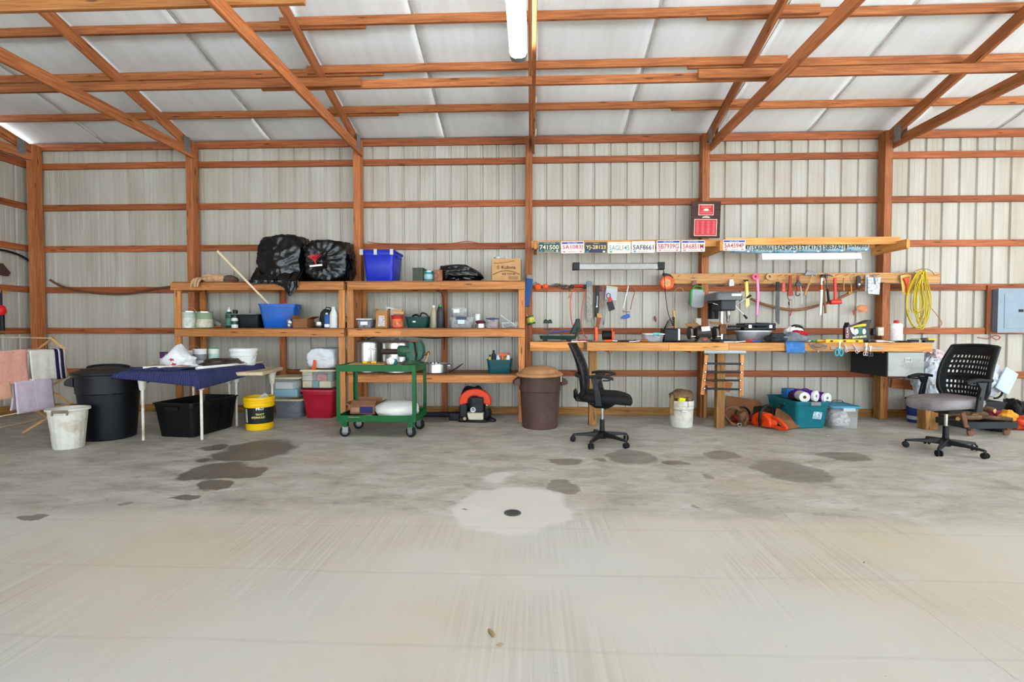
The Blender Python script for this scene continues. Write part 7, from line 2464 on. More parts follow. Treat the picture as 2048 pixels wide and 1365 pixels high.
# right half of the plank
t, o = hung('label_box', 'small white carton hanging above the drill press', 'box', 1463, 567)
obj('carton', outline([(1458, 560), (1466, 559), (1468, 572), (1458, 573)], HY, 0.03, o), mt('white_print_box', (214, 212, 208), 0.6, var=0.3, scale=50), t, smooth=0)
t, o = hung('folding_rule', 'yellow folding carpenter rule hanging on the plank', 'ruler', 1494, 590)
obj('rule_leaf', outline([(1489, 562), (1496, 561), (1498, 602), (1491, 603)], HY, 0.010, o), YELP, t, smooth=0)
obj('rule_leaf', outline([(1492, 563), (1495, 563), (1499, 611), (1493, 616), (1491, 612)], HY - 0.012, 0.008, o), mt('pale_yellow_rule', (238, 220, 130), 0.45, var=0.2, scale=40), t, smooth=0)
obj('clip', outline([(1488, 560), (1496, 559.5), (1496, 564), (1489, 564)], HY - 0.005, 0.02, o), BLK, t, smooth=0)


def ring_mesh(r0, r1, d, n=24):
    mb = MB().at(0, 0, 0, PI / 2, 0, 0)
    mb.loft([[(r_ * math.cos(2 * PI * i / n), r_ * math.sin(2 * PI * i / n), z) for i in range(n)] for r_, z in ((r0, -d / 2), (r1, -d / 2), (r1, d / 2), (r0, d / 2), (r0, -d / 2))], False, False)
    return mb


PKT = mt('pink_flagging', (242, 92, 138), 0.4, var=0.08)
PKT2 = mt('pink_flagging_tail', (248, 150, 200), 0.35, var=0.06)
t, o = hung('flagging_tape', 'roll of pink flagging tape with its tail hanging down', 'tape', 1510, 554)
obj('roll', ring_mesh(0.018, 0.043, 0.035), PKT, t, smooth=40)
strip(t, o, 'tail', [(1514, 552), (1516, 575), (1516, 600), (1514, 632)], 0.032, PKT2)
t, o = hung('masking_tape', 'roll of tan tape next to the pink flagging roll', 'tape', 1538, 554)
obj('roll', ring_mesh(0.018, 0.045, 0.035), mt('tan_tape', (200, 158, 108), 0.5), t, smooth=40)
strip(t, o, 'tail', [(1533, 560), (1530, 562), (1527, 563)], 0.018, mt('tan_tape', (200, 158, 108), 0.5))
t, o = hung('machete', 'dark machete hanging blade down on the plank', 'machete', 1555, 600)
obj('blade', outline([(1552, 580), (1559, 580), (1559, 645), (1557.5, 649.5), (1551, 643), (1550.5, 615)], HY, 0.005, o), mt('dark_blade', (70, 68, 68), 0.45, 0.6, var=0.2), t, smooth=0)
obj('handle', outline([(1552.5, 564), (1558.5, 564), (1559, 582), (1552, 582)], HY, 0.02, o), mt('black_grip', (44, 40, 40), 0.6), t, smooth=0, bevel=0.004)
obj('lanyard', MB().tube(path([(1556, 564), (1555, 556), (1556.5, 551)], HY, o), 0.003, 6), BRONZE, t)
t, o = hung('red_tag', 'red lockout tag hanging next to the machete', 'tag', 1567, 574)
obj('tag', outline([(1565, 565), (1570, 565), (1571, 585), (1564, 585)], HY, 0.006, o), mt('faded_red', (212, 84, 70), 0.5, var=0.2, scale=40), t, smooth=0, bevel=0.002)
obj('loop', MB().tube(path([(1566, 565), (1565.5, 560), (1568, 559), (1569, 565)], HY, o), 0.0025, 5), REDPL, t)
WR = mt('wrench_red', (150, 56, 40), 0.5, 0.2, var=0.2, scale=20)


def pipe_wrench(label, u, v0, v1, dark):
    t, o = hung('pipe_wrench', label, 'wrench', u, (v0 + v1) / 2)
    L = v1 - v0
    obj('handle', outline([(u - 2.3, v0), (u + 2.3, v0), (u + 3, v0 + L * 0.62), (u - 3.5, v0 + L * 0.62)], HY, 0.018, o), WR if not dark else mt('black_wrench_sleeve', (50, 44, 46), 0.5), t, smooth=0, bevel=0.004)
    obj('fixed_jaw', outline([(u - 5, v0 + L * 0.60), (u + 5, v0 + L * 0.62), (u + 5.5, v0 + L * 0.80), (u - 6, v0 + L * 0.82)], HY, 0.024, o), WR, t, smooth=0, bevel=0.004)
    obj('hook_jaw', outline([(u - 5, v0 + L * 0.84), (u + 5.5, v0 + L * 0.82), (u + 5.5, v0 + L * 0.95), (u + 2, v0 + L), (u - 3, v0 + L * 0.98), (u - 5.5, v0 + L * 0.9)], HY, 0.02, o), mt('worn_jaw_steel', (130, 118, 108), 0.45, 0.7), t, smooth=0, bevel=0.003)
    return t, o


pipe_wrench('red pipe wrench hanging next to the lockout tag', 1580.5, 551, 601, False)
t, o = hung('plumbing_wrench', 'red and black wrench with padded middle, right of the pipe wrench', 'wrench', 1596, 570)
obj('handle', outline([(1594, 551), (1598, 551), (1598, 583), (1594, 583)], HY, 0.014, o), WR, t, smooth=0)
obj('pad', outline([(1592, 566), (1596, 560), (1600, 565), (1603, 572), (1591, 573)], HY - 0.01, 0.03, o), mt('grey_pad', (76, 80, 84), 0.6, var=0.2), t, smooth=0, bevel=0.005)
obj('jaw', MB().tube(bezier(path([(1592, 583), (1592, 590), (1597, 592), (1600, 588)], HY, o), 5), 0.007, 6), DSTEEL, t)
strip(t, o, 'strap', [(1601, 573), (1603, 585), (1604, 600), (1603, 610)], 0.012, mt('silver_strap', (190, 190, 190), 0.4))
t, o = hung('hatchet', 'hatchet with grey head and pale wooden handle', 'hatchet', 1620, 570)
obj('head', outline([(1608, 551), (1614, 541), (1622, 543.5), (1634, 548.5), (1632, 552), (1622, 550), (1617, 551)], HY - 0.01, 0.026, o), mt('grey_axe_steel', (118, 118, 120), 0.4, 0.7, var=0.15), t, smooth=0, bevel=0.003)
obj('handle', MB().tube(path([(1625, 546), (1621, 560), (1614, 578), (1609, 591)], HY - 0.01, o), [0.013, 0.012, 0.014, 0.018], 10), HANDLE, t)
t, o = hung('chisel', 'white-shafted hammer handle hanging under the hatchet', 'hammer', 1642, 595)
obj('shaft', outline([(1641, 579), (1646, 579), (1642.5, 631), (1638, 631)], HY - 0.006, 0.02, o), mt('white_painted_handle', (226, 224, 222), 0.5), t, smooth=0, bevel=0.004)
obj('collar', outline([(1641, 570), (1646.5, 570), (1646, 580), (1640.5, 580)], HY - 0.006, 0.024, o), mt('copper_collar', (180, 84, 40), 0.4, 0.5), t, smooth=0, bevel=0.003)
obj('peen', outline([(1642, 555), (1646, 555), (1647, 570), (1641, 570)], HY - 0.006, 0.02, o), STEEL, t, smooth=0)
t, o = hung('ball_peen_hammer', 'hammer with a long brown wooden handle', 'hammer', 1648, 590, HY - 0.02)
obj('handle', MB().tube(path([(1647, 562), (1649, 595), (1651, 627)], HY - 0.02, o), [0.009, 0.011, 0.014], 10), mt('brown_hammer_handle', (134, 86, 50), 0.5, var=0.15), t)
obj('head', outline([(1640, 551), (1646, 549), (1655, 550), (1655, 556), (1641, 556)], HY - 0.02, 0.026, o), RUSTY, t, smooth=0, bevel=0.004)
t, o = hung('claw_hammer', 'claw hammer with a black rubber grip', 'hammer', 1655, 580, HY - 0.045)
obj('head', MB().tube(bezier(path([(1644, 551), (1650, 549.5), (1655, 550), (1660, 551), (1665, 553)], HY - 0.045, o), 4), [0.013] * 9 + [0.010] * 4 + [0.007] * 4, 10), DSTEEL, t)
obj('shaft', MB().tube(path([(1652, 551), (1655, 580)], HY - 0.045, o), 0.009, 8), DSTEEL, t)
obj('grip', MB().tube(path([(1655, 578), (1657.5, 605)], HY - 0.045, o), [0.013, 0.016], 10), RUB, t)
RM = mt('mallet_red', (222, 66, 50), 0.4, var=0.05)
t, o = hung('dead_blow_mallet', 'bright red dead-blow mallet hanging head down', 'mallet', 1670, 580)
obj('handle', outline([(1667, 556), (1672, 556), (1673, 600), (1668, 600)], HY - 0.01, 0.028, o), RM, t, smooth=0, bevel=0.006)
obj('head', MB().cyl(PY(1660.5, 605, HY - 0.01) - o, PY(1681.5, 604, HY - 0.01) - o, 0.031, n=18), RM, t, smooth=40)
t, o = hung('brass_tool', 'small brass nozzle hanging right of the red mallet', 'nozzle', 1687, 570)
obj('tube', MB().tube(path([(1688, 556), (1687.5, 568), (1687.5, 582)], HY, o), [0.011, 0.006, 0.009], 10), BRONZE, t)
t, o = hung('spike_hook', 'thin steel hook holding a brass fitting beside the black snips', 'hook', 1701, 570)
obj('hook', MB().tube(bezier(path([(1700, 553), (1701, 565), (1702, 580)], HY, o), 5), 0.003, 6), DSTEEL, t)
obj('fitting', MB().tube(path([(1702, 571), (1703, 588)], HY, o), [0.008, 0.011], 8), BRONZE, t)
t, o = hung('tin_snips', 'black-handled snips hanging folded on the plank', 'snips', 1717, 565)
obj('handles', outline([(1713, 553), (1717, 551), (1721, 554), (1722, 570), (1719, 576), (1714, 576), (1712, 568)], HY, 0.022, o), mt('black_snip', (48, 44, 40), 0.5, var=0.2), t, smooth=0, bevel=0.006)
obj('pivot', MB().at(0, -0.012, -0.03, PI / 2, 0, 0).lathe([(0, -0.006), (0.014, -0.006), (0.014, 0.006), (0, 0.006)], 12), STEEL, t)
t, o = hung('parts_bag', 'clear bag of parts clipped beside a grey card on the plank', 'bag', 1748, 572)
obj('grey_card', outline([(1731, 550), (1738, 549), (1738, 583), (1730, 583)], HY + 0.01, 0.006, o), mt('grey_card', (176, 178, 182), 0.6), t, smooth=0)
obj('clear_pouch', outline([(1735, 555), (1761, 555), (1758, 590), (1735, 588)], HY - 0.006, 0.02, o), mt('crinkled_pouch', (206, 206, 208), 0.2, var=0.6, scale=30, bump=0.5), t, smooth=0, bevel=0.006)
obj('clip', outline([(1746, 550), (1749, 550), (1752, 568), (1750, 570)], HY - 0.018, 0.012, o), GRYP, t, smooth=0)
t, o = hung('curved_handle', 'long curved brown scythe handle hanging across the wall', 'handle', 1600, 615, 6.88)
obj('pole', MB().tube(bezier(path([(1502, 598), (1525, 608), (1550, 615), (1580, 620), (1605, 619), (1635, 612), (1665, 603), (1695, 589), (1722, 575)], 6.88, o), 6), 0.019, 10), mt('scythe_brown', (140, 92, 58), 0.5, var=0.2), t)
obj('clamp', MB().at(*(PY(1698, 586, 6.87) - o)).lathe([(0.02, -0.02), (0.024, 0), (0.02, 0.02)], 12), BRONZE, t)
t, o = hung('wire_tags', 'orange dusty sponge and tag hanging on thin strings', 'sponge', 1722, 618, 6.86)
obj('sponge', bag_mesh(0.075, 0.03, 0.05, 4, 26, 16, 0.1, 0.25, 0.1), mt('orange_sponge', (222, 140, 100), 0.9, var=0.25, scale=24, bump=0.4), t, loc=(0.02, 0, -0.045))
obj('small_tag', outline([(1705, 621), (1709, 620), (1711, 628), (1707, 631)], 6.86, 0.006, o), mt('rust_tag', (160, 72, 50), 0.6), t, smooth=0)
for pts in ([(1721, 577), (1720, 592), (1722, 608)], [(1721, 577), (1726, 594), (1728, 606)], [(1706, 592), (1711, 610), (1718, 630), (1724, 645)], [(1706, 588), (1706, 605), (1707, 620)]):
    obj('string', MB().tube(bezier(path(pts, 6.86, o), 4), 0.0016, 4), mt('tan_flex', (196, 168, 130), 0.5), t)
t, o = hung('dangling_wires', 'thin black and red test leads hanging below the pipe wrench', 'wires', 1580, 612, 6.86)
obj('black_lead', MB().tube(bezier(path([(1583, 600), (1584, 612), (1583, 625)], 6.86, o), 4), 0.0016, 4), BLK, t)
obj('probe', MB().tube(path([(1577, 604), (1578, 611)], 6.86, o), 0.007, 6), BLK, t)
obj('red_probe', MB().tube(path([(1583, 623), (1580, 632)], 6.86, o), [0.005, 0.008], 6), REDPL, t)
t, o = hung('wall_clip', 'small red clip on the siding below the fish tape reel', 'clip', 1311, 640, 6.97)
obj('clip', outline([(1308, 634), (1310, 632), (1313, 640), (1312, 645), (1309, 640)], 6.97, 0.02, o), mt('dull_red_clip', (150, 40, 34), 0.5), t, smooth=0)

# extension cord and packet at the right end
t, o = hung('glove_packet', 'orange and yellow blister packet hanging left of the yellow cord', 'packet', 1812, 570)
t.rotation_euler = (0, R(-7), 0)
obj('card', outline([(1803, 550), (1824, 550), (1824, 589), (1803, 589)], HY + 0.01, 0.006, o), mt('yellow_card', (236, 190, 100), 0.5, var=0.3, scale=16), t, smooth=0)
obj('product', outline([(1808, 556), (1820, 554), (1816, 570), (1820, 582), (1810, 586), (1812, 572)], HY - 0.01, 0.03, o), mt('orange_red_product', (226, 84, 44), 0.45, var=0.2), t, smooth=0, bevel=0.008)
t, o = hung('cord_coil', 'coiled yellow extension cord hanging at the end of the plank', 'extension cord', 1845, 545, 6.72)
YC = mt('yellow_cord', (206, 178, 34), 0.45, var=0.1)
rnd = random.Random(5)
P = []
for i in range(13):
    w1 = rnd.uniform(6, 24)
    bt = rnd.uniform(620, 656)
    c = 1840 + rnd.uniform(-9, 9)
    y = 6.72 - rnd.uniform(0, 0.06)
    for (u, v) in ((1844 + rnd.uniform(-7, 7), 540 + rnd.uniform(0, 6)), (c - w1 * 0.7, 575), (c - w1, 615), (c - w1 * 0.4, bt), (c + w1 * 0.4, bt), (c + w1, 610), (c + w1 * 0.75, 575)):
        P.append(PY(u, v, y) - o)
obj('coil', MB().tube(bezier(P, 6), 0.0058, 7), YC, t)
obj('tie_wrap', MB().tube(bezier(path([(1826, 546), (1836, 540), (1850, 538), (1862, 542), (1869, 551)], 6.70, o), 5), 0.005, 6), mt('khaki_tie', (140, 116, 60), 0.6), t)
obj('plug_lead', MB().tube(bezier(path([(1856, 610), (1872, 628), (1883, 645), (1878, 653), (1850, 657), (1824, 656)], 6.72, o), 6), 0.005, 6), mt('brown_lead', (160, 110, 50), 0.5), t)

# ------------------------------------------------------------------ on the bench
Bz = BZ + 0.0005


def bspan(u0, u1, vt, Y):
    return span(u0, u1, vt, Y, Bz)


# gun-cleaning rest
GV = mt('rest_dark_green', (34, 52, 44), 0.5, var=0.15)
o = PY(1120, 682, 6.56)
o.z = Bz
t = thing('gun_rest', 'dark green gun cleaning vise with forked rest', 'vise', o)
obj('tray', MB().loft([MB().rrect(0.46, 0.16, 0.03, 0.028, x=-0.03), MB().rrect(0.50, 0.18, 0.03, 0.075, x=-0.03), MB().rrect(0.47, 0.15, 0.03, 0.075, x=-0.03), MB().rrect(0.44, 0.13, 0.03, 0.04, x=-0.03)]), GV, t, smooth=30)
for x in (-0.2, 0.12):
    obj('foot', MB().box(x, 0, 0.0, 0.06, 0.14, 0.032), BLK, t, smooth=0, bevel=0.006)
obj('rear_rest', outline([(1139, 668), (1150, 645), (1152, 638), (1160, 638), (1161, 662), (1152, 668)], 6.56, 0.10, o), GV, t, smooth=0, bevel=0.012)
obj('front_arm', MB().cyl((-0.165, 0, 0.07), (-0.165, 0, 0.24), 0.007), DSTEEL, t)
obj('fork_pad', outline([(1086, 647), (1088, 640), (1093, 639), (1096, 642), (1099, 639), (1103, 640), (1105, 647)], 6.56, 0.05, o), GV, t, smooth=0, bevel=0.008)
obj('fork_plate', MB().box(-0.165, 0, 0.155, 0.11, 0.05, 0.012), BLK, t, smooth=0)
obj('handle_tube', MB().tube(bezier(path([(1122, 679), (1140, 677), (1152, 670), (1156, 655)], 6.50, o), 5), 0.011, 8), GV, t)
obj('blue_tool', MB().cyl(PY(1100, 665, 6.52) - o, PY(1138, 661, 6.52) - o, 0.008), BLUEP, t)
# orange-black cord reel
o = PY(1208, 684, 6.40)
o.z = Bz
t = thing('cord_reel', 'orange and black cord reel lying on its side', 'reel', o)
obj('drum', MB().cyl((-0.02, 0, 0.085), (0.09, 0, 0.085), 0.06, n=24), RUB, t)
obj('flange', MB().cyl((0.09, 0, 0.085), (0.105, 0, 0.085), 0.085, n=28), ORNG, t)
obj('frame', outline([(1189, 655), (1194, 654), (1196, 683), (1189, 683)], 6.40, 0.10, o), ORNG, t, smooth=0, bevel=0.004)
obj('stand', MB().box(0.0, 0, 0.0, 0.30, 0.10, 0.014), GRYP, t, smooth=0, bevel=0.003)
obj('top_bar', MB().box(-0.06, 0, 0.165, 0.13, 0.09, 0.014), DSTEEL, t, smooth=0, bevel=0.003)
obj('tail_bracket', outline([(1223, 667), (1229, 664), (1227, 683), (1222, 683)], 6.40, 0.03, o), ORNG, t, smooth=0)
# loose hand tools
rnd = random.Random(3)


def loose(label, u, Y, kind, rz, c=None, name='hand_tool', z=Bz):
    t = thing(name, label, 'tool', (ux(u, Y, 680), Y, z), R(rz), 'loose tools on the bench')
    if kind == 'pliers':
        obj('jaw', MB().tube([(0.0, 0, 0.014), (0.07, 0.004, 0.014)], [0.012, 0.004], 8), DSTEEL, t)
        for s in (-1, 1):
            obj('grip', MB().tube(bezier([(0, 0, 0.014), (-0.05, s * 0.022, 0.014), (-0.13, s * 0.018, 0.014)], 4), 0.010, 8), c, t)
    elif kind == 'driver':
        obj('grip', MB().tube([(-0.11, 0, 0.017), (-0.10, 0, 0.017), (-0.03, 0, 0.017), (-0.01, 0, 0.017)], [0.010, 0.016, 0.015, 0.009], 10), c, t)
        obj('shaft', MB().cyl((-0.01, 0, 0.017), (0.12, 0, 0.006), 0.004, n=6), STEEL, t)
    elif kind == 'wrench':
        obj('wrench', MB().prism([(-0.12, -0.018), (-0.095, -0.02), (-0.085, -0.008), (0.08, -0.006), (0.095, -0.02), (0.12, -0.012), (0.105, 0), (0.12, 0.012), (0.095, 0.02), (0.08, 0.006), (-0.085, 0.008), (-0.095, 0.02), (-0.12, 0.018)], 0.008, 'z', 0.005), STEEL, t, smooth=0)
    elif kind == 'block':
        obj('block', MB().box(0, 0, 0, 0.12, 0.05, 0.03), c, t, smooth=0, bevel=0.006)
        obj('stripe', MB().box(0.0, 0, 0.005, 0.05, 0.052, 0.02), BLK, t, smooth=0)
    return t


loose('grey steel wrench lying left of the orange cord reel', 1160, 6.30, 'wrench', 12)
loose('red-handled pliers beside the orange cord reel', 1176, 6.36, 'pliers', -30, REDPL)
loose('long steel screwdriver with orange grip in front of the cord reel', 1226, 6.22, 'driver', 8, ORNG)
loose('black-gripped pliers between the reel and the clear box', 1256, 6.24, 'pliers', 15, BLK)
loose('grey putty knife block left of the clear box', 1268, 6.36, 'block', 5, GRYP)
loose('brown-handled screwdriver in front of the clear box', 1278, 6.18, 'driver', 170, mt('brown_handle', (160, 84, 40), 0.5))
t, cx, cw, ch = clear_box('plastic_box', 'small clear box with a teal latch on the bench', 1290, 1330, 667, 6.22, Bz, 0.17, CLEAR, WHT, None, (150, 156, 168))
obj('latch', MB().box(0.02, -0.09, ch * 0.82, 0.09, 0.02, ch * 0.24), mt('aqua_latch', (60, 190, 200), 0.4), t, smooth=0, bevel=0.004)
# radio
cx, cw, ch = bspan(1329, 1364, 658, 6.26)
t = thing('shop_radio', 'black bench radio with a white end panel', 'radio', (cx - 0.01, 6.36, Bz), R(10))
obj('case', MB().box(-0.015, 0, 0, cw * 0.86, 0.13, ch), BLK, t, smooth=0, bevel=0.015)
obj('end_panel', MB().box(cw * 0.42, 0, 0, 0.03, 0.135, ch), WHT, t, smooth=0, bevel=0.012)
mb = MB()
for i in range(9):
    mb.box(-0.02 + (i - 4) * 0.016, -0.0665, ch * 0.15, 0.006, 0.004, ch * 0.7)
obj('speaker_grille', mb, mt('grille_dark', (44, 46, 52), 0.6), t, smooth=0)
# bench grinder
o = PY(1405, 684, 6.36)
o.z = Bz
t = thing('bench_grinder', 'black bench grinder with tan card shields', 'grinder', o)
obj('motor', MB().tube([(-0.11, 0, 0.115), (-0.09, 0, 0.115), (0.09, 0, 0.115), (0.11, 0, 0.115)], [0.05, 0.075, 0.075, 0.05], 24), mt('grinder_black', (52, 48, 46), 0.45, var=0.2), t, smooth=40)
obj('pedestal', MB().loft([MB().rrect(0.20, 0.16, 0.02, 0), MB().rrect(0.17, 0.14, 0.02, 0.02), MB().rrect(0.10, 0.10, 0.02, 0.06)]), mt('grinder_base', (96, 84, 74), 0.5, var=0.2), t, smooth=30)
obj('switch', MB().box(0, -0.075, 0.02, 0.04, 0.01, 0.02), REDPL, t, smooth=0)
for s, z_ in ((-1, 0.22), (1, 0.24)):
    g = obj('wheel_guard', MB().tube([(s * 0.14, 0, 0.115), (s * 0.145, 0, 0.115), (s * 0.18, 0, 0.115), (s * 0.185, 0, 0.115)], [0.07, 0.085, 0.085, 0.07], 24), mt('grinder_black', (52, 48, 46), 0.45, var=0.2), t, smooth=40)
    obj('grinding_wheel', MB().cyl((s * 0.15, -0.012, 0.11), (s * 0.175, -0.012, 0.11), 0.08, n=24), mt('grit_grey', (120, 112, 104), 0.9), g)
    obj('tool_rest', MB().box(s * 0.16, -0.11, 0.07, 0.05, 0.05, 0.006), STEEL, g, smooth=0)
    obj('card_shield', MB().at(s * 0.15, -0.05, z_, R(20), R(6 * s), 0).box(0, 0, 0, 0.16, 0.10, 0.003), CARD, g, smooth=0)
obj('paper_note', MB().at(0.02, -0.072, 0.14, R(-15), R(-4), 0).box(0, 0, 0, 0.11, 0.003, 0.06), PAPER, t, smooth=0)
# drill press
o = PY(1446, 684, 6.45)
o.z = Bz
t = thing('drill_press', 'black bench drill press with silver column', 'drill press', o)
DP = mt('press_charcoal', (42, 44, 48), 0.4, var=0.1)
obj('base', MB().loft([MB().rrect(0.24, 0.34, 0.02, 0), MB().rrect(0.23, 0.33, 0.02, 0.025), MB().rrect(0.20, 0.30, 0.02, 0.03)]), DP, t, smooth=30)
obj('column', MB().cyl((0.0, 0.06, 0.02), (0, 0.06, 0.42), 0.028, n=20), STEEL, t)
obj('table', MB().loft([MB().rrect(0.26, 0.22, 0.02, 0.155, x=0.03, y=-0.03), MB().rrect(0.28, 0.24, 0.02, 0.165, x=0.03, y=-0.03), MB().rrect(0.28, 0.24, 0.02, 0.185, x=0.03, y=-0.03)]), DP, t, smooth=30)
obj('table_collar', MB().cyl((0, 0.06, 0.12), (0, 0.06, 0.2), 0.045, n=18), DP, t)
hd = obj('head', MB().loft([[(x, y, z) for x, y in ((-0.10, -0.18), (0.09, -0.18), (0.09, 0.14), (-0.10, 0.14))] for z in (0.40, 0.52)] + [[(x, y, 0.55) for x, y in ((-0.11, -0.19), (0.10, -0.19), (0.10, 0.16), (-0.11, 0.16))]]), DP, t, smooth=0, bevel=0.02)
obj('belt_cover', MB().loft([MB().rrect(0.34, 0.46, 0.06, 0.535, x=-0.01, y=0.0), MB().rrect(0.35, 0.47, 0.06, 0.58, x=-0.01), MB().rrect(0.33, 0.45, 0.06, 0.62, x=-0.01), MB().rrect(0.26, 0.40, 0.06, 0.64, x=-0.01)]), mt('cover_grey', (104, 104, 106), 0.4), hd, smooth=30)
obj('name_label', MB().at(0.07, -0.236, 0.583).box(0, 0, 0, 0.12, 0.004, 0.03), PAPER, hd, smooth=0)
obj('motor', MB().cyl((-0.06, 0.19, 0.30), (-0.06, 0.19, 0.52), 0.07, n=20), BLK, t)
obj('chuck', MB().lathe([(0.012, 0.25), (0.022, 0.28), (0.022, 0.32), (0.028, 0.33), (0.028, 0.37), (0.035, 0.4)], 18, 0.02, -0.10), STEEL, t)
for i, (dx, dz) in enumerate(((0.15, 0.10), (0.115, -0.13), (-0.12, 0.03))):
    h_ = obj('feed_lever', MB().cyl((0.10 if dx > 0 else -0.08, -0.12, 0.47), (0.10 + dx if dx > 0 else -0.08 + dx, -0.13, 0.47 + dz), 0.006), STEEL, t)
    e = Vector((dx, 0, dz)).normalized() * 0.05
    q_ = Vector((0.10 + dx if dx > 0 else -0.08 + dx, -0.13, 0.47 + dz))
    obj('lever_knob', MB().tube([q_ - e * 0.3, q_ + e], [0.010, 0.017], 10), BLK, h_)
obj('red_guard', MB().box(-0.06, -0.13, 0.10, 0.08, 0.05, 0.12), RUSTY, t, smooth=0, bevel=0.006)
obj('card_shim', MB().at(-0.05, -0.12, 0.225, 0, R(4), R(10)).box(0, 0, 0, 0.14, 0.12, 0.004), CARD, t, smooth=0)
obj('clamp_arm', MB().tube([(0.05, -0.02, 0.2), (0.2, -0.05, 0.205), (0.27, -0.06, 0.20)], 0.014, 8), DP, t)
# metal pan + black case
cx, cw, ch = bspan(1477, 1552, 661, 6.38)
t = thing('metal_pan', 'grey metal pan with white rim under the black case', 'pan', (cx, 6.50, Bz))
obj('pan_body', MB().lathe([(cw * 0.40, 0), (cw * 0.41, 0.005), (cw * 0.46, ch * 0.85), (cw * 0.45, ch * 0.85), (cw * 0.38, 0.01)], 36, sy=0.62), mt('galv_grey', (156, 156, 160), 0.45, 0.5, var=0.15), t, smooth=40)
obj('pan_rim', MB().lathe([(cw * 0.44, ch * 0.86), (cw * 0.50, ch * 0.87), (cw * 0.50, ch * 0.97), (cw * 0.44, ch)], 36, sy=0.62), WHT, t, smooth=40)
zc = Bz + ch + 0.001
cx, cw, ch2 = span(1488, 1552, 646, 6.38, zc)
t = thing('tool_case', 'black plastic drill case lying on the metal pan', 'case', (cx, 6.50, zc))
obj('lower_shell', MB().box(0, 0, 0, cw, 0.26, ch2 * 0.48), BLK, t, smooth=0, bevel=0.012)
obj('upper_shell', MB().box(0, 0, ch2 * 0.5, cw, 0.26, ch2 * 0.46), BLK, t, smooth=0, bevel=0.012)
obj('case_handle', MB().tube([(-0.06, -0.13, ch2 * 0.5), (-0.055, -0.165, ch2 * 0.5), (0.055, -0.165, ch2 * 0.5), (0.06, -0.13, ch2 * 0.5)], 0.010, 8), BLK, t)
for s in (-1, 1):
    obj('latch', MB().box(s * 0.13, -0.132, ch2 * 0.3, 0.035, 0.008, ch2 * 0.4), STEEL, t, smooth=0)
obj('grey_lid_strip', MB().box(0.08, 0, ch2 * 0.96, 0.12, 0.1, 0.008), GRYP, t, smooth=0)
# rags

def rag(label, u, Y, m, sx, sy, sz, seed, z=Bz, name='shop_rag'):
    t = thing(name, label, 'rag', (ux(u, Y, 680), Y, z), 0, 'rags on the bench')
    obj('cloth', bag_mesh(sx, sy, sz, seed, 44, 22, 0.3, 0.35, 0.35), m, t, smooth=70)
    return t


rag('dark grey rag bunched in front of the black case', 1556, 6.22, mt('charcoal_rag', (56, 56, 62), 0.9, var=0.3), 0.17, 0.11, 0.065, 31)
rag('pale grey striped cloth bunched at the bench edge', 1588, 6.18, mt('grey_cloth', (122, 126, 134), 0.9, var=0.3, scale=20), 0.17, 0.10, 0.075, 33)
rag('white cloth heaped behind the red cloth', 1585, 6.38, PAPER, 0.14, 0.09, 0.12, 35)
rag('bright red cloth on the heap of rags', 1598, 6.22, mt('red_cloth', (190, 26, 40), 0.85, var=0.15), 0.11, 0.07, 0.05, 37, Bz + 0.062)
o = PY(1590, 690, BF - 0.012)
t = thing('denim_rag', 'blue denim rag hanging over the bench front edge', 'rag', (o.x, 0, 0), 0, 'rags on the bench')
DEN = mt('denim', (66, 118, 178), 0.9, var=0.25, scale=18, bump=0.3)
mb = cloth_mesh([(BF + 0.16, BZ + 0.012), (BF + 0.02, BZ + 0.012), (BF - 0.018, BZ + 0.0), (BF - 0.022, BZ - 0.06), (BF - 0.026, BZ - 0.125)], 0.23, 22, 18, 0.010, 5)
obj('cloth', mb, DEN, t, smooth=70, solid=0.005)
# goggles strap
t = thing('safety_goggles', 'clear safety goggles with grey strap hanging over the bench edge', 'goggles', PY(1637, 690, BF - 0.03))
obj('strap', MB().tube(bezier([(-0.11, 0.04, 0.05), (-0.07, -0.0, -0.03), (0.0, -0.01, -0.06), (0.08, 0.0, -0.045), (0.11, 0.02, -0.01), (0.03, 0.03, 0.0)], 6), 0.007, 6), mt('grey_strap', (120, 128, 140), 0.6), t)
obj('lens', MB().ball((0.0, 0.02, -0.01), (0.07, 0.03, 0.032), 18, 10), mt('dusty_lens', (150, 120, 100), 0.2, alpha=0.7), t)
obj('vent_strip', MB().cyl((0.0, 0.0, -0.055), (0.0, 0.0, -0.095), 0.004), PAPER, t)
loose('steel tin snips heaped near the safety goggles', 1632, 6.30, 'pliers', 60, GRYP)
loose('steel open-ended wrench on the clutter behind the goggles', 1642, 6.42, 'wrench', 40)
loose('grey trowel block in front of the back ledger', 1655, 6.50, 'block', 0, GRYP)
loose('short screwdriver with yellow grip near the goggles', 1650, 6.20, 'driver', 10, YELP)
for u_, Y_, k_, r_, c_, nm_ in ((1612, 6.46, 'wrench', 20, None, 'steel combination wrench behind the red cloth'), (1664, 6.34, 'pliers', 140, REDPL, 'red-gripped pliers left of the printed bag'), (1675, 6.46, 'driver', 20, BLUEP, 'blue-gripped screwdriver behind the yellow level'),
                                (1742, 6.36, 'block', 8, DSTEEL, 'dark steel clamp block right of the printed bag'), (1465, 6.16, 'wrench', 6, None, 'long steel wrench in front of the drill press'), (1490, 6.14, 'driver', 176, REDPL, 'red-gripped screwdriver in front of the metal pan'),
                                (1522, 6.16, 'pliers', 8, BLUEP, 'blue-gripped pliers in front of the metal pan'), (1372, 6.22, 'pliers', 30, BLK, 'black pliers beside the bench grinder'), (1620, 6.24, 'driver', 150, GRNP, 'green-gripped screwdriver beside the goggles')):
    loose(nm_, u_, Y_, k_, r_, c_)
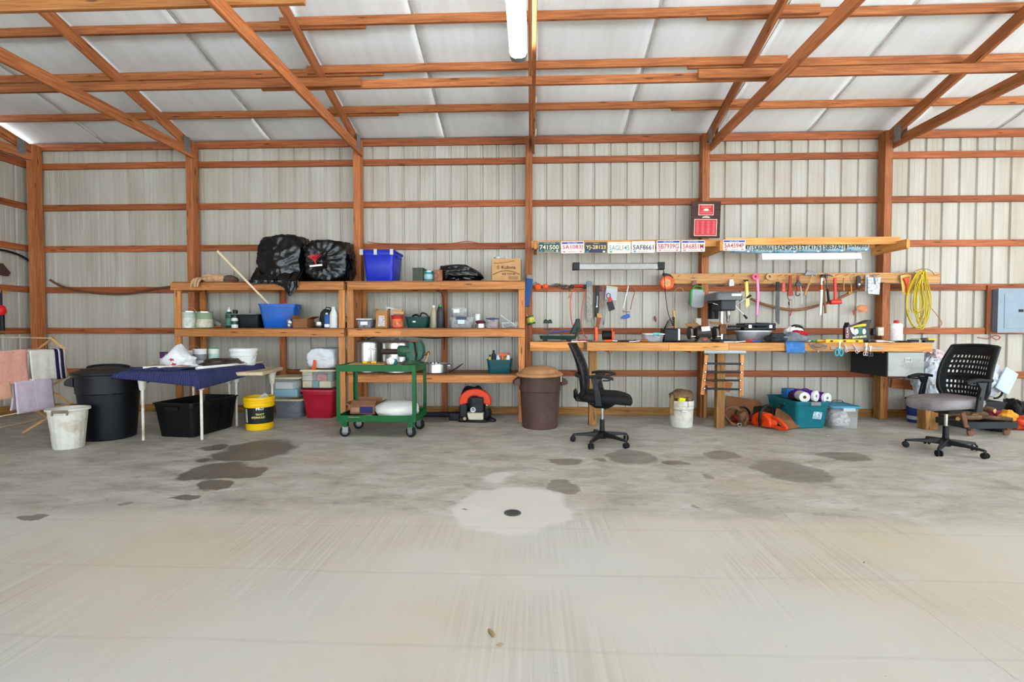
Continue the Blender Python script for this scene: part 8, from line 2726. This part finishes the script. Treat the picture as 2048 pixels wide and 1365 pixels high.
# stapler-like black saw handle
o = PY(1592, 684, 6.55)
o.z = Bz
t = thing('hand_saw', 'black looped saw handle standing behind the rags', 'saw', o)
obj('handle', MB().tube(bezier([(-0.10, 0, 0.16), (-0.03, 0, 0.205), (0.06, 0, 0.19), (0.09, 0, 0.13), (0.09, 0, 0.07)], 6), 0.02, 10), BLK, t)
obj('blade', MB().box(-0.02, 0, 0.0, 0.24, 0.004, 0.10), STEEL, t, smooth=0)
# yellow level and snack bag
t = thing('spirit_level', 'yellow spirit level lying along the bench edge', 'level', (ux(1688, 6.12, 682), 6.12, Bz), R(2))
obj('beam', MB().box(0, 0, 0, 0.46, 0.024, 0.038), YELP, t, smooth=0, bevel=0.003)
for x in (-0.16, 0.0, 0.15):
    obj('vial', MB().box(x, 0, 0.008, 0.035, 0.026, 0.02), BLK, t, smooth=0)
o = PY(1714, 684, 6.38)
o.z = Bz
t = thing('respirator_packet', 'torn black packet picturing a green respirator on the bench', 'packet', o)
vb = 682.5


def disc(u, v, ru, rv, Y, d):
    return outline([(u + ru * math.cos(a * PI / 10), v + rv * math.sin(a * PI / 10)) for a in range(20)], Y, d, o)


pk = obj('packet_shell', outline([(1690, 655), (1693.5, 645), (1696.5, 650.5), (1703, 651.5), (1715, 647.5), (1724, 643.5), (1732, 640.5), (1738, 640.5), (1736, 648), (1734, 655), (1735, 668), (1734, vb), (1689, vb)], 6.38, 0.09, o), mt('glossy_black_print', (26, 20, 18), 0.3, var=0.4, scale=14), t, smooth=0, bevel=0.006)
obj('yellow_band', outline([(1704, 653.5), (1714, 650.5), (1726, 648), (1733, 648), (1731, 653), (1720, 653.5), (1708, 655)], 6.332, 0.006, o), YELP, pk, smooth=0)
obj('white_panel', outline([(1700, 655), (1706, 655), (1710, 665), (1712, 672), (1704, 667), (1701, 660)], 6.332, 0.006, o), PAPER, pk, smooth=0)
obj('green_print', disc(1720, 662, 7.5, 8, 6.331, 0.006), mt('leaf_green_print', (40, 100, 72), 0.4, var=0.3, scale=20), pk, smooth=0)
for u_, ru_ in ((1712.5, 4.3), (1728, 3.6)):
    obj('pale_disc', disc(u_, 663.5, ru_, 5.8, 6.327, 0.008), mt('pale_aqua_print', (204, 224, 228), 0.4), pk, smooth=0)
obj('lower_print', outline([(1704, 674), (1732, 671), (1733, 675), (1705, 678)], 6.332, 0.005, o), mt('white_green_specks', (190, 190, 150), 0.5, var=0.6, scale=60), pk, smooth=0)
obj('maroon_side', outline([(1690, 656), (1699.5, 654), (1700.5, vb - 1), (1690, vb - 1)], 6.332, 0.006, o), mt('maroon_pack', (96, 24, 28), 0.3, var=0.2), pk, smooth=0)
text('lettering', 'CLAM', 0.13, 0.026, WHITE_INK, pk, PY(1695, 666, 6.3275) - o, (PI / 2, R(-88), 0))
# white bottle with red cap
cx, cw, ch = bspan(1785, 1810, 641, 6.38)
t = bottle('oil_bottle', 'white bottle with red cap and printed label on the bench', (cx, 6.42, Bz), [(cw * 0.48, 0), (cw * 0.5, 0.006), (cw * 0.5, ch * 0.78), (cw * 0.45, ch * 0.84), (cw * 0.2, ch * 0.88)], WHT, REDPL, [(cw * 0.2, ch * 0.86), (cw * 0.2, ch * 0.96), (cw * 0.15, ch)], ((cw * 0.5, ch * 0.12), (cw * 0.5, ch * 0.62)), mt('text_label', (222, 206, 206), 0.5, var=0.25, scale=60), sy=0.6)
loose('coil of dark wire in front of the white bottle', 1795, 6.16, 'pliers', 175, BLK)
loose('long black tool bar right of the white bottle', 1826, 6.40, 'block', 0, BLK)
loose('white-handled screwdriver lying on the bench right end', 1770, 6.14, 'driver', 3, WHT)
loose('yellow-banded black tool on the bench end', 1856, 6.24, 'block', 4, BLK)
t = thing('shears', 'black-handled garden shears lying at the bench end', 'shears', (ux(1848, 6.3, 676), 6.34, Bz + 0.032), R(5))
obj('blade', MB().prism([(-0.14, -0.012), (0.0, -0.02), (0.0, 0.02), (-0.14, 0.004)], 0.006, 'z', 0.01), BLK, t, smooth=0)
obj('handle', MB().tube([(0, 0, 0.01), (0.10, 0.02, 0.012)], 0.012, 8), BLK, t)
obj('yellow_grip', MB().tube([(0.06, -0.02, 0.0), (0.16, -0.02, 0.0)], 0.015, 8), YELP, t)

# magnetic bar with scissors on the bench front
mg = thing('magnetic_tool_bar', 'grey magnetic bar on the bench front holding scissors', 'tool bar', PY(1713, 696, BF - 0.004))
obj('bar', MB().box(0, 0, -0.022, 0.62, 0.012, 0.036), mt('dull_bar', (150, 138, 124), 0.5, 0.5, var=0.2), mg, smooth=0, bevel=0.002)
SCY = BF - 0.022


def scissors(label, u, v, L, m, blade, rz=0, s=1.0):
    o = PY(u, v, SCY)
    t = thing('scissors', label, 'scissors', o, 0, 'scissors on the magnetic bar', rot=(0, R(rz), 0))
    for k in (-1, 1):
        obj('blade', MB().prism([(k * 0.002, 0.0), (k * 0.010, 0.0), (-k * 0.006, L * 0.45), (-k * 0.012, L * 0.45)], 0.003, 'y', k * 0.002), blade, t, smooth=0)
        obj('finger_ring', MB().tube([(k * 0.020 * s + 0.015 * s * math.cos(a), k * 0.003, -L * 0.26 + 0.028 * s * math.sin(a)) for a in [2 * PI * i / 16 for i in range(16)]], 0.005 * s, 6, closed=True), m, t)
        obj('shank', MB().cyl((k * 0.004, k * 0.002, 0.0), (k * 0.012 * s, k * 0.003, -L * 0.17), 0.005 * s), m, t)
    return t


scissors('scissors with turquoise handles on the magnetic bar', 1679, 697, 0.21, mt('turquoise_handle', (60, 176, 196), 0.4), STEEL, 4, 1.35)
PKH = mt('pale_pink_steel', (220, 190, 194), 0.4)
scissors('small pink-toned scissors next to the turquoise pair', 1692, 696, 0.13, PKH, PKH, -20, 0.7)
scissors('slanted pink-toned scissors in the middle of the bar', 1712, 697, 0.15, PKH, PKH, -32, 0.8)
scissors('long pink-handled scissors hanging near the drawer box', 1732, 700, 0.19, PKH, STEEL, 4, 0.8)
scissors('dark-ringed scissors at the right end of the bar', 1741, 703, 0.15, DSTEEL, STEEL, 0, 0.85)

# ------------------------------------------------------------------ file drawer slung under the bench end
x0_ = ux(1776, 6.06, 730)
x1_ = ux(1850, 6.06, 730)
za, zb_ = PY(1810, 704, 6.06).z, PY(1810, 755, 6.06).z
za = min(za, BZ - 0.108)
t = thing('file_drawer', 'grey steel file drawer slung under the bench end', 'drawer', ((x0_ + x1_) / 2, 6.06, zb_))
FG = mt('file_grey_steel', (142, 142, 140), 0.4, 0.35, var=0.15, scale=5, dirt=(110, 108, 104))
obj('carcass', MB().box(0, 0.36, 0, x1_ - x0_, 0.66, za - zb_), mt('file_dark_side', (40, 40, 44), 0.5), t, smooth=0, bevel=0.004)
df = obj('drawer_front', MB().box(0, 0.015, 0.006, x1_ - x0_ - 0.01, 0.02, za - zb_ - 0.012), FG, t, smooth=0, bevel=0.005)
hz = (za - zb_) * 0.68
mb = MB()
for a, b, c, d_ in ((0.0, 0.022, 0.075, 0.006), (0.0, -0.022, 0.075, 0.006)):
    mb.box(a + 0.02, 0.002, hz + b - 0.003, c, 0.006, d_)
for s in (-1, 1):
    mb.box(0.02 + s * 0.0355, 0.002, hz - 0.022, 0.006, 0.006, 0.046)
obj('label_holder', mb, WHT, df, smooth=0)

# ------------------------------------------------------------------ right corner
# breaker panel
p0, p1 = PY(1998, 577, 6.86), PY(2052, 666, 6.86)
bpn = thing('breaker_panel', 'grey electrical breaker panel on the back wall at right', 'electrical panel', ((p0.x + p1.x) / 2, 6.86, (p0.z + p1.z) / 2))
w, h = p1.x - p0.x, p0.z - p1.z
PGR = mt('panel_grey', (136, 150, 162), 0.45, 0.1, var=0.05)
obj('enclosure', MB().box(0, 0.05, -h / 2 + 0.008, w - 0.02, 0.094, h - 0.016), PGR, bpn, smooth=0)
obj('cover', MB().box(0, -0.002, -h / 2, w + 0.02, 0.006, h), PGR, bpn, smooth=0, bevel=0.002)
dr_ = obj('door', MB().box(0.02, -0.007, -h * 0.40, w * 0.72, 0.006, h * 0.78), PGR, bpn, smooth=0, bevel=0.002)
obj('door_latch', MB().box(0.10, -0.012, -0.02, 0.06, 0.006, 0.035), BLK, dr_, smooth=0)
wr_pts = [PY(u, v, 6.94) for u, v in ((1955, 675), (1975, 678), (1990, 671), (2000, 675), (1994, 680), (1985, 676))]
tag(obj('red_wire', MB().tube(bezier(wr_pts, 6), 0.006, 6), mt('dull_red_wire', (176, 62, 54), 0.5)), 'red wire looped along the girt below the breaker panel', 'wire')
board('panel_backer', (p0.x - 0.05, 6.955, p0.z + 0.05), (p0.x - 0.05, 6.955, p1.z - 0.02), 0.05, 0.03, GIRT, wb, side=(1, 0, 0))

# translucent bags of packing foam
FILM = mt('packing_film', (214, 218, 226), 0.2, var=0.1, scale=14, bump=0.6, bscale=22, alpha=0.86)
t = thing('packing_bag', 'bulging clear bag of white packing foam behind the chair', 'bag', (ux(1872, 6.45, 740), 6.50, 0.30))
obj('bag_film', bag_mesh(0.25, 0.22, 0.34, 51, 60, 40, 0.2, 0.15, 0.1, gather=(-0.2, -0.3, 1)), FILM, t, smooth=50)
obj('knot', bag_mesh(0.10, 0.08, 0.07, 52, 30, 18, 0.35, 0.3, 0.1), mt('pinkish_film', (214, 190, 190), 0.25, var=0.4, scale=24), t, loc=(-0.02, -0.06, 0.55))
t = thing('packing_bag', 'second clear bag of foam peeking out right of the chair back', 'bag', (ux(1968, 6.55, 740), 6.58, 0.34))
obj('bag_film', bag_mesh(0.24, 0.2, 0.26, 57, 56, 36, 0.2, 0.12, 0.1), FILM, t, smooth=50)
mb = MB().at(0.12, -0.2, 0.22, 0, R(28), R(8))
mb.box(0, 0, -0.13, 0.2, 0.02, 0.3)
obj('foam_board', mb, mt('blue_white_foam', (196, 212, 232), 0.5, var=0.12), t, smooth=0, bevel=0.006)
t = thing('support_crate', 'dark plastic crate under the packing bags behind the chair', 'crate', (ux(1915, 6.55, 800), 6.60, 0.0))
obj('crate_body', tub_mesh(0.95, 0.42, 0.30, 0.92, 0.03), mt('dark_crate', (40, 40, 44), 0.6), t)
obj('crate_lid', lid_mesh(0.95, 0.42, 0.295, 0.02, 0.04, 0.006), mt('dark_crate', (40, 40, 44), 0.6), t)
# post stub
st = PZ(1855, 860, 0)
tag(board('post_stub', (ux(1855, 6.18, 840), 6.18, 0), (ux(1855, 6.18, 840), 6.18, 0.27), 0.155, 0.13, TREATED, side=(1, 0, 0)), 'short upright stub of square treated post under the chair', 'wood block')
# dolly with firewood
dl = thing('furniture_dolly', 'low black wooden dolly on casters loaded with rough wood', 'dolly', (ux(1945, 5.98, 860), 6.02, 0), R(6))
obj('deck_frame', MB().box(0, -0.24, 0.09, 0.62, 0.06, 0.07), mt('dolly_black', (40, 46, 48), 0.6), dl, smooth=0, bevel=0.005)
obj('deck_frame', MB().box(0, 0.24, 0.09, 0.62, 0.06, 0.07), mt('dolly_black', (40, 46, 48), 0.6), dl, smooth=0, bevel=0.005)
for x in (-0.28, 0.28):
    obj('cross_piece', MB().box(x, 0, 0.09, 0.06, 0.42, 0.07), mt('dolly_black', (40, 46, 48), 0.6), dl, smooth=0, bevel=0.005)
    for y in (-0.22, 0.22):
        obj('caster', MB().at(x * 0.8, y, 0.042, PI / 2, 0, 0).lathe([(0, -0.018), (0.03, -0.018), (0.042, -0.01), (0.042, 0.01), (0.03, 0.018), (0, 0.018)], 18), mt('brown_wheel', (120, 84, 66), 0.6), dl)
        obj('caster_plate', MB().box(x * 0.8, y, 0.06, 0.05, 0.05, 0.03), RUSTY, dl, smooth=0)
BARK = mt('bark_wood', (110, 84, 60), 0.85, var=0.45, scale=14, bump=0.8, bscale=40)
rnd = random.Random(11)
for i, (x, y, z, rz, ry, L, r, nm) in enumerate(((-0.12, -0.14, 0.16, 20, -8, 0.42, 0.035, 'crooked driftwood branch at the front of the dolly'), (0.14, -0.12, 0.16, -25, 12, 0.36, 0.03, 'thin branch lying right on the dolly'), (0.02, 0.06, 0.16, 5, 5, 0.46, 0.045, 'thick gnarled log in the middle of the dolly'),
                                             (0.16, 0.12, 0.165, 50, -10, 0.34, 0.04, 'knotty log at the back right of the dolly'), (-0.16, 0.12, 0.165, -40, 6, 0.30, 0.04, 'stubby log at the back left of the dolly'), (0.10, 0.02, 0.25, -70, 18, 0.34, 0.035, 'forked branch on top of the wood pile'), (-0.02, 0.05, 0.27, 30, -20, 0.32, 0.03, 'slim stick on top of the wood pile'))):
    pts = [(L * (k / 5 - 0.5), 0.03 * noise.noise(Vector((k * 0.7, i, 0))), 0.03 * noise.noise(Vector((k * 0.7, i, 5))) + r) for k in range(6)]
    rr = [r * (0.75 + 0.4 * abs(noise.noise(Vector((k * 0.9, i * 2, 3))))) for k in range(6)]
    w = dl.location + Vector((x, y, z))
    tt = thing('firewood_log', nm, 'log', w, R(rz), 'wood on the dolly')
    obj('log', MB().tube(bezier(pts, 3), sum([[a_] * 3 for a_ in rr[:-1]], []) + [rr[-1]], 10), BARK, tt, smooth=60)
    for s in (0, 1):
        e = Vector(pts[-1 if s else 0])
        obj('cut_end', MB().cyl(e, e + Vector((0.004 if s else -0.004, 0, 0)), rr[-1 if s else 0] * 0.92, n=10), HANDLE, tt)
tag(board('wedge_board', PY(1925, 826, 5.78), PY(1933, 856, 5.72), 0.05, 0.02, PLY, side=(1, 0, 0)), 'short tan wedge of board leaning on the dolly front', 'board')
# blue cooler-like jug behind the stub
t = thing('blue_jug', 'blue and white bucket behind the post stub', 'bucket', (ux(1836, 6.6, 830), 6.62, 0))
obj('body', MB().lathe([(0.10, 0), (0.105, 0.01), (0.115, 0.22), (0.12, 0.225), (0.118, 0.26), (0.11, 0.26), (0.1, 0.02)], 28), mt('navy_pail', (44, 62, 130), 0.4), t)
obj('label', MB().lathe([(0.1065, 0.04), (0.1125, 0.17), (0.112, 0.17), (0.106, 0.04), (0.1065, 0.04)], 28), mt('pale_label', (190, 194, 206), 0.5, var=0.2, scale=30), t)
# heap of bags at the frame edge
for i, (u, Y, sx, sy, sz, c, nm, z) in enumerate(((2005, 6.35, 0.22, 0.2, 0.10, (30, 32, 46), 'dark navy jacket heaped on the floor at right', 0), (2040, 6.2, 0.16, 0.14, 0.10, (206, 66, 34), 'orange-red bag on the floor at the right edge', 0), (2012, 6.18, 0.12, 0.10, 0.08, (222, 150, 40), 'yellow-orange strap bundle in the heap at right', 0.10),
                                               (2030, 6.62, 0.30, 0.16, 0.17, (16, 16, 18), 'black bag behind the heap of gear at right', 0), (1990, 6.24, 0.09, 0.08, 0.06, (150, 36, 60), 'crimson cord bundle in the heap at right', 0.12), (1992, 6.06, 0.13, 0.10, 0.06, (44, 46, 52), 'dark grey pouch at the front of the heap', 0))):
    t = thing('gear_bag', nm, 'bag', (ux(u, Y, 850), Y, z), R(20 * i), 'heap of gear at the right edge')
    obj('fabric', bag_mesh(sx, sy, sz, 60 + i, 40, 22, 0.22, 0.3, 0.3), mt('gear_%d_%d' % (c[0], c[1]), c, 0.6, var=0.25, scale=14, bump=0.3), t, smooth=60)
pts = [PY(u, v, 6.5) for u, v in ((1992, 768), (2002, 775), (2004, 788), (1996, 796), (1988, 797))]
tag(obj('black_hose_loop', MB().tube(bezier(pts, 6), 0.012, 8), RUB), 'black hose loop behind the right-hand chair', 'hose')
# ------------------------------------------------------------------ ceiling strip lights
def strip_light(x, y0, y1, z, label):
    t = thing('ceiling_strip_light', label, 'light', (x, (y0 + y1) / 2, z), 0, 'ceiling strip lights')
    L = y1 - y0
    poly = [(-0.07, 0.045), (-0.074, 0.01), (-0.06, -0.022), (-0.03, -0.036), (0.03, -0.036), (0.06, -0.022), (0.074, 0.01), (0.07, 0.045)]
    mb = MB()
    mb.prism(poly, L - 0.13, 'y')
    q = NT('lit_diffuser') if 'lit_diffuser' not in bpy.data.materials else None
    if q:
        q.b.inputs['Base Color'].default_value = (0.9, 0.9, 0.9, 1)
        nz = q.noise(q.objvec(), 2, 1)
        q.l(q.ramp(nz, [(0, (0.94, 0.97, 1, 1)), (1, (1, 1, 1, 1))]), q.b.inputs['Emission Color'])
        q.b.inputs['Emission Strength'].default_value = LED_STRENGTH
    m = bpy.data.materials['lit_diffuser']
    obj('diffuser', mb, m, t, smooth=50)
    for s in (-1, 1):
        mb = MB()
        mb.prism([(a * 1.03, b * 1.04) for a, b in poly], 0.065, 'y', s * (L / 2 - 0.0325))
        obj('end_cap', mb, mt('grey_end_cap', (112, 116, 124), 0.5), t, smooth=50)
    mb = MB().box(0, 0, 0.045, 0.11, L - 0.02, 0.018)
    obj('mounting_pan', mb, mt('white_enamel', (225, 225, 225), 0.4), t, smooth=0)
    return t


# hung under the tie beams
strip_light(-0.115, 3.06, 4.32, 3.625, 'lit white strip light hanging under the roof beams at top of picture')
